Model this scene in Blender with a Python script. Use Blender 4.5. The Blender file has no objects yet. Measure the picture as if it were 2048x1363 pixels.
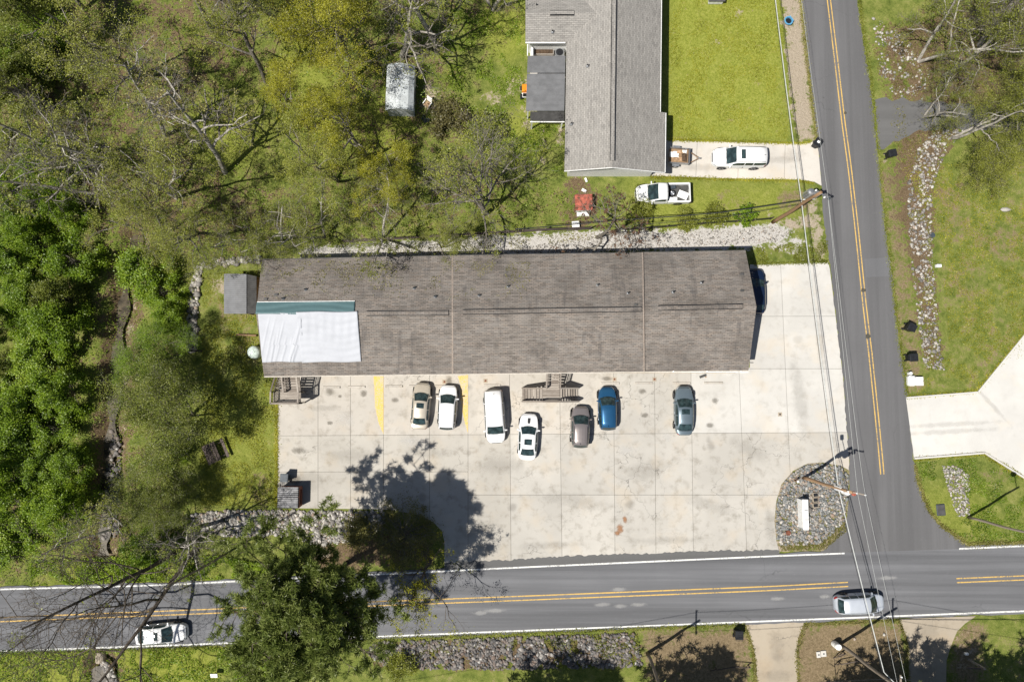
import bpy, bmesh, math, random
import numpy as np
from mathutils import Vector, Matrix
R = math.radians
sc = bpy.context.scene
COL = sc.collection

# ------------------------------------------------------------------ camera, sky, sun, exposure
CAM_H = 68.0                                  # drone height in metres
FPX = CAM_H * 20.5                            # focal length in photo pixels (photo is 2048 x 1363)
TILT = R(4.0)
cd = bpy.data.cameras.new('drone_camera')
cd.sensor_width = 36.0
cd.lens = 36.0 * FPX / 2048.0
cd.clip_end = 4000
cd.clip_start = 0.5
cam = bpy.data.objects.new('drone_camera', cd)
COL.objects.link(cam)
cam.location = (0, 0, CAM_H)
cam.rotation_euler = (TILT, 0, 0)
sc.camera = cam

SUN_EL = R(60.0)
SUN_V = Vector((-0.857 * math.cos(SUN_EL), -0.515 * math.cos(SUN_EL), math.sin(SUN_EL))).normalized()
w = bpy.data.worlds.new('World')
sc.world = w
w.use_nodes = True
wn = w.node_tree
sky = wn.nodes.new('ShaderNodeTexSky')
sky.sky_type = 'NISHITA'
sky.sun_disc = False
sky.sun_elevation = SUN_EL
sky.sun_rotation = math.atan2(SUN_V.x, SUN_V.y)
wn.links.new(sky.outputs[0], wn.nodes['Background'].inputs[0])
wn.nodes['Background'].inputs[1].default_value = 0.05
sd = bpy.data.lights.new('sun', 'SUN')
sd.energy = 5.0
sd.angle = R(0.53)
sd.color = (1.0, 0.955, 0.88)
sun = bpy.data.objects.new('sun', sd)
COL.objects.link(sun)
sun.location = (0, 0, 120)
sun.rotation_euler = SUN_V.to_track_quat('Z', 'Y').to_euler()
sc.view_settings.view_transform = 'Standard'
sc.view_settings.look = 'None'
sc.view_settings.gamma = 1.0
sc.view_settings.use_curve_mapping = False
sc.view_settings.exposure = 0.31
sc.cycles.max_bounces = 6
sc.cycles.diffuse_bounces = 3
sc.cycles.transparent_max_bounces = 6

# ------------------------------------------------------------------ survey: photo pixel -> point at height z
CT, ST = math.cos(TILT), math.sin(TILT)
def P(px, py, z=0.0):
    x = (px - 1024.0) / FPX
    y = (681.5 - py) / FPX
    wy = y * CT + ST
    wz = y * ST - CT
    t = (CAM_H - z) / -wz
    return Vector((x * t, wy * t, z))
def PP(pts, z=0.0):
    return [P(a, b, z) for a, b in pts]
def to_px(X, Y, Z=0.0):                        # world -> photo pixel (numpy friendly)
    dz = Z - CAM_H
    cy = Y * CT + dz * ST
    cz = -Y * ST + dz * CT
    return 1024.0 + X / -cz * FPX, 681.5 - cy / -cz * FPX

# ------------------------------------------------------------------ object helpers
def link(o, parent=None):
    COL.objects.link(o)
    if parent is not None:
        o.parent = parent
    return o
def tag(o, label=None, cat=None, group=None, kind=None):
    if label: o['label'] = label
    if cat: o['category'] = cat
    if group: o['group'] = group
    if kind: o['kind'] = kind
    return o
def thing(name, label, cat, loc=(0, 0, 0), rz=0.0, group=None):
    o = bpy.data.objects.new(name, None)
    o.empty_display_size = 0.3
    o.location = loc
    o.rotation_euler = (0, 0, rz)
    link(o)
    return tag(o, label, cat, group)
def mobj(name, me, parent=None, mat=None):
    if mat is not None and len(me.materials) == 0:
        me.materials.append(mat)
    return link(bpy.data.objects.new(name, me), parent)
def mesh(name, V, F, mat=None, smooth=False):
    me = bpy.data.meshes.new(name)
    me.from_pydata([tuple(v) for v in V], [], [tuple(f) for f in F])
    if mat is not None: me.materials.append(mat)
    if smooth:
        me.polygons.foreach_set('use_smooth', [True] * len(me.polygons))
    me.update()
    return me
def npmesh(name, V, F, mat=None, smooth=False):   # uniform k-gons, numpy
    V = np.asarray(V, dtype=np.float32).reshape(-1, 3)
    F = np.asarray(F, dtype=np.int32)
    me = bpy.data.meshes.new(name)
    me.vertices.add(len(V)); me.vertices.foreach_set('co', V.ravel())
    k = F.shape[1]
    me.loops.add(F.size); me.loops.foreach_set('vertex_index', F.ravel())
    me.polygons.add(len(F)); me.polygons.foreach_set('loop_start', np.arange(0, F.size, k, dtype=np.int32))
    if smooth:
        me.polygons.foreach_set('use_smooth', np.ones(len(F), dtype=bool))
    me.update(calc_edges=True)
    if mat is not None: me.materials.append(mat)
    return me

class MB:
    """collects simple solids into one mesh"""
    def __init__(s): s.v = []; s.f = []
    def add(s, V, F):
        b = len(s.v); s.v += [tuple(v) for v in V]; s.f += [tuple(i + b for i in f) for f in F]; return s
    def box(s, x0, x1, y0, y1, z0, z1):
        V = [(x0,y0,z0),(x1,y0,z0),(x1,y1,z0),(x0,y1,z0),(x0,y0,z1),(x1,y0,z1),(x1,y1,z1),(x0,y1,z1)]
        return s.add(V, [(0,3,2,1),(4,5,6,7),(0,1,5,4),(1,2,6,5),(2,3,7,6),(3,0,4,7)])
    def cbox(s, x0, x1, y0, y1, z0, z1, c=0.02):   # chamfered top and corners
        def ring(i, z):
            return [(x0+i,y0+i+c,z),(x0+i+c,y0+i,z),(x1-i-c,y0+i,z),(x1-i,y0+i+c,z),(x1-i,y1-i-c,z),(x1-i-c,y1-i,z),(x0+i+c,y1-i,z),(x0+i,y1-i-c,z)]
        V = ring(0, z0) + ring(0, z1-c) + ring(c, z1)
        F = [tuple(reversed(range(8)))]
        for k in (0, 8):
            F += [(k+i, k+(i+1)%8, k+8+(i+1)%8, k+8+i) for i in range(8)]
        F.append(tuple(range(16, 24)))
        return s.add(V, F)
    def bar(s, a, b, w, h):                         # rectangular bar from a to b
        a, b = Vector(a), Vector(b); d = (b - a).normalized()
        up = Vector((0,0,1)) if abs(d.z) < 0.95 else Vector((1,0,0))
        sx = d.cross(up).normalized() * (w/2); sy = sx.cross(d).normalized() * (h/2)
        V = [a-sx-sy,a+sx-sy,a+sx+sy,a-sx+sy,b-sx-sy,b+sx-sy,b+sx+sy,b-sx+sy]
        return s.add(V, [(0,1,2,3),(7,6,5,4),(0,4,5,1),(1,5,6,2),(2,6,7,3),(3,7,4,0)])
    def tube(s, pts, r, n=8, cap=True):
        pts = [Vector(p) for p in pts]; rr = r if isinstance(r, (list, tuple)) else [r]*len(pts)
        V = []; F = []
        for i, p in enumerate(pts):
            d = (pts[min(i+1,len(pts)-1)] - pts[max(i-1,0)]).normalized()
            up = Vector((0,0,1)) if abs(d.z) < 0.9 else Vector((1,0,0))
            u = d.cross(up).normalized(); v = u.cross(d).normalized()
            for k in range(n):
                a = 2*math.pi*k/n
                V.append(p + (u*math.cos(a) + v*math.sin(a))*rr[i])
        for i in range(len(pts)-1):
            F += [(i*n+k, i*n+(k+1)%n, (i+1)*n+(k+1)%n, (i+1)*n+k) for k in range(n)]
        if cap:
            F.append(tuple(reversed(range(n)))); F.append(tuple(range((len(pts)-1)*n, len(pts)*n)))
        return s.add(V, F)
    def lathe(s, prof, c=(0,0,0), n=20):
        V = []; F = []
        for r, z in prof:
            for k in range(n):
                a = 2*math.pi*k/n; V.append((c[0]+r*math.cos(a), c[1]+r*math.sin(a), c[2]+z))
        for i in range(len(prof)-1):
            F += [(i*n+k, i*n+(k+1)%n, (i+1)*n+(k+1)%n, (i+1)*n+k) for k in range(n)]
        F.append(tuple(reversed(range(n)))); F.append(tuple(range((len(prof)-1)*n, len(prof)*n)))
        return s.add(V, F)
    def prism(s, poly, z0, z1):                     # poly: (x, y) counter-clockwise
        n = len(poly)
        V = [(p[0],p[1],z0) for p in poly] + [(p[0],p[1],z1) for p in poly]
        F = [tuple(reversed(range(n))), tuple(range(n,2*n))] + [(i,(i+1)%n,n+(i+1)%n,n+i) for i in range(n)]
        return s.add(V, F)
    def mesh(s, name, mat=None, smooth=False): return mesh(name, s.v, s.f, mat, smooth)
    def build(s, name, mat, parent=None, smooth=False):
        return link(bpy.data.objects.new(name, s.mesh(name, mat, smooth)), parent)
def copy_obj(o, parent=None):
    c = o.copy(); link(c)
    if parent is not None: c.parent = parent
    return c
def copy_tree(o, parent=None):
    c = copy_obj(o, parent)
    for ch in list(o.children): copy_tree(ch, c)
    return c

# ------------------------------------------------------------------ materials
def lin(r, g, b):
    f = lambda c: (c/255/12.92) if c/255 <= 0.04045 else ((c/255+0.055)/1.055)**2.4
    return (f(r), f(g), f(b), 1)
class Mat:
    def __init__(s, name):
        s.m = bpy.data.materials.new(name); s.m.use_nodes = True
        s.nt = s.m.node_tree; s.nt.nodes.clear()
        s.out = s.nt.nodes.new('ShaderNodeOutputMaterial')
    def n(s, typ, props=None, **inp):
        nd = s.nt.nodes.new('ShaderNode' + typ)
        for k, v in (props or {}).items(): setattr(nd, k, v)
        for k, v in inp.items():
            key = int(k[1:]) if k[0] == 'i' and k[1:].isdigit() else k.replace('_', ' ')
            sock = nd.inputs[key]
            if isinstance(v, bpy.types.NodeSocket): s.nt.links.new(v, sock)
            elif isinstance(v, bpy.types.Node): s.nt.links.new(v.outputs[0], sock)
            else: sock.default_value = v
        return nd
    def pos(s): return s.n('NewGeometry').outputs['Position']
    def obj(s): return s.n('TexCoord').outputs['Object']
    def mapped(s, vec, scale=(1,1,1), rot=(0,0,0), loc=(0,0,0)):
        return s.n('Mapping', None, Vector=vec, Scale=scale, Rotation=rot, Location=loc).outputs[0]
    def noise(s, vec, scale, detail=3, rough=0.55, dist=0.0):
        return s.n('TexNoise', None, Vector=vec, Scale=scale, Detail=detail, Roughness=rough, Distortion=dist).outputs[0]
    def math(s, op, a, b=0.0, c=0.0, clamp=False):
        return s.n('Math', {'operation': op, 'use_clamp': clamp}, i0=a, i1=b, i2=c).outputs[0]
    def step(s, v, lo, hi, a=0.0, b=1.0):
        return s.n('MapRange', {'interpolation_type': 'SMOOTHSTEP'}, Value=v, i1=lo, i2=hi, i3=a, i4=b).outputs[0]
    def mix(s, f, a, b, mode='MIX'):
        nd = s.nt.nodes.new('ShaderNodeMix'); nd.data_type = 'RGBA'; nd.blend_type = mode; nd.clamp_factor = True
        for k, v in ((0, f), (6, a), (7, b)):
            if isinstance(v, bpy.types.NodeSocket): s.nt.links.new(v, nd.inputs[k])
            else: nd.inputs[k].default_value = v if k == 0 else (tuple(v) if len(v) == 4 else tuple(v) + (1,))
        return nd.outputs[2]
    def ramp(s, f, stops):
        nd = s.n('ValToRGB', None, Fac=f); e = nd.color_ramp.elements
        while len(e) < len(stops): e.new(0.5)
        for i, (p, c) in enumerate(stops):
            e[i].position = p; e[i].color = tuple(c) if len(c) == 4 else tuple(c) + (1,)
        return nd.outputs[0]
    def bump(s, h, strength=0.3, dist=0.02):
        return s.n('Bump', None, Strength=strength, Distance=dist, Height=h).outputs[0]
    def pbr(s, color, rough=0.8, metal=0.0, normal=None, spec=0.3, coat=0.0, alpha=None):
        kw = dict(Base_Color=color if isinstance(color, bpy.types.NodeSocket) else tuple(color), Roughness=rough, Metallic=metal)
        kw['Specular_IOR_Level'] = spec
        if coat: kw['Coat_Weight'] = coat; kw['Coat_Roughness'] = 0.05
        if normal is not None: kw['Normal'] = normal
        b = s.n('BsdfPrincipled', None, **kw)
        s.nt.links.new(b.outputs[0], s.out.inputs[0]); return s.m
def plain(name, rgb, rough=0.6, metal=0.0, var=0.12, scale=6.0, spec=0.3, coat=0.0, bump=0.0):
    m = Mat(name); o = m.obj()
    f = m.noise(o, scale, 4)
    a = tuple(c*(1-var) for c in rgb[:3]) + (1,); b = tuple(min(1, c*(1+var)) for c in rgb[:3]) + (1,)
    col = m.mix(m.step(f, 0.3, 0.7), a, b)
    nm = m.bump(m.noise(o, scale*6, 3), bump, 0.01) if bump else None
    return m.pbr(col, rough, metal, nm, spec, coat)

def make_concrete(name, base, stain=0.5, cracks=True):
    m = Mat(name); p = m.pos()
    rnd = m.n('ObjectInfo').outputs['Random']
    big = m.noise(p, 0.16, 4, 0.6); mid = m.noise(p, 1.1, 5, 0.65); fine = m.noise(p, 14, 4, 0.7); grit = m.noise(p, 70, 2)
    c = m.mix(m.step(big, 0.35, 0.65), tuple(x*0.86 for x in base), base)
    c = m.mix(m.step(rnd, 0.0, 1.0, 0.0, 0.30), c, tuple(x*0.66 for x in base))
    c = m.mix(m.math('MULTIPLY', m.step(mid, 0.48, 0.72), stain), c, (base[0]*0.55, base[1]*0.53, base[2]*0.50, 1))
    c = m.mix(m.step(fine, 0.5, 0.8, 0, 0.35), c, tuple(x*0.6 for x in base))
    c = m.mix(m.step(grit, 0.55, 0.75, 0, 0.18), c, tuple(min(1, x*1.3) for x in base))
    tan = m.noise(p, 0.35, 3); c = m.mix(m.step(tan, 0.5, 0.7, 0, 0.28), c, (base[0]*1.0, base[1]*0.86, base[2]*0.68, 1))
    # tyre-dirt and oil drips
    oil = m.n('TexVoronoi', {'feature': 'F1'}, Vector=p, Scale=0.42, Randomness=1.0)
    of = m.math('MULTIPLY', m.step(m.math('ADD', oil.outputs['Distance'], m.math('MULTIPLY', mid, 0.35)), 0.42, 0.26), m.step(m.noise(p, 0.3, 1), 0.52, 0.62))
    c = m.mix(m.math('MULTIPLY', of, 0.5*stain), c, (0.10, 0.09, 0.075, 1))
    if cracks:
        wv = m.n('VectorMath', {'operation': 'ADD'}, i0=p, i1=m.n('VectorMath', {'operation': 'SCALE'}, i0=m.n('TexNoise', None, Vector=p, Scale=1.4, Detail=3).outputs[1], Scale=1.3).outputs[0]).outputs[0]
        v = m.n('TexVoronoi', {'feature': 'DISTANCE_TO_EDGE'}, Vector=wv, Scale=0.26)
        cf = m.math('MULTIPLY', m.step(v.outputs[0], 0.009, 0.001), m.step(m.noise(p, 0.12, 2), 0.50, 0.60))
        c = m.mix(m.math('MULTIPLY', cf, 0.62), c, (0.09, 0.085, 0.075, 1))
        v2 = m.n('TexVoronoi', {'feature': 'DISTANCE_TO_EDGE'}, Vector=wv, Scale=0.85)
        cf2 = m.math('MULTIPLY', m.step(v2.outputs[0], 0.022, 0.004), m.step(m.noise(p, 0.21, 2), 0.58, 0.64))
        c = m.mix(m.math('MULTIPLY', cf2, 0.28), c, (0.12, 0.11, 0.10, 1))
    return m.pbr(c, 0.9, 0, m.bump(m.math('ADD', fine, m.math('MULTIPLY', grit, 0.5)), 0.25, 0.01), 0.2)

def make_asphalt(name, base, along_x, track=0.25):
    m = Mat(name); p = m.pos()
    sx = (0.02, 0.9, 1) if along_x else (0.9, 0.02, 1)
    rot = (0, 0, R(-2.6)) if along_x else (0, 0, R(-7.2))
    st = m.noise(m.mapped(p, sx, rot), 1.0, 4, 0.6)
    big = m.noise(p, 0.2, 4); fine = m.noise(p, 22, 4, 0.75); grit = m.noise(p, 90, 2); mid = m.noise(p, 2.2, 5, 0.7)
    c = m.mix(m.step(st, 0.3, 0.7), tuple(x*(1-track) for x in base), tuple(x*(1+track) for x in base))
    c = m.mix(m.step(big, 0.35, 0.7, 0, 0.3), c, tuple(x*0.8 for x in base))
    c = m.mix(m.step(mid, 0.55, 0.8, 0, 0.3), c, tuple(x*1.45 for x in base))
    c = m.mix(m.step(fine, 0.5, 0.8, 0, 0.55), c, tuple(x*0.5 for x in base))
    c = m.mix(m.step(grit, 0.56, 0.74, 0, 0.5), c, tuple(min(1, x*2.1) for x in base))
    v = m.n('TexVoronoi', {'feature': 'DISTANCE_TO_EDGE'}, Vector=m.n('VectorMath', {'operation': 'ADD'}, i0=p, i1=m.n('VectorMath', {'operation': 'SCALE'}, i0=m.n('TexNoise', None, Vector=p, Scale=0.9, Detail=3).outputs[1], Scale=1.6).outputs[0]).outputs[0], Scale=0.16)
    c = m.mix(m.math('MULTIPLY', m.step(v.outputs[0], 0.006, 0.001), m.step(m.noise(p, 0.11, 1), 0.56, 0.64, 0, 0.4)), c, tuple(x*0.35 for x in base))
    return m.pbr(c, 0.85, 0, m.bump(m.math('ADD', fine, grit), 0.3, 0.008), 0.25)

def make_paint(name, rgb, wear=0.5, under=(0.14, 0.135, 0.13, 1)):
    m = Mat(name); p = m.pos()
    f = m.noise(p, 7, 5, 0.7); g = m.noise(p, 0.5, 3)
    c = m.mix(m.step(m.math('ADD', f, m.math('MULTIPLY', g, 0.4)), 0.62+0.25*(1-wear), 0.80+0.25*(1-wear), 0, 0.85), rgb, under)
    c = m.mix(m.step(m.noise(p, 30, 2), 0.5, 0.8, 0, 0.25), c, tuple(x*0.6 for x in rgb[:3])+(1,))
    return m.pbr(c, 0.7, 0, None, 0.3)

def make_ground():
    m = Mat('ground_cover'); p = m.pos()
    at = m.n('Attribute', {'attribute_name': 'cover'}); sep = m.n('SeparateColor', None, Color=at.outputs['Color'])
    at2 = m.n('Attribute', {'attribute_name': 'cover2'}); sep2 = m.n('SeparateColor', None, Color=at2.outputs['Color'])
    n0 = m.noise(p, 0.22, 3); n1 = m.noise(p, 0.9, 5, 0.65); n2 = m.noise(p, 4.5, 5, 0.7); n3 = m.noise(p, 19, 3, 0.7); n4 = m.noise(p, 60, 2)
    grass = m.ramp(m.math('ADD', m.math('MULTIPLY', n1, 0.6), m.math('MULTIPLY', n3, 0.4)), [(0.35, (0.066,0.092,0.018)), (0.46, (0.144,0.178,0.036)), (0.56, (0.222,0.238,0.062)), (0.68, (0.36,0.33,0.14))])
    lush = m.ramp(m.math('ADD', m.math('MULTIPLY', n2, 0.5), m.math('MULTIPLY', n3, 0.5)), [(0.36, (0.125,0.156,0.020)), (0.5, (0.258,0.285,0.045)), (0.64, (0.38,0.38,0.098))])
    c = m.mix(sep2.outputs[0], grass, lush)
    def blend(c, cov, col, lo=0.42, hi=0.62, k=0.75):
        t = m.math('ADD', cov, m.math('MULTIPLY', m.math('SUBTRACT', m.math('ADD', m.math('MULTIPLY', n2, 0.45), m.math('MULTIPLY', n1, 0.55)), 0.5), k*4))
        return m.mix(m.step(t, lo, hi), c, col)
    dry = m.ramp(m.math('ADD', m.math('MULTIPLY', n2, 0.45), m.math('MULTIPLY', n3, 0.55)), [(0.35, (0.092,0.070,0.038)), (0.48, (0.205,0.155,0.090)), (0.6, (0.315,0.24,0.15)), (0.72, (0.46,0.37,0.25))])
    c = blend(c, sep.outputs[1], dry, 0.30, 0.80)
    litter = m.ramp(m.math('ADD', m.math('MULTIPLY', n3, 0.6), m.math('MULTIPLY', n4, 0.4)), [(0.34, (0.032,0.022,0.013)), (0.47, (0.125,0.088,0.050)), (0.58, (0.25,0.18,0.11)), (0.7, (0.48,0.40,0.31))])
    c = blend(c, sep.outputs[0], litter)
    grav = m.ramp(m.math('ADD', m.math('MULTIPLY', n3, 0.5), m.math('MULTIPLY', n4, 0.5)), [(0.34, (0.22,0.20,0.175)), (0.47, (0.48,0.455,0.42)), (0.6, (0.68,0.66,0.63))])
    c = blend(c, sep.outputs[2], grav, 0.4, 0.58, 0.6)
    sand = m.ramp(m.math('ADD', m.math('MULTIPLY', n3, 0.5), m.math('MULTIPLY', n4, 0.5)), [(0.34, (0.20,0.155,0.105)), (0.5, (0.40,0.335,0.25)), (0.64, (0.58,0.51,0.41))])
    c = blend(c, sep2.outputs[1], sand, 0.4, 0.62, 0.6)
    c = m.mix(m.step(n4, 0.62, 0.74, 0, 0.16), c, (0.5, 0.46, 0.36, 1))
    h = m.math('ADD', m.math('MULTIPLY', n3, 0.7), m.math('ADD', m.math('MULTIPLY', n2, 1.2), m.math('MULTIPLY', n4, 0.3)))
    return m.pbr(c, 0.95, 0, m.bump(h, 0.9, 0.10), 0.1)

def make_leaf(name, dark, mid, light, trans=0.35, clump=0.5):
    m = Mat(name); o = m.obj()
    isl = m.n('NewGeometry').outputs['Random Per Island']; ob = m.n('ObjectInfo').outputs['Random']
    f = m.math('ADD', m.math('ADD', m.math('MULTIPLY', isl, 0.30), 0.03), m.math('MULTIPLY', m.noise(o, clump, 3), 0.74))
    f = m.math('ADD', f, m.math('MULTIPLY', m.math('SUBTRACT', ob, 0.5), 0.16))
    c = m.ramp(f, [(0.28, dark), (0.55, mid), (0.82, light)])
    d = m.n('BsdfDiffuse', None, Color=c); t = m.n('BsdfTranslucent', None, Color=c)
    g = m.n('BsdfGlossy', None, Color=(0.6, 0.6, 0.55, 1), Roughness=0.45)
    s1 = m.n('MixShader', None, Fac=trans, i1=d.outputs[0], i2=t.outputs[0])
    s2 = m.n('MixShader', None, Fac=0.04, i1=s1.outputs[0], i2=g.outputs[0])
    m.nt.links.new(s2.outputs[0], m.out.inputs[0]); return m.m
def make_bark(name, dark, light, lichen=0.0):
    m = Mat(name); o = m.obj()
    f = m.noise(m.mapped(o, (1, 1, 0.35)), 5, 5, 0.7); g = m.noise(o, 0.8, 3)
    c = m.mix(m.step(m.math('ADD', f, m.math('MULTIPLY', g, 0.5)), 0.55, 0.95), dark, light)
    return m.pbr(c, 0.9, 0, m.bump(f, 0.5, 0.03), 0.1)
def make_stone(name, stops):
    m = Mat(name); p = m.pos()
    isl = m.n('NewGeometry').outputs['Random Per Island']; ob = m.n('ObjectInfo').outputs['Random']
    f = m.math('FRACT', m.math('ADD', isl, ob))
    c = m.ramp(f, stops)
    c = m.mix(m.step(m.noise(p, 9, 4), 0.4, 0.75, 0, 0.45), c, (0.10, 0.09, 0.08, 1))
    return m.pbr(c, 0.85, 0, m.bump(m.noise(p, 25, 3), 0.4, 0.02), 0.2)
def make_shingle(name, c1, c2, c3, rot90=False, streak=0.35):
    m = Mat(name); p = m.pos()
    v = m.mapped(p, (1, 1, 1), (0, 0, R(90) if rot90 else R(0.4)))
    br = m.n('TexBrick', {'offset': 0.5}, Vector=v, Color1=c1, Color2=c2, Mortar=tuple(x*0.35 for x in c1[:3])+(1,), Scale=1.0, Mortar_Size=0.012, Bias=-0.1, Brick_Width=0.42, Row_Height=0.145)
    br2 = m.n('TexBrick', {'offset': 0.37}, Vector=v, Color1=(0,0,0,1), Color2=(1,1,1,1), Mortar=(0.4,0.4,0.4,1), Scale=1.0, Mortar_Size=0.0, Brick_Width=0.83, Row_Height=0.145)
    c = m.mix(m.math('MULTIPLY', br2.outputs[0], 0.5), br.outputs[0], c3)
    big = m.noise(p, 0.32, 4, 0.6)
    c = m.mix(m.step(big, 0.42, 0.7, 0, streak), c, tuple(x*0.5 for x in c1[:3])+(1,))
    st = m.noise(m.mapped(p, (0.35, 1.4, 1) if rot90 else (1.4, 0.16, 1)), 1.0, 3)
    c = m.mix(m.step(st, 0.55, 0.72, 0, streak), c, (0.055, 0.055, 0.058, 1))
    c = m.mix(m.step(m.noise(p, 40, 3), 0.5, 0.75, 0, 0.4), c, tuple(min(1, x*1.6) for x in c2[:3])+(1,))
    return m.pbr(c, 0.92, 0, m.bump(br.outputs[1], 0.6, -0.02), 0.15)
def make_wood(name, a, b):
    m = Mat(name); o = m.obj()
    f = m.noise(m.mapped(o, (0.6, 9, 9)), 3, 4, 0.65); r = m.n('ObjectInfo').outputs['Random']
    c = m.mix(m.step(m.math('ADD', m.math('MULTIPLY', f, 0.7), m.math('MULTIPLY', r, 0.3)), 0.3, 0.75), a, b)
    return m.pbr(c, 0.9, 0, m.bump(f, 0.3, 0.01), 0.15)
def make_carpaint(name, rgb, metal=0.0, rough=0.35):
    m = Mat(name); o = m.obj()
    c = m.mix(m.step(m.noise(o, 2.5, 4), 0.35, 0.7, 0, 0.25), rgb, tuple(x*0.82 for x in rgb[:3])+(1,))
    return m.pbr(c, rough, metal, None, 0.4, 0.5)
def make_glass(name, rgb):
    m = Mat(name); o = m.obj()
    c = m.mix(m.step(m.noise(o, 3.0, 3), 0.4, 0.65), rgb, tuple(x*2.2 for x in rgb[:3])+(1,))
    return m.pbr(c, 0.08, 0, None, 0.6)

K = {}
K['concrete'] = make_concrete('lot_concrete', (0.51, 0.477, 0.427, 1), 0.65)
K['concrete_grey'] = make_concrete('stained_lot_concrete', (0.475, 0.448, 0.40, 1), 0.7)
K['concrete_mid'] = make_concrete('clean_lot_concrete', (0.50, 0.476, 0.432, 1), 0.7)
K['concrete_pale'] = make_concrete('pale_lot_concrete', (0.565, 0.548, 0.512, 1), 0.35, False)
K['concrete_new'] = make_concrete('new_concrete', (0.63, 0.615, 0.58, 1), 0.16, False)
K['concrete_drive'] = make_concrete('drive_concrete', (0.60, 0.565, 0.51, 1), 0.25, False)
K['concrete_old'] = make_concrete('old_concrete', (0.40, 0.345, 0.27, 1), 0.4)
K['joint'] = plain('joint_dirt', (0.075, 0.07, 0.055), 0.95)
K['asphalt'] = make_asphalt('road_asphalt', (0.134, 0.136, 0.144, 1), True, 0.28)
K['asphalt_side'] = make_asphalt('side_asphalt', (0.122, 0.121, 0.124, 1), False, 0.15)
K['asphalt_patch'] = make_asphalt('patched_asphalt', (0.136, 0.137, 0.143, 1), False, 0.1)
K['asphalt_edge'] = make_asphalt('asphalt_shoulder', (0.12, 0.119, 0.118, 1), True, 0.1)
K['white_line'] = make_paint('white_line_paint', (0.68, 0.68, 0.66, 1), 0.7)
K['yellow_line'] = make_paint('yellow_line_paint', (0.60, 0.39, 0.11, 1), 0.8)
K['yellow_aisle'] = make_paint('worn_yellow_paint', (0.68, 0.46, 0.10, 1), 0.95, (0.50, 0.45, 0.37, 1))
K['ground'] = make_ground()
K['leaf_olive'] = make_leaf('olive_leaves', (0.070,0.082,0.007), (0.195,0.218,0.024), (0.37,0.38,0.075), 0.30)
K['leaf_brown'] = make_leaf('budding_leaves', (0.080,0.074,0.015), (0.205,0.190,0.045), (0.39,0.355,0.12), 0.28)
K['leaf_yellow'] = make_leaf('yellow_green_leaves', (0.115,0.12,0.006), (0.285,0.285,0.016), (0.48,0.45,0.05), 0.34)
K['leaf_green'] = make_leaf('bright_green_leaves', (0.050,0.100,0.004), (0.170,0.270,0.012), (0.34,0.43,0.04), 0.34)
K['leaf_mid'] = make_leaf('mid_green_leaves', (0.056,0.078,0.008), (0.160,0.192,0.024), (0.30,0.315,0.065), 0.30)
K['leaf_dark'] = make_leaf('dark_shrub_leaves', (0.055,0.052,0.020), (0.12,0.108,0.038), (0.22,0.19,0.075), 0.3)
K['needle'] = make_leaf('pine_needles', (0.070,0.105,0.018), (0.20,0.25,0.055), (0.37,0.41,0.13), 0.40, 0.7)
K['seed'] = make_leaf('rusty_buds', (0.06,0.025,0.015), (0.14,0.07,0.04), (0.25,0.15,0.09))
K['bark_pale'] = make_bark('pale_bark', (0.20,0.18,0.15,1), (0.52,0.49,0.44,1))
K['bark_grey'] = make_bark('grey_bark', (0.085,0.075,0.060,1), (0.27,0.245,0.21,1))
K['bark_dark'] = make_bark('dark_bark', (0.045,0.036,0.028,1), (0.15,0.125,0.10,1))
K['stone_pale'] = make_stone('pale_stones', [(0.0,(0.13,0.12,0.11)),(0.3,(0.27,0.255,0.235)),(0.6,(0.40,0.375,0.335)),(0.8,(0.56,0.54,0.49)),(0.92,(0.32,0.24,0.18)),(1.0,(0.20,0.205,0.21))])
K['stone_grey'] = make_stone('grey_stones', [(0.0,(0.07,0.07,0.072)),(0.3,(0.14,0.13,0.125)),(0.6,(0.215,0.20,0.185)),(0.8,(0.18,0.13,0.105)),(0.93,(0.28,0.26,0.24)),(0.98,(0.5,0.48,0.45)),(1.0,(0.12,0.125,0.13))])
K['stone_mixed'] = make_stone('mixed_river_stones', [(0.0,(0.11,0.12,0.125)),(0.25,(0.25,0.25,0.245)),(0.5,(0.18,0.195,0.19)),(0.7,(0.38,0.35,0.31)),(0.85,(0.29,0.205,0.15)),(0.93,(0.58,0.56,0.52)),(1.0,(0.15,0.16,0.17))])
K['shingle'] = make_shingle('brown_shingles', (0.145,0.129,0.115,1), (0.262,0.220,0.186,1), (0.268,0.252,0.234,1), False, 0.45)
K['shingle_cap'] = plain('shingle_cap', (0.27, 0.225, 0.19), 0.9, 0, 0.2, 9)
K['shingle_grey'] = make_shingle('grey_shingles', (0.24,0.228,0.212,1), (0.355,0.337,0.31,1), (0.30,0.288,0.268,1), True, 0.14)
K['shingle_grey_wing'] = make_shingle('grey_wing_shingles', (0.24,0.228,0.212,1), (0.355,0.337,0.31,1), (0.30,0.288,0.268,1), False, 0.14)
K['siding'] = plain('white_siding', (0.70, 0.70, 0.68), 0.7)
K['trim'] = plain('white_trim', (0.80, 0.80, 0.78), 0.5)
K['brick'] = plain('tan_wall', (0.36, 0.29, 0.22), 0.9, 0, 0.25, 4)
K['metal_dark'] = plain('dark_metal_roofing', (0.165, 0.168, 0.175), 0.55, 0.1, 0.12, 1.5)
K['metal_darker'] = plain('weathered_metal_roofing', (0.075, 0.074, 0.072), 0.6, 0.1, 0.2, 2)
K['metal_shed'] = plain('galvanised_shed_metal', (0.50, 0.53, 0.54), 0.55, 0.1, 0.12, 1.6)
K['metal_lid'] = plain('galvanised_lid', (0.115, 0.115, 0.12), 0.5, 0.3, 0.4, 3)
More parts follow.
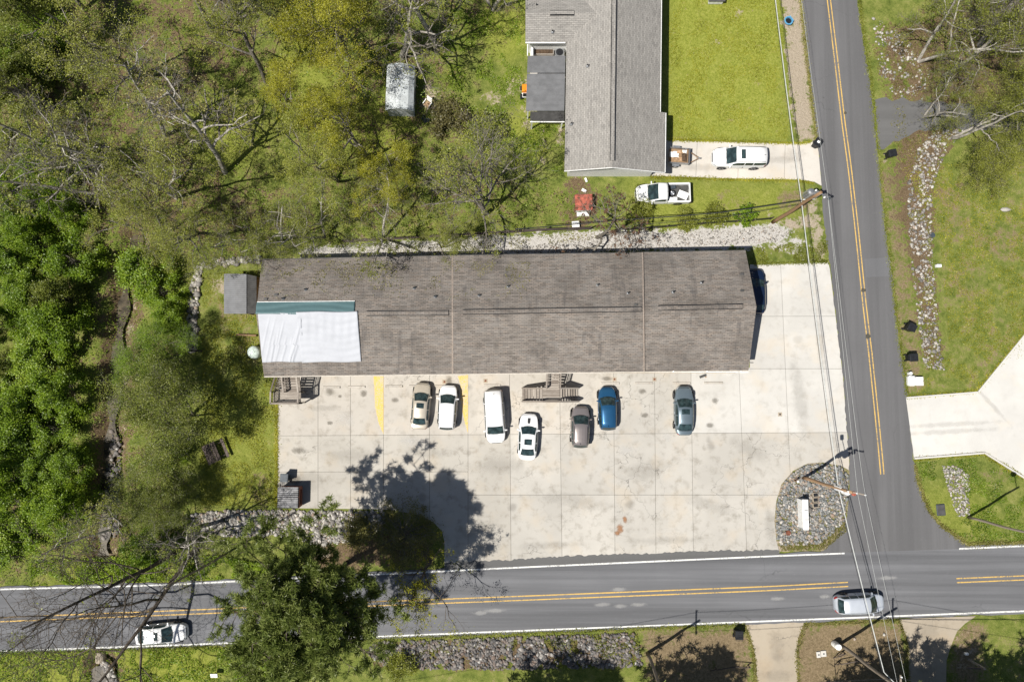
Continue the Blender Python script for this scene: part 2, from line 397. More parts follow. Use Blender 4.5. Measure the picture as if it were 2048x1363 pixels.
K['rust'] = plain('rusty_red_steel', (0.20, 0.075, 0.045), 0.8, 0.1, 0.5, 4)
K['steel'] = plain('weathered_steel', (0.42, 0.43, 0.44), 0.4, 0.8, 0.15, 5)
K['wood_grey'] = make_wood('weathered_grey_wood', (0.20,0.17,0.145,1), (0.40,0.36,0.315,1))
K['wood_brown'] = make_wood('brown_wood', (0.13,0.08,0.045,1), (0.30,0.20,0.12,1))
K['wood_dark'] = make_wood('dark_wood', (0.05,0.04,0.035,1), (0.155,0.125,0.11,1))
K['pole_wood'] = make_wood('utility_pole_wood', (0.22,0.13,0.07,1), (0.38,0.25,0.15,1))
K['pole_grey'] = make_wood('grey_pole_wood', (0.16,0.13,0.10,1), (0.31,0.265,0.215,1))
K['black_plastic'] = plain('black_plastic', (0.016, 0.017, 0.02), 0.5, 0, 0.3, 5)
K['grey_plastic'] = plain('grey_plastic', (0.05, 0.064, 0.078), 0.5, 0, 0.2, 5)
K['rubber'] = plain('tyre_rubber', (0.02, 0.02, 0.021), 0.85)
K['rim'] = plain('alloy_rim', (0.45, 0.46, 0.48), 0.35, 0.8)
K['white_plastic'] = plain('white_plastic', (0.80, 0.80, 0.78), 0.5, 0, 0.06)
K['orange'] = plain('orange_paint', (0.75, 0.24, 0.015), 0.5)
K['blue_plastic'] = plain('blue_plastic', (0.10, 0.30, 0.48), 0.5)
K['red_tarp'] = plain('faded_red_roofing', (0.32, 0.09, 0.06), 0.8, 0, 0.4, 3)
K['tank'] = plain('pale_green_tank', (0.50, 0.58, 0.53), 0.6, 0, 0.3, 3)
K['cable_white'] = plain('pale_cable', (0.46, 0.475, 0.46), 0.5)
K['cable_black'] = plain('black_cable', (0.025, 0.027, 0.03), 0.6)
K['insulator'] = plain('white_insulator', (0.72, 0.73, 0.74), 0.4)
K['glass'] = make_glass('car_glass', (0.016, 0.028, 0.030, 1))
K['window_glass'] = make_glass('window_glass', (0.03, 0.04, 0.05, 1))
K['lamp_glass'] = plain('headlamp_glass', (0.55, 0.57, 0.60), 0.15, 0.3)
K['tail_red'] = plain('tail_lamp_red', (0.42, 0.025, 0.02), 0.25)
K['cardboard'] = plain('cardboard_debris', (0.38, 0.25, 0.15), 0.9, 0, 0.4, 3)
K['soil'] = plain('dark_soil', (0.075, 0.05, 0.032), 0.95, 0, 0.4, 4)
K['deep_joint'] = K['joint']
def make_stain(name, rgb, amt, sc=2.2):
    m = Mat(name); g = m.n('TexCoord').outputs['Object']; p = m.pos()
    ln = m.n('VectorMath', {'operation': 'LENGTH'}, i0=g).outputs['Value']
    nz = m.noise(p, sc, 5, 0.7)
    f = m.math('MULTIPLY', m.step(m.math('ADD', ln, m.math('MULTIPLY', m.math('SUBTRACT', nz, 0.5), 1.6)), 1.0, 0.25), amt)
    d = m.n('BsdfDiffuse', None, Color=rgb); t = m.n('BsdfTransparent')
    s = m.n('MixShader', None, Fac=f, i1=t.outputs[0], i2=d.outputs[0]); m.nt.links.new(s.outputs[0], m.out.inputs[0]); return m.m
def make_tarp(name, rgb, rough):
    m = Mat(name); p = m.pos()
    c = m.mix(m.step(m.noise(p, 0.8, 4), 0.4, 0.75, 0, 0.35), rgb, tuple(x*0.78 for x in rgb[:3])+(1,))
    wv = m.noise(m.mapped(p, (0.5, 6, 1)), 1.0, 3)
    return m.pbr(c, rough, 0, m.bump(wv, 0.35, 0.04), 0.3)
K['tarp_white'] = make_tarp('white_tarp', (0.44, 0.455, 0.49, 1), 0.6)
K['tarp_teal'] = make_tarp('teal_tarp', (0.095, 0.165, 0.175, 1), 0.45)
def make_water():
    m = Mat('creek_water'); p = m.pos()
    c = m.mix(m.step(m.noise(p, 1.5, 4), 0.35, 0.7), (0.035, 0.028, 0.018, 1), (0.10, 0.08, 0.05, 1))
    return m.pbr(c, 0.38, 0, m.bump(m.noise(p, 9, 4), 0.4, 0.04), 0.12)
K['water'] = make_water()

# ================================================================== GROUND
rng = np.random.default_rng(7)
def inside(poly, X, Y):
    r = np.zeros(X.shape, bool); n = len(poly); j = n - 1
    for i in range(n):
        xi, yi = poly[i]; xj, yj = poly[j]
        if yi != yj:
            r ^= ((yi > Y) != (yj > Y)) & (X < (xj - xi) * (Y - yi) / (yj - yi) + xi)
        j = i
    return r
def blur(a, n):
    for _ in range(2):
        for ax in (0, 1):
            c = np.cumsum(np.pad(a, [(n+1, n) if k == ax else (0, 0) for k in (0, 1)], mode='edge'), axis=ax)
            a = (np.take(c, range(2*n+1, c.shape[ax]), axis=ax) - np.take(c, range(0, c.shape[ax]-2*n-1), axis=ax)) / (2*n+1)
    return a
PX0, PY0, PST = -400.0, -300.0, 4.0
GX, GY = np.meshgrid(np.arange(PX0, 2450, PST), np.arange(PY0, 1665, PST))
LAY = {k: np.zeros(GX.shape) for k in ('litter', 'dry', 'gravel', 'lush', 'sand', 'low')}
def paint(layer, poly, val, soft=4):
    m = blur(inside(poly, GX, GY).astype(float), soft)
    LAY[layer] = LAY[layer] * (1 - m) + val * m
def blob(layer, x, y, rx, ry, val):
    d = ((GX - x)/rx)**2 + ((GY - y)/ry)**2
    m = np.clip(1.3 - d, 0, 1)
    LAY[layer] = LAY[layer]*(1-m) + val*m
WOOD = [(-400,-300),(1050,-300),(1045,40),(980,140),(900,250),(1000,310),(1120,380),(1180,445),(900,462),(620,484),(520,512),(400,518),(385,700),(385,1010),(420,1100),(440,1150),(-400,1185)]
paint('litter', WOOD, 0.42, 8)
paint('litter', [(-400,-300),(500,-300),(470,120),(380,190),(400,330),(520,400),(520,510),(300,480),(-400,420)], 0.52, 8)
for x, y, a, b, v in ((455,255,90,85,0.05),(610,110,60,80,0.22),(640,200,50,60,0.2),(560,240,60,90,0.15),(960,170,70,120,0.22),(1040,270,60,80,0.1),(1010,90,40,60,0.2),(560,320,70,60,0.3),(800,360,90,50,0.35),(60,560,120,260,0.3),(120,850,120,200,0.3),(330,600,60,70,0.1),(260,700,40,80,0.3),(300,480,60,40,0.4)):
    blob('litter', x, y, a, b, v)
paint('litter', [(1735,60),(1830,30),(2100,-60),(2450,-60),(2450,260),(2100,270),(1900,260),(1860,330),(1800,330),(1770,200)], 0.64, 6)
paint('litter', [(1762,280),(1840,300),(1830,480),(1790,470)], 0.62, 5)
paint('litter', [(600,1075),(780,1060),(885,1090),(888,1128),(600,1150)], 0.75, 4)
paint('litter', [(1130,345),(1195,345),(1190,465),(1130,465)], 0.72, 4)
paint('litter', [(600,500),(900,470),(1100,462),(1100,480),(900,500),(620,515)], 0.55, 4)
paint('lush', [(1330,-300),(1562,-300),(1578,288),(1335,282)], 1.0, 3)
paint('lush', [(1250,360),(1600,362),(1600,440),(1290,450)], 0.7, 4)
paint('lush', [(-400,1290),(440,1290),(440,1663),(-400,1663)], 0.85, 4)
paint('lush', [(100,1130),(440,1130),(440,1165),(100,1175)], 0.8, 4)
paint('lush', [(400,820),(555,760),(555,1010),(400,1010)], 0.55, 5)
for x, y, a, b in ((455,255,90,85),(610,110,60,80),(640,200,50,60),(1010,60,50,70),(1050,270,50,70),(760,270,80,70)): blob('lush', x, y, a, b, 0.75)
blob('lush', 1880, 1040, 120, 80, 0.5)
paint('dry', [(1775,330),(2450,330),(2450,800),(1800,800)], 0.30, 6)
paint('dry', [(1745,330),(1815,330),(1825,600),(1850,790),(1805,790),(1775,480)], 0.62, 3)
for x, y, a, b, v in ((1548,150,26,160,0.62),(1500,60,60,60,0.4),(1430,180,70,60,0.25),(1400,270,60,14,0.5),(2000,480,60,40,0.5),(1930,560,40,50,0.45),(1900,390,40,30,0.55),(2000,720,50,30,0.4),(1900,450,60,30,0.5),(1480,130,60,60,0.22),(2010,330,60,30,0.5),(1960,660,60,40,0.35),(1420,40,40,60,0.3),(1500,40,30,40,0.6),(1590,400,50,30,0.65),(1470,395,40,30,0.4),(470,620,70,60,0.42),(500,700,50,40,0.35),(560,850,20,60,0.5),(520,980,30,40,0.5),(1990,950,80,20,0.45),(1930,1075,40,12,0.5),(1570,500,60,22,0.42),(1280,640,10,10,0.3)): blob('dry', x, y, a, b, v)
paint('dry', [(1335,-60),(1575,-60),(1580,285),(1340,285)], 0.13, 3)
paint('dry', [(1285,1255),(1505,1250),(1515,1663),(1285,1663)], 0.92, 4)
paint('dry', [(1590,1250),(1810,1240),(1815,1663),(1590,1663)], 1.0, 4)
paint('dry', [(1905,1250),(1975,1230),(1950,1663),(1890,1663)], 0.9, 5)
paint('dry', [(2000,1240),(2450,1230),(2450,1663),(2000,1663)], 0.38, 8)
paint('dry', [(700,1270),(1290,1250),(1290,1275),(700,1290)], 0.45, 3)
paint('dry', [(700,1335),(1290,1320),(1290,1663),(700,1663)], 0.18, 4)
paint('litter', [(1610,1258),(1790,1250),(1790,1290),(1640,1290)], 0.36, 6)
paint('gravel', [(600,500),(760,487),(900,479),(1050,472),(1180,463),(1300,462),(1450,455),(1545,448),(1600,455),(1570,482),(1500,494),(1300,500),(1000,512),(600,525)], 1.05, 3)
paint('litter', [(1815,255),(1925,258),(1890,310),(1872,360),(1868,520),(1885,700),(1890,740),(1848,740),(1830,600),(1812,480),(1812,360)], 0.85, 3)
paint('litter', [(738,1285),(1280,1262),(1286,1334),(740,1340)], 0.75, 3)
paint('gravel', [(1510,492),(1655,480),(1657,526),(1510,530)], 0.34, 3)
blob('gravel', 1590, 490, 40, 16, 0.55)
paint('sand', [(1553,-300),(1598,-300),(1604,0),(1620,130),(1634,282),(1590,286),(1572,140),(1562,0)], 0.78, 2)
paint('sand', [(1614,388),(1642,395),(1656,525),(1625,515)], 0.70, 2)
for x, y, a, b, v in ((1030,170,30,30,0.5),(1075,190,34,40,0.62),(1052,240,14,50,0.5),(1085,290,14,60,0.45),(985,200,40,25,0.42),(860,200,30,50,0.5),(905,110,40,30,0.35),(1590,445,40,16,0.7),(1540,430,12,10,0.6),(1480,25,14,14,0.6),(1460,60,14,12,0.5),(1436,84,14,10,0.5),(1120,245,10,100,0.5),(640,1105,30,20,0.62),(560,550,60,12,0.6),(440,570,24,22,0.55),(1160,345,28,10,0.7),(1965,420,20,12,0.45),(1930,1300,40,60,0.35),(1880,270,20,10,0.5),(1775,300,14,40,0.5)): blob('sand', x, y, a, b, v)
CREEK = [(275,470),(258,540),(248,600),(236,690),(228,780),(222,870),(214,960),(208,1050),(206,1110)]
def seg_dist(pts, X, Y):
    best = np.full(X.shape, 1e9)
    for (x0, y0), (x1, y1) in zip(pts[:-1], pts[1:]):
        dx, dy = x1-x0, y1-y0
        t = np.clip(((X-x0)*dx + (Y-y0)*dy) / (dx*dx+dy*dy), 0, 1)
        best = np.minimum(best, np.hypot(X-x0-t*dx, Y-y0-t*dy))
    return best
cdist = np.minimum(seg_dist(CREEK, GX, GY), seg_dist([(205,1335),(195,1420),(190,1663)], GX, GY))
LAY['low'] = np.clip(1.25 - cdist/34.0, 0, 1)
LAY['litter'] = np.maximum(LAY['litter'], np.clip(1.2 - cdist/50.0, 0, 0.72))
LAY['sand'] = np.maximum(LAY['sand'], np.clip(1.3 - cdist/22.0, 0, 0.34))
for k in LAY: LAY[k] = blur(LAY[k], 1)
def sample(layer, px, py):
    fx = np.clip((px - PX0)/PST, 0, GX.shape[1]-1.01); fy = np.clip((py - PY0)/PST, 0, GX.shape[0]-1.01)
    i = fx.astype(int); j = fy.astype(int); u = fx-i; v = fy-j; A = LAY[layer]
    return (A[j,i]*(1-u)+A[j,i+1]*u)*(1-v) + (A[j+1,i]*(1-u)+A[j+1,i+1]*u)*v
def vnoise(X, Y, scale, seed, octaves=3):        # value noise for relief and scatter density
    r = np.random.default_rng(seed); T = r.random((64, 64)); out = np.zeros(np.shape(X)); amp = 1.0; tot = 0
    for o in range(octaves):
        x = np.asarray(X)*scale*2**o + o*17.3; y = np.asarray(Y)*scale*2**o + o*5.1
        i = np.floor(x).astype(int); j = np.floor(y).astype(int); u = x-i; v = y-j
        u = u*u*(3-2*u); v = v*v*(3-2*v)
        a = T[i%64, j%64]; b = T[(i+1)%64, j%64]; c = T[i%64, (j+1)%64]; d = T[(i+1)%64, (j+1)%64]
        out = out + amp*((a*(1-u)+b*u)*(1-v)+(c*(1-u)+d*u)*v); tot += amp; amp *= 0.5
    return out/tot
far = [20, 45, 90, 180, 400, 900]
gx = np.concatenate([[-57-f for f in reversed(far)], np.arange(-57, 57.01, 0.3), [57+f for f in far]])
gy = np.concatenate([[-38-f for f in reversed(far)], np.arange(-38, 50.01, 0.3), [50+f for f in far]])
XX, YY = np.meshgrid(gx, gy)
qx, qy = to_px(np.clip(XX, -60, 60), np.clip(YY, -40, 52))
low = sample('low', qx, qy); low = low*low*(3-2*low)
ZZ = -0.075 + 0.05*(vnoise(XX, YY, 0.7, 3) - 0.5) - 1.0*low
V = np.stack([XX, YY, ZZ], -1).reshape(-1, 3)
nx, ny = len(gx), len(gy)
ii = (np.arange(ny-1)[:, None]*nx + np.arange(nx-1)[None, :]).ravel()
gm = npmesh('ground', V, np.stack([ii, ii+1, ii+nx+1, ii+nx], -1), K['ground'], True)
ca = gm.color_attributes.new('cover', 'FLOAT_COLOR', 'POINT')
ca.data.foreach_set('color', np.stack([sample('litter',qx,qy), sample('dry',qx,qy), sample('gravel',qx,qy), np.ones_like(qx)], -1).astype(np.float32).ravel())
cb = gm.color_attributes.new('cover2', 'FLOAT_COLOR', 'POINT')
cb.data.foreach_set('color', np.stack([sample('lush',qx,qy), sample('sand',qx,qy), low, np.ones_like(qx)], -1).astype(np.float32).ravel())
tag(mobj('ground', gm), 'uneven grass, leaf litter and bare soil around the buildings', 'ground', kind='structure')

# ------------------------------------------------------------------ polylines and strips
def resample(pts, n):
    pts = [Vector((p[0], p[1])) for p in pts]
    L = [0]
    for a, b in zip(pts[:-1], pts[1:]): L.append(L[-1] + (b-a).length)
    out = []; k = 0
    for i in range(n):
        s = L[-1]*i/(n-1)
        while k < len(pts)-2 and s > L[k+1]: k += 1
        t = (s-L[k])/max(1e-9, L[k+1]-L[k]); out.append(pts[k].lerp(pts[k+1], t))
    return out
def smooth_line(pts, n):                          # Catmull-Rom through pixel points
    q = [Vector(p) for p in pts]; q = [q[0]*2-q[1]] + q + [q[-1]*2-q[-2]]; out = []
    m = len(pts)-1
    for i in range(n):
        t = m*i/(n-1); k = min(int(t), m-1); u = t-k
        a, b, c, d = q[k:k+4]
        out.append(0.5*((2*b)+(c-a)*u+(2*a-5*b+4*c-d)*u*u+(3*b-a-3*c+d)*u**3))
    return out
def sheet(name, poly, z, mat, parent=None, thick=0.0):   # poly: world (x, y)
    n = len(poly); A = sum(poly[i][0]*poly[(i+1)%n][1]-poly[(i+1)%n][0]*poly[i][1] for i in range(n))
    if A < 0: poly = poly[::-1]
    mb = MB()
    if thick: mb.prism(poly, z-thick, z)
    else: mb.add([(p[0],p[1],z) for p in poly], [tuple(range(n))])
    return mb.build(name, mat, parent)
def strip(name, left, right, z, mat, n=80, jit=0.0, seed=0, parent=None):
    r = random.Random(seed)
    a = resample([P(*p) for p in left], n); b = resample([P(*p) for p in right], n)
    V = []
    for k in range(n):
        d = (b[k]-a[k]).normalized()
        pa = a[k] + d*r.uniform(-jit, jit); pb = b[k] + d*r.uniform(-jit, jit)
        V += [(pa.x,pa.y,z),(pb.x,pb.y,z)]
    F = [(2*k, 2*k+1, 2*k+3, 2*k+2) for k in range(n-1)]
    me = mesh(name, V, F, mat)
    bm = bmesh.new(); bm.from_mesh(me); bmesh.ops.recalc_face_normals(bm, faces=bm.faces)
    if bm.faces and bm.faces[:][0].normal.z < 0: bmesh.ops.reverse_faces(bm, faces=bm.faces)
    bm.to_mesh(me); bm.free()
    return link(bpy.data.objects.new(name, me), parent)
def line_paint(name, pts, width, z, mat, parent, gap=None, n=60):
    c = resample([P(*p) for p in pts], n)
    V = []
    for k in range(n):
        d = (c[min(k+1,n-1)]-c[max(k-1,0)]).normalized(); nr = Vector((-d.y, d.x))
        off = gap or 0.0
        wj = width*random.Random(k).uniform(0.9, 1.08)
        V += [(*(c[k]+nr*(off+wj/2)), z), (*(c[k]+nr*(off-wj/2)), z)]
    F = [(2*k, 2*k+1, 2*k+3, 2*k+2) for k in range(n-1)]
    return link(bpy.data.objects.new(name, mesh(name, V, F, mat)), parent)

# ------------------------------------------------------------------ roads
N_LINE = [(-2500,1290),(-600,1200),(0,1177.5),(304,1170),(484,1161),(619,1154),(812,1145),(1024,1134.5),(1536,1111.6),(1689,1105.6)]
N_LINE_E = [(1918,1096.6),(2048,1091),(2700,1064),(4500,990)]
S_LINE = [(-2500,1400),(-600,1322),(0,1301.5),(410,1287),(755,1272),(1024,1261),(1536,1241),(2048,1221),(2700,1196),(4500,1128)]
def shift(pts, d): return [(x, y+d) for x, y in pts]
road = strip('road', shift(N_LINE + N_LINE_E, -5), shift(S_LINE, 5), 0.002, K['asphalt'], 420, 0.09, 1)
tag(road, 'grey two-lane asphalt road along the bottom of the lot', 'road', kind='structure')
for pts in (N_LINE, N_LINE_E):
    line_paint('edge_line', pts, 0.15, 0.012, K['white_line'], road)
line_paint('edge_line', S_LINE, 0.15, 0.012, K['white_line'], road)
C_W = [(-2500,1345),(-600,1260),(0,1238),(430,1221),(694,1208.5),(1024,1196),(1536,1176),(1696,1167.5)]
C_E = [(1913,1160),(2048,1154.5),(2700,1128),(4500,1055)]
for pts in (C_W, C_E):
    for g in (-0.19, 0.19): line_paint('centre_line', pts, 0.11, 0.012, K['yellow_line'], road, g)
# dark shoulder lapping over the concrete lot, ragged upper edge
edge = [(889,1124),(960,1121),(1024,1119),(1090,1114),(1157,1110),(1240,1107),(1311,1105.6),(1390,1102),(1458,1099),(1500,1101),(1536,1097),(1558,1100)]
sh = strip('road_shoulder', edge, [(x, y) for x, y in [(889,1139.5),(1024,1133),(1311,1121),(1558,1109)]], 0.009, K['asphalt_edge'], 150, 0.09, 5)
tag(sh, 'dark ragged asphalt shoulder lapping the concrete lot', 'road shoulder', kind='structure')
SL = [(1520,-900),(1580,-200),(1601,0),(1617.7,133),(1636,293),(1649,454),(1659,525.6),(1686,754),(1697.7,908),(1699,948),(1697,1000),(1692,1042),(1669,1075),(1646,1093),(1640,1106)]
SR = [(1600,-900),(1688,-200),(1714,0),(1727.6,93),(1742.6,187),(1757.6,323),(1770,454),(1784,554),(1792.6,640),(1812.6,777),(1826,908),(1828,928),(1836,968),(1856,1021),(1880,1052),(1933,1088),(1950,1096)]
side = strip('side_road', SL, SR, 0.006, K['asphalt_side'], 300, 0.09, 2)
tag(side, 'dark grey asphalt side road running up past the lot', 'road', kind='structure')
SC = [(1560,-900),(1632,-200),(1657.6,0),(1671,110),(1686,240),(1699,333),(1713,454),(1729,610),(1741,710),(1751,807),(1761,908),(1764.6,948)]
for g in (-0.16, 0.16): line_paint('centre_line', SC, 0.11, 0.014, K['yellow_line'], side, g)
sheet('asphalt_patch', [p.to_2d() for p in PP([(1728,518),(1779,514),(1783,552),(1732,554)])], 0.010, K['asphalt_patch'], side)
for (x, y, a, b) in ((1726,580,5,4),(1735,672,5,5),(1690,226,3,3)):
    c = P(x, y); pl = [(c.x+a/20*math.cos(t)*random.Random(int(t*10)).uniform(.7,1.3), c.y+b/20*math.sin(t)) for t in [i*math.pi/5 for i in range(10)]]
    sheet('tar_patch', pl, 0.017, K['joint'], side)
# ------------------------------------------------------------------ parking lot slabs
def clip(poly, a, b, off):                         # keep the side left of a->b, shifted inwards by off
    d = (b-a).normalized(); nrm = Vector((-d.y, d.x)); a0 = a + nrm*off; out = []
    for i in range(len(poly)):
        p, q = poly[i], poly[(i+1) % len(poly)]
        sp = (p-a0).dot(nrm); sq = (q-a0).dot(nrm)
        if sp >= 0: out.append(p)
        if (sp >= 0) != (sq >= 0): out.append(p + (q-p)*(sp/(sp-sq)))
    return out
def area(pl): return 0.5*sum(pl[i].x*pl[(i+1)%len(pl)].y-pl[(i+1)%len(pl)].x*pl[i].y for i in range(len(pl)))
LOT = [(555,735),(1500,735),(1500,529),(1657,525),(1660,540),(1686,754),(1697.7,908),(1699,940),(1682,931),(1646,924),(1616,926),(1586,941),(1562.7,968),(1552.7,1001),(1548.7,1041),(1552.7,1081),(1559,1104),(1311,1112),(1024,1126),(889,1132),(889,1082),(884,1062),(868,1044),(840,1030),(779,1018),(555,1015)]
lot = bpy.data.objects.new('parking_lot', None); link(lot)
tag(lot, 'pale jointed concrete parking lot in front of the apartments', 'parking lot', kind='structure')
lotp = [p.to_2d() for p in PP(LOT)]
if area(lotp) < 0: lotp.reverse()
sheet('joint_bed', lotp, -0.03, K['joint'], lot)
VX = [(540,540),(636,636),(701,701),(767,767),(859,859),(936,936),(1019,1022),(1119,1124),(1227,1230),(1309,1312),(1382,1387),(1478,1494),(1571,1588),(1720,1740)]   # joint x at y 740 and y 1110
HY = [(500,500),(634,632),(737,737),(871,864),(943,942),(989,989),(1140,1140)]                                                                       # joint y at x 555 and x 1690
def vx(k, y): a, b = VX[k]; return a + (b-a)*(y-740)/370
def hy(k, x): a, b = HY[k]; return a + (b-a)*(x-555)/1135
for c in range(len(VX)-1):
    rows = [0, 1, 2, 3, 4, 6] if c < 5 else [0, 1, 2, 3, 5, 6]
    for k in range(len(rows)-1):
        if rows[k+1] <= 2 and c < 9: continue
        q = []
        for ci, rk in ((c, rows[k+1]), (c+1, rows[k+1]), (c+1, rows[k]), (c, rows[k])):
            x = vx(ci, HY[rk][0]); y = hy(rk, x); x = vx(ci, y); q.append(P(x, y).to_2d())
        pl = lotp
        for i in range(4):
            pl = clip(pl, q[i], q[(i+1) % 4], 0.014)
            if len(pl) < 3: break
        if len(pl) >= 3 and area(pl) > 0.15:
            sheet('slab', [(p.x, p.y) for p in pl], random.Random(c*31+k).uniform(-0.002, 0.002), K['concrete_grey'] if (c < 6 and rows[k] >= 3) else K['concrete'] if c < 8 and rows[k] < 3 else K['concrete_pale'] if (c >= 10 and rows[k] < 3) else K['concrete_mid'], lot, 0.1)
# newer smoother apron under the building's right end
# yellow access aisles
for pts in ([(747,752),(767,752),(767,868),(757,845),(750,812),(749,780)], [(916,752),(936,749),(936,866),(929,842),(921,800),(921,770)]):
    sheet('yellow_marking', [p.to_2d() for p in PP(pts)], 0.007, K['yellow_aisle'], lot)
K['oil'] = make_stain('oil_stain', (0.13, 0.115, 0.09, 1), 0.42)
K['tyre_dirt'] = make_stain('tyre_dirt', (0.22, 0.205, 0.18, 1), 0.13, 1.2)
K['redclay'] = make_stain('red_clay_stain', (0.36, 0.19, 0.10, 1), 0.7, 3)
K['pale_wash'] = make_stain('pale_wash', (0.62, 0.61, 0.59, 1), 0.26, 1.5)
STQ = {}
def stain(x, y, rx, ry, seed, mat, rz=0, parent=None, z=0.0055):
    if mat.name not in STQ: STQ[mat.name] = mesh('stain', [(-1.4,-1.4,0),(1.4,-1.4,0),(1.4,1.4,0),(-1.4,1.4,0)], [(0,1,2,3)], mat)
    c = P(x, y); o = link(bpy.data.objects.new('stain', STQ[mat.name]), parent or lot); o.location = (c.x, c.y, z + 0.0003*(seed % 7)); o.scale = (rx/20.5, ry/20.5, 1); o.rotation_euler = (0, 0, R(rz)); return o
for i, (x, y, a, b) in enumerate(((660,783,12,10),(727,786,9,8),(680,792,5,4),(898,760,9,11),(1213,757,14,6),(790,800,9,7),(845,775,9,6),(985,800,10,8),(1285,782,9,7),(1430,800,8,8),(660,845,8,5),(1290,830,10,6),(600,900,20,8),(590,960,16,12),(1420,850,10,7))): stain(x, y, a, b, i, K['oil'])
for i, (x, y, a, b, r) in enumerate(((1240,1057,8,13,0),(1250,1038,6,9,20),(1234,1066,7,7,0),(1060,800,24,14,0),(650,815,40,8,0))): stain(x, y, a, b, i+20, K['redclay'] if i < 3 else K['tyre_dirt'], r)
for i, (x, y, a, b, r) in enumerate(((700,910,70,16,3),(860,905,60,14,-2),(1000,930,80,22,4),(1150,1000,90,18,-8),(1290,940,70,26,10),(1420,1010,80,16,-20),(1500,900,60,18,-30),(1600,800,18,90,6),(1640,690,10,80,5),(620,960,40,30,0),(1330,1080,90,10,2),(1100,1090,80,10,3),(950,1060,60,14,20),(1540,1050,14,50,5))): stain(x, y, a, b, i+40, K['tyre_dirt'], r)
for i, (x, y, a, b, r) in enumerate(((1335,874,12,10,10),(690,840,26,20,0),(1250,900,18,10,0),(1525,985,24,12,0),(820,880,26,12,0))): stain(x, y, a, b, i+60, K['pale_wash'], r)
for i, (x, y, q) in enumerate(((1236,1178,1.0),(1205,1208,1.2),(1240,1211,.9),(1278,1208,.9),(990,1220,1.6),(960,1225,1.0),(1775,1155,1.3),(1650,1192,.8),(1555,1196,.9))): stain(x, y, 20*q, 5, i+70, K['pale_wash'], 2, road, 0.0155)
# square clean-outs and drain
for i, (x, y) in enumerate(((889,763),(971,761),(1229,758),(1309,758),(1560,828))):
    c = P(x, y); t = thing('cleanout_cover', ['small square cleanout cover in front of the white hatchback','small square cleanout cover above the white van','small square cleanout cover above the blue car','small square cleanout cover between two empty stalls','lone small drain cover in the open concrete'][i], 'cleanout cover', (c.x, c.y, 0), 0, 'square covers set in the concrete lot')
    MB().cbox(-.2,.2,-.2,.2,-.02,.012,.008).build('frame', K['concrete_old'], t)
    MB().lathe([(.1,-.0),(.1,.02),(.07,.03)], n=12).build('lid', K['rust'] if i < 4 else K['wood_dark'], t)
# wheel stops
for i, (x0, x1, y, lb) in enumerate(((646,681,774,'leftmost concrete wheel stop beside the left staircase'),(696,731,773,'concrete wheel stop left of the wider yellow strip'),(770,806,772,'concrete wheel stop right of the left yellow strip'),(818,853,771,'concrete wheel stop under the nose of the beige sedan'),(870,905,771,'concrete wheel stop at the nose of the white hatchback'),(967,1002,770,'concrete wheel stop at the rear of the white van'),(1202,1239,766,'concrete wheel stop in front of the blue car'),(1270,1306,766,'concrete wheel stop of the empty stall beside the blue car'),(1345,1381,766,'concrete wheel stop in front of the grey sedan'),(1408,1446,765,'rightmost concrete wheel stop below the dropped shingle piece'))):
    a, b = P(x0, y), P(x1, y); c = (a+b)/2
    t = thing('wheel_stop', lb, 'wheel stop', (c.x, c.y, 0), 0, 'wheel stops along the building'); L = (b.x-a.x)/2
    MB().add([(-L,-.11,.004),(L,-.11,.004),(L,.11,.004),(-L,.11,.004),(-L+.05,-.07,.13),(L-.05,-.07,.13),(L-.05,.07,.13),(-L+.05,.07,.13)], [(0,3,2,1),(4,5,6,7),(0,1,5,4),(1,2,6,5),(2,3,7,6),(3,0,4,7)]).build('block', K['concrete'], t)
    for s in (-1, 1): MB().lathe([(.02,.12),(.02,.14)], (s*(L-.35),0,0), 8).build('anchor_pin', K['rust'], t)

# ------------------------------------------------------------------ driveways
def slab_drive(name, label, outline, joints, mat, z=0.004):
    o = bpy.data.objects.new(name, None); link(o); tag(o, label, 'driveway', kind='structure')
    pl0 = [p.to_2d() for p in PP(outline)]
    if area(pl0) < 0: pl0.reverse()
    sheet('joint_bed', pl0, z-0.03, K['joint'], o)
    cuts = [None] + joints + [None]
    for a, b in zip(cuts[:-1], cuts[1:]):
        pl = pl0
        if a: pl = clip(pl, P(*a[0]).to_2d(), P(*a[1]).to_2d(), 0.015)
        if b: pl = clip(pl, P(*b[1]).to_2d(), P(*b[0]).to_2d(), 0.015)
        if len(pl) > 2: sheet('slab', [(p.x,p.y) for p in pl], z, mat, o, 0.1)
    return o
slab_drive('house_driveway', 'pale concrete driveway from the grey roofed house to the side road',
  [(1294,352),(1294,280),(1343,281),(1533,286),(1603,288),(1622,284),(1632,281),(1637,304),(1643,371),(1630,364),(1615,361),(1596,359),(1460,357),(1355,353)],
  [((1395,270),(1391,370)),((1479,270),(1475,370)),((1571,270),(1568,370))], K['concrete_drive'], 0.01)
slab_drive('wide_driveway', 'broad new white concrete driveway at the right edge',
  [(1812,797),(1955,786),(2048,672),(2420,230),(2420,1180),(2048,953),(1968,903),(1828,914)], [], K['concrete_new'], 0.01)
slab_drive('south_driveway', 'tan flared concrete driveway beside the black bin below the road',
  [(1490,1247),(1497,1262),(1504,1282),(1509,1305),(1513,1330),(1513,1700),(1597,1700),(1596,1330),(1593,1308),(1596,1275),(1609,1243)], [((1500,1328),(1610,1326))][:0], K['concrete_old'], 0.001)
slab_drive('flared_driveway', 'tan flared concrete apron at the lower right below the road',
  [(1798,1237),(1806,1252),(1812,1270),(1817,1290),(1820,1700),(1888,1700),(1893,1320),(1902,1290),(1914,1262),(1930,1246),(1952,1231)], [], K['concrete_old'], 0.001)
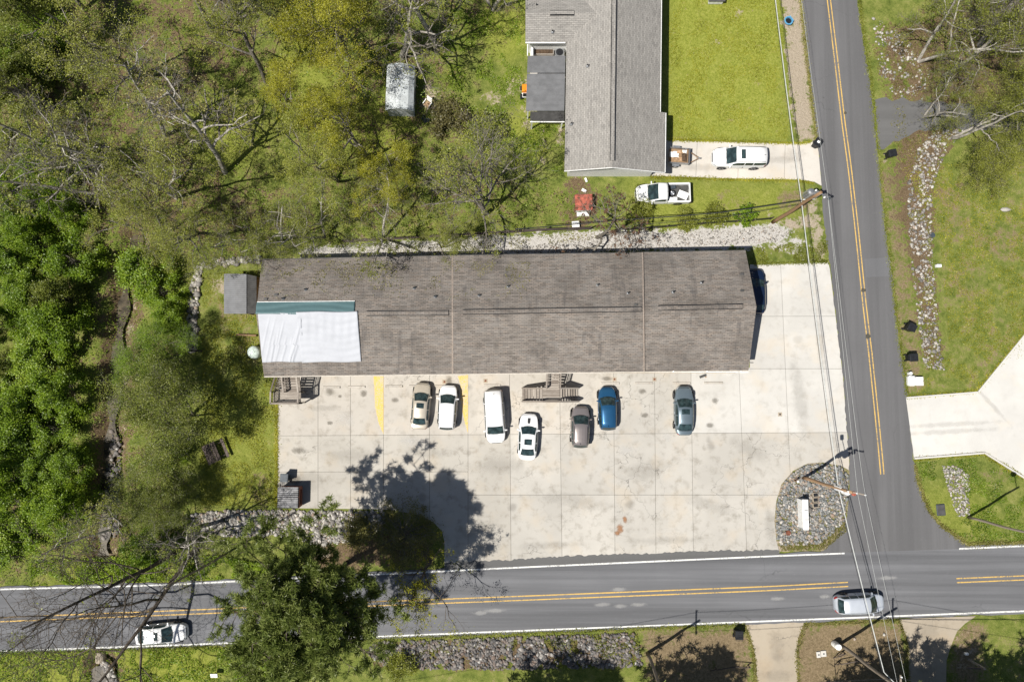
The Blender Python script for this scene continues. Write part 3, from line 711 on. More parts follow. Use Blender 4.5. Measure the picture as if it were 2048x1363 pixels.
pd = strip('asphalt_drive', [(1750,200),(1800,198),(1870,205),(2000,215),(2420,240)], [(1757,300),(1790,285),(1850,258),(2000,262),(2420,300)], 0.0, K['asphalt_edge'], 60, 0.25, 9)
tag(pd, 'grey gravelly drive under the trees at the right', 'driveway', kind='structure')
# kerb of the wide driveway
for pts in ([(1812,795),(1955,784),(2048,670),(2420,228)], [(1828,916),(1968,905),(2048,955),(2420,1182)]):
    c = [P(*p) for p in pts]; mb = MB()
    for a, b in zip(c[:-1], c[1:]): mb.bar(a+Vector((0,0,.03)), b+Vector((0,0,.03)), 0.16, 0.22)
    tag(mb.build('kerb', K['concrete_new'], None), 'pale raised concrete edge along the wide new driveway', 'kerb', 'driveway edges', 'structure')

# ------------------------------------------------------------------ creek water and culvert
wv = smooth_line(CREEK, 40); V = []; F = []
for k, q in enumerate(wv):
    c = P(q.x, q.y, -0.72); ww = 0.5 + 0.25*math.sin(k*1.3) ; V += [(c.x-ww, c.y, -0.78), (c.x+ww, c.y, -0.78)]
F = [(2*k, 2*k+1, 2*k+3, 2*k+2) for k in range(39)]
tag(link(bpy.data.objects.new('creek_water', mesh('creek_water', V, [f[::-1] for f in F], K['water']))), 'shallow brown creek running through the wood', 'creek', kind='structure')
sheet_w = sheet('pool_water', [p.to_2d() for p in PP([(172,1372),(176,1345),(192,1331),(206,1330),(216,1345),(222,1372),(230,1480),(160,1480)], -0.55)], -0.5, K['water'])
tag(sheet_w, 'murky pool at the culvert outlet below the road', 'pool', kind='structure')

# ------------------------------------------------------------------ stone beds
ICO_V = None
def ico():
    bm = bmesh.new(); bmesh.ops.create_icosphere(bm, subdivisions=1, radius=1.0)
    v = np.array([x.co[:] for x in bm.verts]); f = np.array([[q.index for q in t.verts] for t in bm.faces]); bm.free(); return v, f
IV, IF = ico()
def stones_np(C, S, r):
    n = len(C)
    rad = r.uniform(0.72, 1.2, (n, len(IV), 1))
    sc3 = r.uniform(0.65, 1.25, (n, 1, 3)); sc3[:, :, 2] *= 0.72
    v = IV[None]*rad*sc3
    a = r.uniform(0, 6.28, n); ca, sa = np.cos(a)[:, None], np.sin(a)[:, None]
    x = v[..., 0]*ca - v[..., 1]*sa; y = v[..., 0]*sa + v[..., 1]*ca
    v = np.stack([x, y, v[..., 2]], -1)*S[:, None, None] + C[:, None, :]
    f = (IF[None] + (np.arange(n)*len(IV))[:, None, None]).reshape(-1, 3)
    return v.reshape(-1, 3), f
BIG = []
for k in range(5):
    v, f = stones_np(np.zeros((1, 3)), np.ones(1), np.random.default_rng(50+k)); BIG.append(npmesh('stone', v, f, K['stone_pale']))
def stone_bed(name, label, poly, n, smin, smax, mat, seed, z=-0.02, big=0, bigs=(0.28, 0.5), pow_=2.2, gap=0.0):
    pow_ += .7; smax *= 1.15; gap = max(gap, .2)
    r = np.random.default_rng(seed)
    xs = [p[0] for p in poly]; ys = [p[1] for p in poly]
    m = n*4; X = r.uniform(min(xs), max(xs), m); Y = r.uniform(min(ys), max(ys), m)
    ok = inside(poly, X, Y)
    if gap: ok &= vnoise(X, Y, 0.06, seed+1) > gap
    X, Y = X[ok][:n], Y[ok][:n]
    W = np.array([P(a, b)[:] for a, b in zip(X, Y)])
    S = smin + (smax-smin)*r.random(len(W))**pow_
    W[:, 2] = z + S*0.25
    v, f = stones_np(W, S, r)
    o = mobj(name, npmesh(name, v, f, mat)); tag(o, label, 'stones', kind='stuff')
    for k in range(min(big, len(X))):
        q = bpy.data.objects.new('stone', BIG[k % 5])
        q.material_slots[0].link = 'OBJECT'; q.material_slots[0].material = mat
        s = r.uniform(*bigs); q.location = (W[k][0], W[k][1], z + s*0.3); q.scale = (s, s*r.uniform(.7,1), s*.7); q.rotation_euler = (0, 0, r.uniform(0, 6))
        link(q, o)
    return o
ISLAND = [(1679,933),(1646,926),(1616,928),(1588,943),(1565,969),(1555,1001),(1551,1041),(1554,1075),(1562,1090),(1640,1086),(1665,1068),(1688,1040),(1694,1000),(1696,950)]
isl = sheet('corner_island', [p.to_2d() for p in PP([(1699,940),(1682,931),(1646,924),(1616,926),(1586,941),(1562.7,968),(1552.7,1001),(1548.7,1041),(1552.7,1081),(1559,1102),(1646,1101),(1669,1078),(1693,1042),(1697,1000)])], 0.012, K['ground'])
tag(isl, 'rounded corner bed of soil and dry grass under the stones', 'island', kind='structure')
for nm in ('cover', 'cover2'):
    a_ = isl.data.color_attributes.new(nm, 'FLOAT_COLOR', 'POINT')
    a_.data.foreach_set('color', np.tile(np.array([0.25, 0.6, 0.0, 1.0] if nm == 'cover' else [0, 0.45, 0, 1.0], np.float32), len(isl.data.vertices)))
stone_bed('river_stone_bed', 'mixed grey river stones covering the rounded corner island', ISLAND, 4200, 0.05, 0.17, K['stone_mixed'], 11, 0.02, 20, (0.16, 0.24), 1.8)
stone_bed('riprap_bed', 'scattered pale rocks along the verge right of the side road', [(1905,255),(1870,262),(1835,300),(1818,360),(1815,430),(1822,500),(1832,600),(1842,680),(1850,735),(1890,740),(1880,680),(1872,600),(1866,520),(1862,430),(1872,350),(1895,300),(1930,262)], 1700, 0.05, 0.18, K['stone_pale'], 12, -0.05, 36, (0.15, 0.27), 2.4, 0.38)
stone_bed('riprap_patch', 'pale rubble under the trees at the upper right', [(1745,30),(1800,60),(1860,140),(1850,200),(1790,190),(1760,150)], 380, 0.05, 0.16, K['stone_pale'], 17, -0.05, 8, (0.15, 0.25), 2.2, 0.42)
stone_bed('dark_riprap', 'dark grey riprap strip along the lower edge of the road', [(742,1290),(760,1283),(1000,1274),(1270,1265),(1278,1290),(1284,1330),(1250,1333),(1000,1338),(780,1336),(738,1310)], 5200, 0.05, 0.2, K['stone_grey'], 13, -0.05, 30, (0.18, 0.27), 1.7, 0.33)
stone_bed('pale_riprap', 'pale white and grey riprap below the left lot corner', [(380,1030),(440,1020),(600,1020),(770,1021),(770,1050),(720,1080),(640,1092),(560,1068),(470,1075),(400,1060)], 3300, 0.06, 0.21, K['stone_pale'], 14, -0.05, 40, (0.2, 0.32), 1.6)
stone_bed('rock_border', 'white rock border left of the dark shed', [(388,535),(402,524),(440,516),(520,512),(520,524),(440,530),(404,542),(398,580),(396,640),(394,700),(376,706),(374,640),(382,580)], 620, 0.1, 0.3, K['stone_pale'], 15, -0.05, 40, (0.28, 0.42), 1.2)
stone_bed('creek_rocks', 'wet pale rocks in the creek bed', [(214,860),(232,860),(232,950),(226,1080),(196,1080),(202,960)], 300, 0.08, 0.26, K['stone_grey'], 16, -0.85, 3, (0.2, 0.26), 1.6)
stone_bed('lawn_gravel', 'patch of pale gravel in the grass right of the junction', [(1885,930),(1915,932),(1938,950),(1940,1030),(1915,1032),(1898,985)], 700, 0.05, 0.13, K['stone_pale'], 18, -0.06, 0, gap=0.25)
stone_bed('white_gravel', 'loose white gravel strip behind the apartments', [(1000,500),(1180,474),(1300,466),(1450,460),(1545,452),(1590,462),(1550,484),(1300,496),(1000,508)], 2200, 0.03, 0.09, K['stone_pale'], 19, -0.06, 0)
stone_bed('culvert_rocks', 'pale rocks at the culvert pool', [(200,1325),(214,1326),(224,1345),(234,1372),(220,1375),(208,1350)], 130, 0.08, 0.3, K['stone_pale'], 20, -0.3, 6, (0.22, 0.34), 1.4)

for i, (x, y, a, b, r) in enumerate(((1900,848,120,7,3),(1905,862,120,7,3),(1975,800,80,6,-48))): stain(x, y, a, b, i, K['tyre_dirt'], r, bpy.data.objects['wide_driveway'], 0.0145)
for i, (x, y, a, b, r) in enumerate(((1560,320,60,10,0),(1400,335,60,10,0),(1590,310,30,20,0),(1460,300,50,8,0))): stain(x, y, a, b, i, K['tyre_dirt'], r, bpy.data.objects['house_driveway'], 0.0145)
for i, (x, y, a, b, r) in enumerate(((1555,1290,22,40,0),(1550,1350,40,14,0))): stain(x, y, a, b, i, K['tyre_dirt'], r, bpy.data.objects['south_driveway'], 0.0055)
for i, (x, y, a, b, r) in enumerate(((1855,1265,30,30,0),(1855,1340,30,20,0))): stain(x, y, a, b, i, K['tyre_dirt'], r, bpy.data.objects['flared_driveway'], 0.0055)

# ================================================================== BUILDINGS
def quad_slab(name, pts, thick, mat, parent):      # pts: 4 world points (counter-clockwise from above), thickened downwards
    t = Vector((0, 0, thick)); V = [Vector(p) for p in pts] + [Vector(p)-t for p in pts]; n = len(pts)
    F = [tuple(range(n)), tuple(reversed(range(n, 2*n)))] + [(n+i, n+(i+1) % n, (i+1) % n, i) for i in range(n)]
    return MB().add(V, F).build(name, mat, parent)
def lerp2(a, b, t): return (a[0]+(b[0]-a[0])*t, a[1]+(b[1]-a[1])*t)

K['gutter'] = plain('beige_gutter', (0.50, 0.46, 0.40), 0.6)
# ---- apartment building: long gable roof in three slightly stepped lengths
ZE, ZR = 4.5, 6.55
apt = thing('apartment_building', 'long low apartment block under a brown shingle gable roof', 'building', P(1010, 630, 0))
A0 = apt.location.copy()
def loc(v): return Vector(v) - A0
NE_, SE_ = [(524,519),(905,511),(1285,504.8),(1491,500.5)], [(528,752),(905,747.5),(1288,742.5),(1497,740)]
RG_ = [(512,626),(905,623.5),(1287,617),(1513,613)]
offs = [-0.07, 0.0, -0.13]
mats_roof = K['shingle']
for k in range(3):
    dz = offs[k]
    n0, n1 = P(*NE_[k], ZE+dz), P(*NE_[k+1], ZE+dz)
    s0, s1 = P(*SE_[k], ZE+dz), P(*SE_[k+1], ZE+dz)
    r0, r1 = P(*RG_[k], ZR+dz), P(*RG_[k+1], ZR+dz)
    quad_slab('roof_slope', [loc(s0), loc(s1), loc(r1), loc(r0)], 0.16, K['shingle'], apt)
    quad_slab('roof_slope', [loc(r0), loc(r1), loc(n1), loc(n0)], 0.16, K['shingle'], apt)
    # gutter and fascia
    MB().bar(loc(s0)+Vector((0,-.05,-.1)), loc(s1)+Vector((0,-.05,-.1)), 0.09, 0.12).build('gutter', K['gutter'], apt)
    MB().bar(loc(n0)+Vector((0,.05,-.1)), loc(n1)+Vector((0,.02,-.1)), 0.05, 0.12).build('gutter', K['metal_darker'], apt)
    if k < 2:   # shingled seam cap between the lengths
        zz = Vector((0,0,.03 + (0.0 if k else 0.02)))
        MB().bar(loc(s1)+zz, loc(r1)+zz, 0.13, 0.05).bar(loc(r1)+zz, loc(n1)+zz, 0.13, 0.05).build('seam_cap', K['shingle_cap'], apt)
for (x0, x1, y0, y1, dz) in ((733,897,626.5,625.5,-0.07),(926,1283,624,618,0.0),(1316,1485,616,612.5,-0.13)):
    a, b = loc(P(x0, y0, ZR+dz)), loc(P(x1, y1, ZR+dz))
    rv = MB().bar(a+Vector((0,0,.05)), b+Vector((0,0,.05)), 0.34, 0.07).build('ridge_vent', K['shingle'], apt)
    for s in (-1, 1):
        MB().bar(a+Vector((0,s*.215,.055)), b+Vector((0,s*.205,.05)), 0.05, 0.05).build('vent_slot', K['black_plastic'], rv)
    n = int((b-a).length/0.34)
    for i in range(n):
        q = a.lerp(b, (i+.5)/n); MB().box(q.x-.155, q.x+.155, q.y-.165, q.y+.165, q.z+.087, q.z+.098+0.006*(i % 2)).build('cap_shingle', K['shingle'], rv)
def roof_z(px, py):                                # height of the north slope under a photo pixel
    t = (px-524)/(1492-524); ye = 519 + (500.5-519)*t; yr = 626 + (613-626)*t
    return ZE + (ZR-ZE)*max(0, min(1, (py-ye)/(yr-ye)))
pipe = None
for (x, y) in ((611,579),(566,597),(828,576),(870,593),(958,591),(1016,573),(1195,570),(1256,586),(1346,584),(1403,565)):
    z = roof_z(x, y); c = loc(P(x, y, z))
    if pipe is None:
        pipe = MB().lathe([(.16,-.1),(.15,.03),(.08,.10),(.06,.11)], n=12).build('vent_pipe', K['steel'], apt)
        MB().lathe([(.06,.05),(.06,.36),(.045,.36),(.045,.3)], n=10).build('pipe', K['black_plastic'], pipe); p_ = pipe
    else:
        p_ = copy_tree(pipe, apt)
    p_.location = c
for (x, y) in ((1272,609),(1484,581),(1484,548),(552,589),(531,598)):
    z = roof_z(x, y); c = loc(P(x, y, z+.03)); MB().box(c.x-.16, c.x+.16, c.y-.1, c.y+.1, c.z, c.z+.03).build('loose_shingle', K['metal_darker'], apt)
# walls, gables, walkway, posts, doors and windows
wx0, wx1 = P(535, 700, ZE).x-A0.x, P(1484, 700, ZE).x-A0.x
yn, ys = P(900, 514, ZE).y-A0.y, P(900, 748, ZE).y-A0.y
yw0, yw1 = ys+1.35, yn-0.45
MB().box(wx0, wx1, yw0, yw1, -0.1, ZE-0.05).build('wall', K['brick'], apt)
ym = (yn+ys)/2
for x in (wx0, wx1-.15):
    MB().add([(x,yw0,ZE-.05),(x,yw1,ZE-.05),(x,ym,ZR-.36),(x+.15,yw0,ZE-.05),(x+.15,yw1,ZE-.05),(x+.15,ym,ZR-.36)], [(0,1,2),(5,4,3),(0,2,5,3),(2,1,4,5),(1,0,3,4)]).build('gable', K['siding'], apt)
MB().box(wx0, wx1, ys+.15, yw0-.003, 2.3, 2.45).build('walkway', K['concrete_old'], apt)
ww_ = wx1-wx0
for i in range(15):
    x = wx0 + .1 + i*(ww_-.2)/14; MB().box(x-.07, x+.07, ys+.18, ys+.32, 0, 2.3).box(x-.06, x+.06, ys+.2, ys+.31, 2.45, ZE-.1).build('post', K['trim'], apt)
for i in range(14):
    x = wx0 + (i+.5)*ww_/14
    for zf in (0.02, 2.46):
        d = MB().box(x-1.1, x-.2, yw0-.05, yw0-.003, zf, zf+1.95).build('door', K['siding'], apt)
        MB().lathe([(.03,0),(.04,.05)], (x-.3, yw0-.08, zf+1), 8).build('handle', K['steel'], d)
        f = MB().box(x+.2, x+1.2, yw0-.05, yw0-.003, zf+.8, zf+1.75).build('window', K['trim'], apt)
        MB().box(x+.27, x+1.13, yw0-.07, yw0-.052, zf+.87, zf+1.68).build('pane', K['window_glass'], f)
rail = MB()
for a, b in ((538,537),(600,1088),(1126,1490)):
    xa, xb = P(a,748,2.5).x-A0.x, P(b,748,2.5).x-A0.x
    if xb-xa > .5: rail.box(xa, xb, ys+.2, ys+.25, 3.38, 3.44).box(xa, xb, ys+.2, ys+.24, 2.6, 2.64)
rail.build('walkway_railing', K['trim'], apt)

# ---- tarps on the left end of the roof (wrinkled sheets with real folds)
def roof_pt(px_t, v, lift):        # px_t along the roof in photo x (left length), v: 0 ridge .. 1 south eave, negative = north slope
    k = (px_t-526)/(905-526)
    r_ = P(512+(905-512)*k, 626-2.5*k, ZR+offs[0]); s_ = P(528+(905-528)*k, 752-4.5*k, ZE+offs[0]); n_ = P(524+(905-524)*k, 519-8*k, ZE+offs[0])
    q = r_.lerp(s_, v) if v >= 0 else r_.lerp(n_, -v)
    return q + Vector((0, 0, lift))
def tarp(name, label, fx, v0, v1, mat, lift, seed, nu=60, nv=44, wr=0.03, mode=0):
    V = []; r = random.Random(seed); F = []
    ph = [r.uniform(0, 6) for _ in range(6)]
    folds = [(r.uniform(-.1, .75), r.uniform(.15, .55), r.uniform(.006, .02), r.uniform(.3, 1.0), r.uniform(0, .5)) for _ in range(13)]
    for j in range(nv+1):
        v = v0 + (v1-v0)*j/nv
        for i in range(nu+1):
            u = i/nu; x0, x1 = fx(v); q = roof_pt(x0+(x1-x0)*u, v + (0.006*math.sin(9*u+ph[0]) if j in (0, nv) else 0), lift)
            if mode == 0:   # diagonal sagging folds fanning from the upper left corner
                h = wr*1.5*sum(am*math.exp(-((u-u0-sl*(.75-v))/wd_)**2)*min(1, max(0, (v-vs)*5)) for u0, sl, wd_, am, vs in folds) + wr*.15*math.sin(v*21+ph[2]+3*u)
            else:           # fine horizontal rumples
                h = wr*.45*math.sin(v*58+2.4*math.sin(u*6+ph[1])+ph[2]) + wr*.35*math.sin(v*31+u*5+ph[3]) + wr*.16*r.uniform(-1, 1) + wr*.3*math.sin(u*46+6*v)*max(0, math.sin(v*5+ph[4]))
            h += 0.02*math.sin(u*5+ph[4])*math.sin(v*8+ph[5])
            V.append(q + Vector((0, 0, h + wr*1.2)))
    for j in range(nv):
        for i in range(nu):
            a = j*(nu+1)+i; F.append((a, a+nu+1, a+nu+2, a+1))
    o = link(bpy.data.objects.new(name, mesh(name, V, F, mat, True)))
    sm = o.modifiers.new('thickness', 'SOLIDIFY'); sm.thickness = 0.012; sm.offset = -1
    return tag(o, label, 'tarp', 'tarps weighed down on the apartment roof')
tarp('roof_tarp', 'smaller creased white tarp at the left end of the brown roof', lambda v: (530-4*v, 613-4*v+(6 if v > .5 else 0)), 0.0, 0.775, K['tarp_white'], 0.035, 3, wr=0.055, mode=0)
tarp('roof_tarp', 'larger rumpled white tarp on the brown roof, right of the smaller one', lambda v: (604+2*v, 722+2*v), -0.02, 0.785, K['tarp_white'], 0.085, 4, wr=0.032, mode=1)
tarp('roof_tarp', 'narrow teal tarp strip along the roof ridge above the white tarps', lambda v: (526, 716), -0.20, 0.02, K['tarp_teal'], 0.045, 5, nu=80, nv=14, wr=0.04, mode=1)
MB().bar(roof_pt(527,-.2,.14), roof_pt(716,-.2,.14), .05, .04).build('tarp_batten', K['trim'], apt).location = -A0

# ---- house with grey roof
hz, hr = 2.75, 4.55
house = thing('house', 'single storey house under a grey shingle roof at the top', 'house', P(1230, 170, 0)); H0 = house.location.copy()
def hl(v): return Vector(v) - H0
def hp(x, y, z): return hl(P(x, y, z))
rg0, rg1 = hp(1230, -160, hr), hp(1224.5, 334, hr)
# west slope, east slope (with the stepped garage eave)
quad_slab('roof_slope', [rg1, rg0, hp(1137,-160,hz), hp(1129,341,hz)], .15, K['shingle_grey'], house)
e0, e1 = hp(1324,-160,hz), hp(1320,224.5,hz)
quad_slab('roof_slope', [rg0, rg1 + (rg0-rg1)*((rg1.y-e1.y)/(rg1.y-rg0.y)), e1, e0], .15, K['shingle_grey'], house)
g0, g1 = hp(1331,225.5,hz-.18), hp(1329.5,344,hz-.18)
rgm = rg1 + (rg0-rg1)*((rg1.y-g0.y)/(rg1.y-rg0.y))
quad_slab('roof_slope', [rgm, rg1, g1, g0], .15, K['shingle_grey'], house)
MB().bar(e0+Vector((.03,0,-.1)), e1+Vector((.03,0,-.1)), .1, .12).bar(g0+Vector((.03,0,-.1)), g1+Vector((.03,0,-.1)), .1, .12).build('gutter', K['trim'], house)
MB().bar(rg1+Vector((0,-.04,-.12)), g1+Vector((0,-.04,-.12)), .05, .18).bar(rg1+Vector((0,-.04,-.12)), hp(1129,341,hz)+Vector((0,-.04,-.12)), .05, .18).build('rake_board', K['trim'], house)
rv = MB().bar(rg0+Vector((0,0,.05)), rg1+Vector((0,.6,.05)), .34, .07).build('ridge_vent', K['shingle_grey'], house)
for s in (-1, 1): MB().bar(rg0+Vector((s*.22,0,.05)), rg1+Vector((s*.21,.6,.05)), .06, .05).build('vent_slot', K['black_plastic'], rv)
nn = 74
for i in range(nn):
    q = rg0.lerp(rg1+Vector((0,.6,0)), (i+.5)/nn); MB().box(q.x-.165, q.x+.165, q.y-.14, q.y+.14, q.z+.087, q.z+.098+.006*(i % 2)).build('cap_shingle', K['shingle_grey'], rv)
# west wing: ridge runs left-right, dies into the main slope
wr_ = hz + 1.15
wr0, wr1 = hp(1051, 26, wr_), hp(1190, 26, wr_)
quad_slab('wing_roof', [hp(1051,84,hz), hp(1136,84,hz), hp(1192,26,wr_), wr0], .15, K['shingle_grey_wing'], house)
quad_slab('wing_roof', [wr0, hp(1192,26,wr_), hp(1136,-36,hz), hp(1051,-36,hz)], .15, K['shingle_grey_wing'], house)
MB().bar(hp(1100,26,wr_)+Vector((0,0,.05)), hp(1148,26,wr_)+Vector((0,0,.05)), .34, .08).build('ridge_vent', K['shingle_grey_wing'], house)
MB().bar(hp(1100,26,wr_)+Vector((0,-.22,.0)), hp(1148,26,wr_)+Vector((0,-.22,.0)), .05, .1).bar(hp(1100,26,wr_)+Vector((0,.22,.0)), hp(1148,26,wr_)+Vector((0,.22,.0)), .05, .1).build('vent_slot', K['black_plastic'], house)
MB().bar(hp(1051,84,hz)+Vector((0,-.04,-.1)), hp(1131,84,hz)+Vector((0,-.04,-.1)), .1, .12).build('gutter', K['trim'], house)
for (x, y, z) in ((1073,12,3.5),(1105,64,3.2),(1175,132,3.7),(1143,248,3.1)):
    c = hp(x, y, z); vp = MB().lathe([(.16,-.1),(.15,.03),(.08,.10),(.06,.11)], c, 12).build('vent_pipe', K['steel'], house); MB().lathe([(.06,.05),(.06,.34)], c, 10).build('pipe', K['black_plastic'], vp)
hw0, hw1 = hp(1137,330,hz), hp(1317,330,hz); hyS = hp(1220,340,hz).y + .25; hyN = hp(1220,-150,hz).y
MB().box(hw0.x+.1, hw1.x-.3, hyS, hyN, -.1, hz-.1).build('wall', K['siding'], house)
xm = rg1.x
MB().add([(hw0.x+.1,hyS,hz-.1),(hw1.x-.3,hyS,hz-.1),(xm,hyS,hr-.34),(hw0.x+.1,hyS+.12,hz-.1),(hw1.x-.3,hyS+.12,hz-.1),(xm,hyS+.12,hr-.34)], [(0,1,2),(5,4,3),(0,2,5,3),(2,1,4,5),(1,0,3,4)]).build('gable', K['siding'], house)
MB().box(hp(1058,60,hz).x, hw0.x+.09, hp(1100,78,hz).y, hp(1100,-30,hz).y, -.1, hz-.1).build('wing_wall', K['siding'], house)
for i in range(5):
    yv = hyN + (hyS-hyN)*(i+.5)/5.6
    f = MB().box(hw1.x-.297, hw1.x-.25, yv-.7, yv+.7, .95, 2.1).build('window', K['trim'], house); MB().box(hw1.x-.249, hw1.x-.235, yv-.62, yv+.62, 1.03, 2.02).build('pane', K['window_glass'], f)
MB().box(hw1.x-.297, hw1.x-.25, hp(0,320,hz).y, hp(0,245,hz).y, .0, 2.2).build('garage_door', K['trim'], house)
# porch roofs of ribbed metal, two decks of panels
def ribbed(name, a, b, c, d, n, mat, parent, rib=.05):   # quad a->b (across ribs), d->c; one panel object per sheet
    for i in range(n):
        V = []; F = []; m = 5
        for k in range(m+1):
            t = (i + k/m)/n * 1.0
            for z in ((0, rib, rib, 0) if k < m else (0,)):
                pass
        prof = []
        for k in range(m):
            t0 = (i + k/m)/n; dt = 1/(m*n); prof += [(t0, 0), (t0+dt*.55, 0), (t0+dt*.65, rib), (t0+dt*.9, rib)]
        prof.append(((i+1)/n - .002/n, 0))
        for t, h in prof:
            V += [a.lerp(b, t)+Vector((0,0,h)), d.lerp(c, t)+Vector((0,0,h))]
        F = [(2*q, 2*q+1, 2*q+3, 2*q+2) for q in range(len(prof)-1)]
        o = MB().add(V, F).build(name, mat, parent)
        s = o.modifiers.new('gauge', 'SOLIDIFY'); s.thickness = .02
ribbed('roof_panel', hp(1131,112,2.62), hp(1130,146,2.62), hp(1054,146,2.3), hp(1055.5,112,2.3), 3, K['metal_dark'], house)
ribbed('roof_panel', hp(1130,147.5,2.6), hp(1128.5,222,2.6), hp(1052,222,2.26), hp(1054,147.5,2.26), 6, K['metal_dark'], house)
ribbed('lower_roof_panel', hp(1129,223,2.2), hp(1128.5,242,2.2), hp(1060.5,242,1.95), hp(1060.5,223,1.95), 3, K['metal_darker'], house)
for (x, y) in ((1058,116),(1058,180),(1056,219),(1064,240),(1125,240)):
    q = hp(x, y, 2.2); MB().box(q.x-.06, q.x+.06, q.y-.06, q.y+.06, -.05, 2.2 if y < 230 else 1.9).build('porch_post', K['trim'], house)
MB().bar(hp(1060,244,1.9), hp(1129,244,1.9), .08, .12).bar(hp(1055,86,2.3), hp(1055,112,2.3), .08, .12).build('porch_beam', K['trim'], house)
q0, q1 = hp(1060,112,0), hp(1130,84,0); MB().box(q0.x, q1.x, q0.y-5.2, q1.y, -.1, .12).build('porch_slab', K['concrete_drive'], house)
q0, q1 = hp(1062,111,1), hp(1068,86,1); MB().box(q0.x, q1.x, q0.y, q1.y, .12, 1.0).build('half_wall', K['trim'], house)
c = hp(1119,106,.8)
ac = thing('air_conditioner', 'small grey box unit with a dark fan in the porch gap of the house', 'air conditioner', H0+Vector((c.x,c.y,.12)))
MB().cbox(-.45,.45,-.45,.45,0,.85,.04).build('cabinet', K['steel'], ac); MB().lathe([(.36,.85),(.36,.88),(.3,.88)], n=18).build('fan_grille', K['black_plastic'], ac)
c = H0+hp(1085,108,0)
pl = thing('planter', 'weathered planter with sprouting weeds in the porch gap of the house', 'planter', (c.x, c.y, .12))
MB().cbox(-1.1,1.1,-.35,.35,0,.5,.03).build('box', K['wood_grey'], pl); MB().box(-1.0,1.0,-.28,.28,.5,.54).build('soil', K['soil'], pl)
# small roofed box at the top edge of the lawn
c = P(1430, -2, 0); dh = thing('dog_house', 'small shingled kennel on the lawn at the top edge', 'kennel', c)
MB().box(-.7,.7,-.55,.9,-.02,.6).build('wall', K['siding'], dh); ww = MB()
ww.add([(-.85,-.6,.6),(.85,-.6,.6),(.85,.15,.98),(-.85,.15,.98),(-.85,-.6,.54),(.85,-.6,.54),(.85,.15,.92),(-.85,.15,.92)], [(0,1,2,3),(7,6,5,4),(0,4,5,1),(1,5,6,2),(3,2,6,7),(0,3,7,4)]).add([(-.85,.15,.98),(.85,.15,.98),(.85,1.0,.6),(-.85,1.0,.6)], [(0,1,2,3)]).build('roof', K['metal_darker'], dh)

# ---- white metal shed in the trees
def metal_shed():
    a, b, c_, d = P(775,224,1.7), P(822,222,1.7), P(826,130,1.7), P(778,130,1.7)
    o = (a+b+c_+d)/4; o.z = 0
    t = thing('metal_shed', 'white corrugated metal shed with a gambrel roof among bare trees', 'shed', o)
    t.rotation_euler = (0, 0, R(-1.5)); x0, x1, y0, y1 = -1.32, 1.32, -2.2, 2.2
    MB().box(x0+.06, x1-.06, y0+.06, y1-.06, -.05, 1.72).build('wall', K['metal_shed'], t)
    prof = [(x0-.05,1.7),(x0+.42,2.12),(0,2.3),(x1-.42,2.12),(x1+.05,1.7)]
    for k in range(4):
        (xa, za), (xb, zb) = prof[k], prof[k+1]
        n = 7
        ribbed('roof_panel', Vector((xa,y0-.08,za)), Vector((xa,y1+.08,za)), Vector((xb,y1+.08,zb)), Vector((xb,y0-.08,zb)), n, K['metal_shed'], t, .025)
    for y in (y0+.03, y1-.03): MB().add([(x0,y,1.7),(x0+.42,y,2.1),(0,y,2.28),(x1-.42,y,2.1),(x1,y,1.7)], [(0,1,2,3,4)]).build('gable', K['metal_shed'], t)
    MB().box(x1-.06, x1-.03, -.6, .6, .05, 1.65).build('door', K['metal_dark'], t)
metal_shed()
# ---- dark shed behind the apartments
def dark_shed():
    o = P(485, 590, 0); t = thing('tool_shed', 'small shed with grey and dark ribbed metal roof left of the apartments', 'shed', o)
    L = lambda x, y, z: P(x, y, z) - o
    ribbed('roof_panel', L(448,627,2.0), L(448,547,2.0), L(471,547,2.3), L(471,627,2.3), 4, K['metal_dark'], t, .03)
    ribbed('roof_panel', L(471,627,2.3), L(471,547,2.3), L(493,548,2.28), L(493,627,2.28), 4, K['metal_dark'], t, .03)
    ribbed('lower_roof_panel', L(493,627,2.22), L(493,548,2.22), L(513,552,1.9), L(513,627,1.9), 4, K['metal_darker'], t, .03)
    for (x, y) in ((452,622),(452,551),(490,624),(510,624),(510,553)):
        q = L(x, y, 2.0); MB().box(q.x-.05, q.x+.05, q.y-.05, q.y+.05, -.05, 1.97 if x < 500 else 1.86).build('post', K['wood_brown'], t)
    q0, q1 = L(476,621,2), L(512,556,2)
    for i in range(12):
        yy = q0.y + (q1.y-q0.y)*i/12; MB().box(q1.x-.05, q1.x, yy, yy+.26, 0, 1.8).build('plank', K['wood_brown'], t)
    for i in range(10):
        xx = L(456,625,2).x + i*.29; MB().box(xx, xx+.26, q0.y-.1, q0.y-.05, 0.05, 1.9).build('plank', K['wood_grey'], t)
dark_shed()

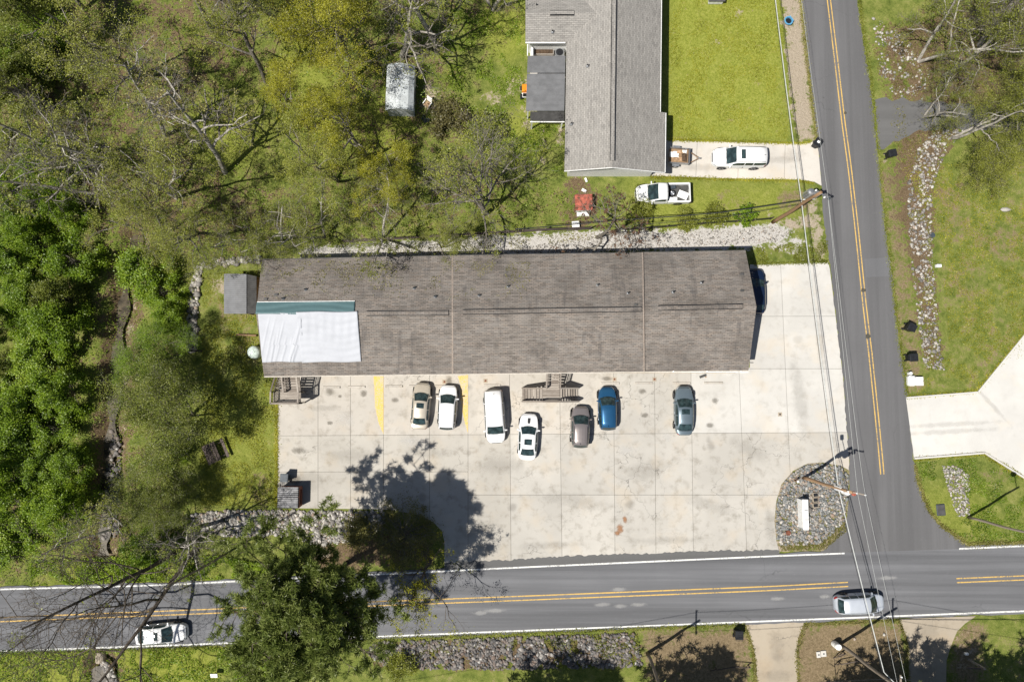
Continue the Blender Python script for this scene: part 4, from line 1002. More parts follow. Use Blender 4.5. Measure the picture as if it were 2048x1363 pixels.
# ================================================================== STAIRCASES
def stair_rail(t, a, b, h=1.0, step=.13, mat=None, n_sub=None):
    """posts, top rail and separate balusters between two floor points"""
    mat = mat or K['wood_grey']; a, b = Vector(a), Vector(b); up = Vector((0,0,h))
    MB().bar(a+up, b+up, .14, .045).build('handrail', mat, t)
    MB().bar(a+Vector((0,0,.12)), b+Vector((0,0,.12)), .05, .07).build('lower_rail', mat, t)
    for p in (a, b): MB().box(p.x-.05, p.x+.05, p.y-.05, p.y+.05, p.z-.35, p.z+h-.03).build('post', mat, t)
    n = max(2, int((b-a).length/step)); me = MB().box(-.02,.02,-.02,.02,.12,h-.03).mesh('baluster', mat)
    for i in range(1, n):
        o = link(bpy.data.objects.new('baluster', me), t); o.location = a.lerp(b, i/n)
def flight(t, a, b, width, n, across, mat=None, fill=.42):
    """treads from low point a to high point b; across = unit vector along each tread"""
    mat = mat or K['wood_grey']; a, b = Vector(a), Vector(b); ac = Vector(across)*(width/2)
    run = (b-a).to_2d().length/n; d = Vector(((b-a).x, (b-a).y, 0)).normalized()
    for i in range(n):
        c = a.lerp(b, (i+.5)/n); c.z = a.z + (b.z-a.z)*(i+1)/n - .02
        q = d*(run*fill)
        V = [c-ac-q, c+ac-q, c+ac+q, c-ac+q]; dn = Vector((0,0,.045))
        if ((V[1]-V[0]).cross(V[2]-V[1])).z < 0: V.reverse()
        MB().add(V+[v-dn for v in V], [(0,1,2,3),(7,6,5,4),(0,4,5,1),(1,5,6,2),(2,6,7,3),(3,7,4,0)]).build('tread', mat, t)
    for s in (-1, 1): MB().bar(a+ac*s*.98-Vector((0,0,.1)), b+ac*s*.98-Vector((0,0,.12)), .05, .22).build('stringer', mat, t)
def deck(t, x0, x1, y0, y1, z, along_x=True, mat=None):
    mat = mat or K['wood_grey']; n = int(((y1-y0) if along_x else (x1-x0))/.145)
    for i in range(n):
        if along_x: yy = y0+(y1-y0)*i/n; MB().box(x0, x1, yy+.006, yy+(y1-y0)/n-.006, z-.04, z).build('deck_board', mat, t)
        else: xx = x0+(x1-x0)*i/n; MB().box(xx+.006, xx+(x1-x0)/n-.006, y0, y1, z-.04, z).build('deck_board', mat, t)
    for (x, y) in ((x0+.06,y0+.06),(x1-.06,y0+.06),(x0+.06,y1-.06),(x1-.06,y1-.06)):
        MB().box(x-.05, x+.05, y-.05, y+.05, -.02, z-.04).build('support_post', mat, t)
# central T-shaped stair: two side flights meet at a landing, a third climbs to the upper walkway
o = P(1104, 790, 0); st = thing('wooden_staircase', 'weathered wooden T-shaped staircase between the white coupe and the blue car', 'staircase', o, 0, 'outdoor wooden stairs')
zl = 1.35
def S(x, y, z): return P(x, y, z) - o
lx0, lx1, ly0, ly1 = S(1085,790,zl).x, S(1119.5,790,zl).x, S(0,802.5,zl).y, S(0,776,zl).y
deck(st, lx0, lx1, ly0, ly1, zl, True)
ym_ = (ly0+ly1)/2; wd = ly1-ly0
gl, gr = S(1044,790,.1).x, S(1156,790,.1).x
flight(st, (gl, ym_, 0), (lx0, ym_, zl), wd, 7, (0,1,0)); flight(st, (gr, ym_, 0), (lx1, ym_, zl), wd, 7, (0,1,0), None, .30)
ux0, ux1 = S(1092,790,zl).x, S(1119,790,zl).x; uy = S(0,740,2.4).y
flight(st, ((ux0+ux1)/2, ly1, zl), ((ux0+ux1)/2, uy, 2.42), ux1-ux0-.15, 7, (1,0,0))
for y in (ly0, ly1): stair_rail(st, (gl, y, .05), (lx0, y, zl))
for y in (ly0, ly1): stair_rail(st, (gr, y, .05), (lx1, y, zl))
stair_rail(st, (lx0, ly0, zl), (lx1, ly0, zl))
stair_rail(st, (ux0, ly1, zl), (ux0, uy, 2.42)); stair_rail(st, (ux1, ly1, zl), (ux1, uy, 2.42)); stair_rail(st, (lx0, ly1, zl), (ux0, ly1, zl))
# left switchback stair with a railed landing
o = P(590, 790, 0); st2 = thing('wooden_staircase', 'weathered wooden staircase with a railed landing at the left end of the apartments', 'staircase', o, 0, 'outdoor wooden stairs')
zl = 1.55
lx0, lx1, ly0, ly1 = S(548,790,zl).x, S(602,790,zl).x, S(0,806,zl).y, S(0,783,zl).y
deck(st2, lx0, lx1, ly0, ly1, zl, True)
mx = (lx0+lx1)/2 - .1; uy = S(0,742,2.4).y
flight(st2, ((mx+lx1)/2, ly1, zl), ((mx+lx1)/2, uy, 2.42), lx1-mx-.1, 8, (1,0,0))
flight(st2, ((mx+lx0)/2, uy, 0.05), ((mx+lx0)/2, ly1, zl), mx-lx0-.1, 8, (1,0,0))
stair_rail(st2, (lx0, ly0, zl), (lx0, ly1, zl)); stair_rail(st2, (lx0, ly0, zl), (lx1, ly0, zl)); stair_rail(st2, (lx1, ly0, zl), (lx1, ly1, zl))
stair_rail(st2, (lx1, ly1, zl), (lx1, uy, 2.42)); stair_rail(st2, (mx, ly1, zl), (mx, uy, 2.42)); stair_rail(st2, (lx0, uy, 0.05), (lx0, ly1, zl))

# ================================================================== VEHICLES
def grid_mesh(name, f, nu, nv, off, mat, parent, smooth=True, flip=False):
    G = [[Vector(f(i/nu, j/nv)) for j in range(nv+1)] for i in range(nu+1)]
    V = []
    for i in range(nu+1):
        for j in range(nv+1):
            du = G[min(i+1,nu)][j]-G[max(i-1,0)][j]; dv = G[i][min(j+1,nv)]-G[i][max(j-1,0)]
            n = du.cross(dv)
            n = n.normalized() if n.length > 1e-9 else Vector((0,0,1))
            if flip: n = -n
            V.append(G[i][j] + n*off)
    F = []
    for i in range(nu):
        for j in range(nv):
            q = (i*(nv+1)+j, (i+1)*(nv+1)+j, (i+1)*(nv+1)+j+1, i*(nv+1)+j+1)
            F.append(q[::-1] if flip else q)
    return MB().add(V, F).build(name, mat, parent, smooth)
def lerp(a, b, t): return a+(b-a)*t
def interp(x, xs, ys): return float(np.interp(x, xs, ys))
WHEEL = {}
def wheel_meshes(r):
    k = round(r, 2)
    if k not in WHEEL:
        n = 22; ty = MB()
        for prof in ([(r*.62,-.10),(r*.93,-.105),(r,-.07),(r,.07),(r*.93,.105),(r*.62,.10)],):
            V = [(p*math.cos(2*math.pi*q/n), y, p*math.sin(2*math.pi*q/n)) for p, y in prof for q in range(n)]
            F = [(i*n+q, i*n+(q+1)%n, (i+1)*n+(q+1)%n, (i+1)*n+q) for i in range(len(prof)-1) for q in range(n)]
            ty.add(V, F)
        rm = MB()
        for s in (-1, 1):
            V = [(0, s*.085, 0)] + [(r*.62*math.cos(2*math.pi*q/n)*(1 if q % 2 else .96), s*(.095 if q % 4 < 2 else .075), r*.62*math.sin(2*math.pi*q/n)) for q in range(n)]
            rm.add(V, [(0, 1+q, 1+(q+1)%n) for q in range(n)])
        WHEEL[k] = (ty.mesh('tyre', K['rubber'], True), rm.mesh('rim', K['rim']))
    return WHEEL[k]
def vehicle(name, label, cat, front, rear, W, H, paint, cowl, wtop, rend, rbot, belt=0.95, hood=0.78, trunk=None, wr=0.66, nf=4.2, nr=5.5, sunroof=None, rails=False, rear_glass=True, scoop=False, group='parked cars', pickup=False, wheel_r=0.33, dark_roof=False, side_split=(0.5,), clear=0.2, glass='glass', roof_ribs=0, bow=0.16):
    A, B = P(*front, 0.6), P(*rear, 0.6)
    L = (A-B).length; c = (A+B)/2; rz = math.atan2((A-B).y, (A-B).x)
    t = thing(name, label, cat, (c.x, c.y, 0.006), rz, group)
    hw = W/2; X = lambda f: L/2 - f*L
    trunk = trunk or belt
    fend = rend+0.03 if pickup else 1.0
    fs = [0, .008, .02, .045, .09, .15, cowl*.8, cowl, (cowl+wtop)/2, wtop, lerp(wtop,rend,.33), lerp(wtop,rend,.66), rend, min(rbot,.97)*.5+rend*.5]
    if not pickup: fs += [min(rbot,.96), .955, .98, .993, 1.0]
    fs = sorted(set(f for f in fs if f <= fend)) 
    if pickup: fs = [f for f in fs if f < fend-.005] + [fend]
    tx = [0, .02, .06, cowl, rend, min(rbot,.95), .965, .985, 1.0]; tz = [hood*.62, hood*.86, hood*.97, belt, belt+.03, trunk, trunk*.97, trunk*.82, trunk*.6]
    def half(f):
        e = min(.9985, abs(2*f-1)); n = nf if f < .5 else nr
        if pickup and f >= .5: return hw
        return hw*(1-e**n)**(1/n)*(1-.03*e)
    def ztop(f): return interp(f, tx, tz)
    prof = [(-.0,-1),(.80,0),(.97,.06),(1.0,.35),(.995,.62),(.965,.86),(.90,.955),(.72,.995),(.40,1.02),(0,1.03)]
    def sect(f, v):                     # v in -1..1 across, 0 = centre line on top
        w, zt = half(f), ztop(f); a = abs(v)*8; k = min(7, int(a)); u = a-k
        P0, P1 = prof[9-k], prof[8-k]
        y = lerp(P0[0], P1[0], u)*w; z = clear + (zt-clear)*max(0, lerp(P0[1], P1[1], u))
        return (X(f), y*(1 if v >= 0 else -1), z)
    V = []; F = []; NV = 32
    for f in fs:
        for j in range(NV+1): V.append(sect(f, -1+2*j/NV))
    for i in range(len(fs)-1):
        for j in range(NV):
            a = i*(NV+1)+j; F.append((a, a+1, a+NV+2, a+NV+1))
        F.append((i*(NV+1), (i+1)*(NV+1), (i+1)*(NV+1)+NV, i*(NV+1)+NV))
    F.append(tuple(range(NV+1))); F.append(tuple(reversed(range((len(fs)-1)*(NV+1), len(fs)*(NV+1)))))
    me = mesh('body', V, F, paint, True)
    bm = bmesh.new(); bm.from_mesh(me); bmesh.ops.recalc_face_normals(bm, faces=bm.faces); bm.to_mesh(me); bm.free()
    link(bpy.data.objects.new('body', me), t)
    # cabin: top surface and side surfaces
    xf, xf2, xr2, xr = cowl, wtop, rend, rbot
    def wtopw(f): return interp(f, [xf, xf2, xr2, xr], [hw*.84, hw*(wr+.04), hw*wr, hw*(.80 if not pickup else wr)])
    def zroof(f): return interp(f, [xf, xf2, lerp(xf2,xr2,.35), xr2, xr], [belt+.02, H-.05, H, H-.05, (trunk+.03)])
    def bowf(f): return interp(f, [xf, xf2, lerp(xf2,xr2,.5), xr2, xr], [bow, bow*.45, 0, -.04, -.10 if not pickup else 0])
    def top(f, s): return Vector((X(f)+bowf(f)*(1-s*s), s*wtopw(f), zroof(f) - .055*s*s - .03*s**4))
    def side(f, v, sg):
        zb = ztop(f)-.05; q = top(f, sg); p0 = Vector((X(f), sg*half(f)*.935, zb))
        r = p0.lerp(q, v); r.y += sg*.05*math.sin(math.pi*v)*min(1, (q.z-zb)/.4); return r
    cs = [xf, lerp(xf,xf2,.33), lerp(xf,xf2,.66), xf2, lerp(xf2,xr2,.25), lerp(xf2,xr2,.5), lerp(xf2,xr2,.75), xr2, lerp(xr2,xr,.5), xr]
    V = []; F = []; nS, nT = 5, 10; row = nS*2+nT+1
    for f in cs:
        for j in range(nS): V.append(side(f, j/nS, -1))
        for j in range(nT+1): V.append(top(f, -1+2*j/nT))
        for j in range(nS): V.append(side(f, 1-(j+1)/nS, 1))
    for i in range(len(cs)-1):
        for j in range(row-1): a = i*row+j; F.append((a, a+1, a+row+1, a+row))
    F.append(tuple(range(row))); F.append(tuple(reversed(range((len(cs)-1)*row, len(cs)*row))))
    me = mesh('cabin', V, F, paint, True); bm = bmesh.new(); bm.from_mesh(me); bmesh.ops.recalc_face_normals(bm, faces=bm.faces); bm.to_mesh(me); bm.free()
    cab = link(bpy.data.objects.new('cabin', me), t)
    G = K[glass]
    d = (xf2-xf); grid_mesh('windshield', lambda u, v: top(lerp(xf2-.03*d/.15*.15, xf+.05*d, u), lerp(-.93, .93, v)), 8, 12, .012, G, t)
    if rear_glass:
        d = xr-xr2; grid_mesh('rear_window', lambda u, v: top(lerp(xr2+.08*d, xr-.10*d, 1-u), lerp(-.88, .88, v)), 6, 10, .012, G, t)
    s0, s1 = xf+.55*(xf2-xf), (xr2 + .45*(xr-xr2) if not pickup else xr2-.02)
    cuts = [s0] + [lerp(xf2, xr2, q) for q in side_split] + [s1]
    for sg in (-1, 1):
        for a, b in zip(cuts[:-1], cuts[1:]):
            grid_mesh('side_window', lambda u, v: side(lerp(b-.008, a+.008, u), lerp(.14, .84, v), sg), 8, 4, .012, G, t, True, sg > 0)
    if sunroof:
        a, b = sunroof; grid_mesh('sunroof', lambda u, v: top(lerp(b, a, u), lerp(-.58, .58, v)), 3, 6, .012, G, t)
    for i in range(roof_ribs):
        s = -.62 + 1.24*i/(roof_ribs-1); grid_mesh('roof_rib', lambda u, v: top(lerp(xr2-.04, xf2+.08, u), s+lerp(-.02, .02, v)), 8, 1, .02, paint, cab)
    if rails:
        for sg in (-1, 1):
            MB().tube([top(lerp(xf2+.03, xr2-.02, q/6), sg*.93)+Vector((0,0,.05 if 0 < q < 6 else 0)) for q in range(7)], .022, 6).build('roof_rail', K['black_plastic'], t)
    # hood panel, doors, lamps, grille, mirrors, wheels
    grid_mesh('hood_gap', lambda u, v: sect(lerp(cowl-.002, .043, u), lerp(-.435, .435, v)), 8, 8, .006, K['black_plastic'], t)
    grid_mesh('hood', lambda u, v: sect(lerp(cowl-.012, .05, u), lerp(-.42, .42, v)), 8, 8, .012, paint, t)
    if not pickup and trunk > belt-.05 and rbot < .93: grid_mesh('trunk_lid', lambda u, v: sect(lerp(.965, rbot+.02, u), lerp(-.38, .38, v)), 5, 8, .012, paint, t)
    dc = [cowl+.05] + [lerp(xf2, xr2, q) for q in side_split[:1]] + [min(s1, .80)]
    for sg in (-1, 1):
        for a, b in zip(dc[:-1], dc[1:]):
            grid_mesh('door_gap', lambda u, v: sect(lerp(b-.001, a+.001, u), sg*lerp(.895, .51, v)), 4, 5, .005, K['black_plastic'], t, True, sg > 0)
            dr = grid_mesh('door', lambda u, v: sect(lerp(b-.006, a+.006, u), sg*lerp(.88, .52, v)), 4, 5, .010, paint, t, True, sg > 0)
            q = Vector(sect(b-.05, sg*.60)); MB().box(q.x-.09, q.x+.09, q.y-.03, q.y+.03, q.z-.02, q.z+.02).build('handle', K['rim'], dr)
        grid_mesh('headlight', lambda u, v: sect(lerp(.07, .012, u), sg*lerp(.60, .36, v)), 4, 4, .014, K['lamp_glass'], t, True, sg > 0)
        if not pickup: grid_mesh('tail_light', lambda u, v: sect(lerp(.995, .955, u), sg*lerp(.66, .42, v)), 4, 4, .014, K['tail_red'], t, True, sg > 0)
        m0 = side(xf+.35*(xf2-xf), .15, sg); mr = MB().cbox(m0.x-.06, m0.x+.06, min(m0.y, m0.y+sg*.24), max(m0.y, m0.y+sg*.24), m0.z-.04, m0.z+.11, .03).build('mirror', paint if W > 1.7 else K['black_plastic'], t)
        wh = wheel_meshes(wheel_r)
        for f in (.19 if not pickup else .17, .79 if not pickup else .78):
            wm = bpy.data.objects.new('wheel', wh[0]); link(wm, t); wm.location = (X(f), sg*(hw-.085), wheel_r)
            link(bpy.data.objects.new('rim', wh[1]), wm)
            n = 20; rr = wheel_r*1.22; y = sg*(hw+.004)
            V = [(X(f), y, wheel_r)] + [(X(f)+rr*math.cos(2*math.pi*q/n), y, max(.12, wheel_r+rr*math.sin(2*math.pi*q/n))) for q in range(n)]
            MB().add(V, [(0, 1+q, 1+(q+1) % n) if sg < 0 else (0, 1+(q+1) % n, 1+q) for q in range(n)]).build('wheel_arch', K['black_plastic'], t)
    grid_mesh('grille', lambda u, v: sect(lerp(.014, .004, u), lerp(-.30, .30, v)), 2, 6, .012, K['black_plastic'], t)
    for s in (-.35, .15):
        MB().bar(top(xf+.02*d, s)+Vector((0,0,.03)), top(lerp(xf,xf2,.3), s+.45)+Vector((0,0,.03)), .02, .015).build('wiper', K['black_plastic'], t)
    if scoop:
        q = Vector(sect(cowl*.55, 0)); MB().cbox(q.x-.28, q.x+.28, -.13, .13, q.z-.02, q.z+.05, .02).build('hood_scoop', K['black_plastic'], t)
    else:
        q = top(lerp(xf2,xr2,.9), .1); 
        if H > 1.5: MB().bar(q, q+Vector((-.12,0,.10)), .03, .03).build('antenna', K['black_plastic'], t)
    t['_L'] = L
    return t, X, sect, top
CP = dict(beige=make_carpaint('champagne_paint', (0.50,0.45,0.37,1), .25), white=make_carpaint('white_paint', (0.80,0.80,0.80,1)), white2=make_carpaint('off_white_paint', (0.74,0.75,0.74,1)),
  brown=make_carpaint('taupe_metallic_paint', (0.30,0.265,0.255,1), .55, .32), blue=make_carpaint('blue_metallic_paint', (0.022,0.105,0.225,1), .45, .3), grey=make_carpaint('blue_grey_metallic_paint', (0.19,0.245,0.28,1), .55, .32),
  navy=make_carpaint('navy_paint', (0.01,0.02,0.05,1), .2, .25), silver=make_carpaint('silver_paint', (0.60,0.64,0.70,1), .35))
vehicle('sedan', 'champagne beige sedan with a sunroof parked beside the white hatchback', 'car', (846,764), (838.5,858), 1.78, 1.45, CP['beige'], .25, .41, .74, .885, sunroof=(.45,.55), trunk=1.0)
vehicle('hatchback', 'white hatchback parked on the edge of the right yellow strip', 'car', (897.8,769), (893,858.5), 1.84, 1.60, CP['white'], .245, .43, .93, .985, belt=1.0, hood=.82, wr=.70, side_split=(.4,.8))
vehicle('minivan', 'long white van parked nose towards the road', 'van', (992.6,886), (986,779), 2.0, 1.78, CP['white'], .19, .335, .965, .99, belt=1.05, hood=.92, wr=.74, nr=9, nf=4.5, wheel_r=.36, side_split=(.3,.65), trunk=1.05, bow=.10)
vehicle('coupe', 'white muscle coupe with a black hood scoop parked behind the wooden stairs', 'car', (1058.7,826), (1053.8,920), 1.92, 1.34, CP['white'], .30, .455, .73, .885, belt=.92, hood=.76, trunk=.98, sunroof=(.545,.66), scoop=True, side_split=(.62,), nf=4, nr=4.5, wr=.64)
vehicle('crossover', 'taupe brown crossover parked next to the blue car', 'car', (1161.4,811), (1159.4,894), 1.86, 1.64, CP['brown'], .255, .45, .92, .985, belt=1.02, hood=.86, wr=.68, nf=3.6, nr=4.5, roof_ribs=4, rails=True, wheel_r=.35, side_split=(.4,.8))
vehicle('hatchback', 'blue hatchback parked by the wooden stairs', 'car', (1213.5,772.5), (1215.6,859.5), 1.82, 1.55, CP['blue'], .265, .445, .92, .98, belt=.98, hood=.82, wr=.68, nf=3.6, nr=5, roof_ribs=2, side_split=(.4,.8))
vehicle('sedan', 'blue grey sedan with a sunroof standing alone on the lot', 'car', (1367.2,771), (1367.8,870.5), 1.88, 1.45, CP['grey'], .285, .445, .745, .89, sunroof=(.475,.57), nf=3.4, nr=4, trunk=1.02)
vehicle('sedan', 'dark navy car half hidden under the right end of the brown roof', 'car', (1509,537), (1511.5,628), 1.86, 1.50, CP['navy'], .27, .44, .80, .92, belt=.97, hood=.82, nf=4.5, nr=6)
vehicle('sedan', 'white sedan with a sunroof driving on the road at the lower left', 'car', (374,1262), (272,1270), 1.84, 1.45, CP['white'], .27, .44, .76, .90, sunroof=(.50,.57), trunk=1.0, group='cars driving on the road')
vehicle('crossover', 'silver crossover driving through the junction', 'car', (1768,1203), (1669,1208), 1.86, 1.66, CP['silver'], .22, .385, .88, .965, belt=1.02, hood=.86, wr=.70, group='cars driving on the road', wheel_r=.35, side_split=(.4,.75), nf=3.6)
vehicle('suv', 'large white SUV with a sunroof on the house driveway', 'suv', (1423,316), (1530,317), 2.0, 1.90, CP['white'], .255, .41, .955, .985, belt=1.15, hood=1.0, trunk=1.15, wr=.76, nf=5, nr=9, sunroof=(.49,.565), rails=True, wheel_r=.39, clear=.32, side_split=(.28,.58), group='vehicles at the house', bow=.10)
tk, TX, ts_, tt_ = vehicle('pickup_truck', 'white pickup truck with a loaded bed parked on the grass', 'truck', (1270,389), (1379,387), 1.96, 1.80, CP['white2'], .225, .40, .555, .575, belt=1.12, hood=1.0, trunk=1.12, wr=.78, nf=4.5, wheel_r=.38, clear=.3, pickup=True, side_split=(), group='vehicles at the house', bow=.10)
bx0, bx1 = TX(.985), TX(.588)
MB().box(bx0, bx1, -.85, .85, .55, .62).build('bed_floor', K['metal_darker'], tk)
for s in (-1, 1): MB().cbox(bx0, bx1, min(s*.80,s*.975), max(s*.80,s*.975), .42, 1.12, .03).build('bed_side', CP['white2'], tk)
MB().cbox(bx0-.07, bx0+.03, -.93, .93, .5, 1.1, .02).build('tailgate', CP['white2'], tk); MB().box(bx1-.05, bx1, -.82, .82, .6, 1.1).build('bulkhead', K['black_plastic'], tk)
MB().cbox(bx0-.28, bx0-.08, -.92, .92, .42, .6, .04).build('rear_bumper', K['black_plastic'], tk)
for s in (-1, 1): MB().box(bx0-.09, bx0-.068, s*.86-.07, s*.86+.07, .75, 1.02).build('tail_light', K['tail_red'], tk)
TL = Matrix.Translation(tk.location) @ Matrix.Rotation(tk.rotation_euler.z, 4, 'Z')
def on_truck(x, y, z): return TL @ Vector((x, y, z))
rzt = tk.rotation_euler.z
sp = thing('spare_wheel', 'spare wheel lying in the bed of the white pickup', 'wheel', on_truck(bx1-.48, -.02, .72), rzt)
wh = wheel_meshes(.33); w1 = link(bpy.data.objects.new('tyre', wh[0]), sp); w1.rotation_euler = (R(90), 0, 0); w2 = link(bpy.data.objects.new('rim', wh[1]), sp); w2.rotation_euler = (R(90), 0, 0)
sp.location.z = .73
pnl = thing('white_sheeting', 'tilted white panel lying in the bed of the white pickup', 'panel', on_truck(bx0+.62, .18, .80), rzt+R(-25)); 
o_ = MB().cbox(-.5,.5,-.38,.38,-.02,.03,.01).build('board', K['white_plastic'], pnl); o_.rotation_euler = (R(6), R(5), 0); MB().cbox(-.42,.42,-.3,.3,-.18,-.03,.01).build('box', K['steel'], pnl)
for i, (x, y, sx, sy, h, m, nm, lb) in enumerate(((bx1-.25,.62,.24,.18,.30,'white_plastic','storage_box','small white box in the near corner of the pickup bed'),(bx1-.72,.55,.2,.16,.2,'siding','storage_box','low white carton beside the spare wheel in the pickup bed'),(bx1-.55,-.6,.22,.16,.26,'grey_plastic','tool_box','grey blue tool box by the far side of the pickup bed'),(bx0+.45,-.55,.34,.22,.14,'metal_darker','storage_box','flat dark crate at the far rear corner of the pickup bed'))):
    q = thing(nm, lb, 'box', on_truck(x, y, .625), rzt+R(8*i-10)); MB().cbox(-sx,sx,-sy,sy,0,h,.02).build('body', K[m], q); MB().cbox(-sx-.015,sx+.015,-sy-.015,sy+.015,h+.002,h+.04,.01).build('lid', K[m], q)

# ---- utility trailer with debris
a, b = P(1340,313,.5), P(1374,313,.5); c = (a+b)/2
tr = thing('utility_trailer', 'small steel utility trailer full of debris beside the garage', 'trailer', (c.x, c.y, .012), R(-4))
MB().box(-.95,.95,-.72,.72,.42,.48).build('floor', K['wood_brown'], tr)
for s in (-1, 1): MB().box(-.98,.98,s*.75-.025,s*.75+.025,.42,.86).build('side_panel', K['steel'], tr)
MB().box(.955,1.02,-.77,.77,.42,.95).build('front_panel', K['metal_dark'], tr)
for s in (-1, 1): MB().bar((1.0, s*.62, .42), (2.05, 0, .42), .07, .07).build('tongue_bar', K['wood_brown'], tr)
MB().cbox(1.98,2.2,-.06,.06,.38,.5,.02).build('coupler', K['steel'], tr); MB().tube([(1.9,0,.02),(1.9,0,.6)], .03, 8).build('jack', K['steel'], tr)
for s in (-1, 1):
    wm = link(bpy.data.objects.new('wheel', wheel_meshes(.28)[0]), tr); wm.location = (-.25, s*.92, .28); link(bpy.data.objects.new('rim', wheel_meshes(.28)[1]), wm)
    MB().box(-.6,.1,s*.92-.12,s*.92+.12,.58,.62).build('fender', K['steel'], tr)
MB().tube([(-.25,-.9,.28),(-.25,.9,.28)], .04, 8).build('axle', K['rust'], tr)
for i, (x, y, sx, sy, m, lb, nm) in enumerate(((-.45,.15,.45,.28,'white_plastic','crumpled white sheet heaped in the trailer','plastic_sheet'),(.1,.45,.3,.15,'cardboard','flattened cardboard against the upper side of the trailer','cardboard'),(.55,.5,.22,.14,'white_plastic','small white board in the upper front corner of the trailer','board'),(-.1,-.35,.5,.2,'cardboard','brown cardboard along the lower side of the trailer','cardboard'),(.55,-.1,.26,.4,'soil','dark leafy rubbish heap at the front of the trailer','rubbish'))):
    q = MB(); rr = random.Random(i); n = 7; V = []; F = []
    for j in range(n+1):
        for k in range(n+1): V.append((x+sx*(2*j/n-1), y+sy*(2*k/n-1)+.05*rr.uniform(-1,1), .10*rr.random()+.12*math.exp(-((j/n-.5)**2+(k/n-.5)**2)*6)))
    for j in range(n):
        for k in range(n): a_ = j*(n+1)+k; F.append((a_, a_+n+1, a_+n+2, a_+1))
    o_ = MB().add(V, F).build(nm, K[m], None); o_.location = (c.x, c.y, .50+.02*i); o_.rotation_euler = (0,0,R(-4)); tag(o_, lb, nm.replace('_', ' '))
    s_ = o_.modifiers.new('thick', 'SOLIDIFY'); s_.thickness = .03

# ================================================================== BINS, POLES, WIRES, SMALL THINGS
def wheelie_bin(px, py, rz, label, mat, lidmark=None, s=1.0, tip=0.0):
    c = P(px, py, .5); t = thing('wheelie_bin', label, 'bin', (c.x, c.y, .0), R(rz), 'wheeled rubbish bins')
    t.scale = (s, s, s)
    def ring(z, x, y): return [(-x,-y,z),(x,-y,z),(x,y,z),(-x,y,z)]
    V = ring(.06,.24,.25)+ring(.92,.31,.33)+ring(.94,.34,.36)+ring(1.0,.34,.36)
    F = [(3,2,1,0)] + [(4*k+i,4*k+(i+1)%4,4*k+4+(i+1)%4,4*k+4+i) for k in range(3) for i in range(4)] + [(12,13,14,15)]
    MB().add(V, F).build('body', mat, t)
    lid = MB().cbox(-.36,.36,-.40,.37,1.005,1.06,.03)
    for k in range(3): lid.box(-.27, .27, -.26+.22*k, -.18+.22*k, 1.058, 1.08)
    l = lid.build('lid', mat, t)
    if lidmark: MB().box(-.13,.13,-.10,.13,1.082,1.088).build('sticker', lidmark, l)
    MB().tube([(-.28,.40,.96),(-.28,.47,.98),(.28,.47,.98),(.28,.40,.96)], .022, 6).build('handle', mat, t)
    for x in (-.27, .27):
        wm = link(bpy.data.objects.new('wheel', wheel_meshes(.14)[0]), t); wm.rotation_euler = (0,0,R(90)); wm.location = (x, .30, .14); wm.scale = (1,.4,1)
    return t
wheelie_bin(1632, 288, -32, 'black wheeled bin with a white lid sticker at the end of the house driveway', K['black_plastic'], K['white_plastic'])
wheelie_bin(1780, 309, 100, 'black wheeled bin standing alone on the verge by the rubble', K['black_plastic'])
wheelie_bin(1818, 655, 62, 'black wheeled bin turned askew on the verge, upper of two', K['black_plastic'], None, 1.05)
wheelie_bin(1821, 715, 92, 'black wheeled bin on the verge just above the white boxes', K['black_plastic'], None, 1.05)
wheelie_bin(1475, 1266, 178, 'black wheeled bin beside the tan driveway below the road', K['black_plastic'], None, 1.05)
wheelie_bin(572, 954, 178, 'dark grey blue wheeled bin next to the dumpster', K['grey_plastic'], None, 1.05)
# dumpster
c = P(580, 993, .9); du = thing('dumpster', 'rusty red dumpster with a ribbed grey metal lid at the lot corner', 'dumpster', (c.x, c.y, .004), 0)
V = [(-.95,-.92,.12),(.95,-.92,.12),(.95,.92,.12),(-.95,.92,.12),(-1.0,-.97,1.35),(1.0,-.97,1.35),(1.0,.97,1.35),(-1.0,.97,1.35)]
MB().add(V, [(0,3,2,1),(0,1,5,4),(1,2,6,5),(2,3,7,6),(3,0,4,7),(4,5,6,7)]).build('body', K['rust'], du)
for y0, y1 in ((-.98,-.01), (.01,.98)):
    V = []; F = []; m = 24
    for k in range(m+1):
        y = y0+(y1-y0)*k/m; h = .035*max(0, math.sin(k/m*math.pi*10)); V += [(-1.02,y,1.385+h),(.95,y,1.50+h)]
    F = [(2*k,2*k+1,2*k+3,2*k+2) for k in range(m)]
    o_ = MB().add(V, F).build('lid', K['metal_lid'], du); s_ = o_.modifiers.new('gauge','SOLIDIFY'); s_.thickness = .02
for x in (-1.04, 1.04): MB().box(x-.05,x+.05,-.7,.7,.7,.86).build('lift_pocket', K['rust'], du)
for x in (-.8,.8):
    for y in (-.8,.8): MB().box(x-.07,x+.07,y-.07,y+.07,0,.118).build('foot', K['black_plastic'], du)

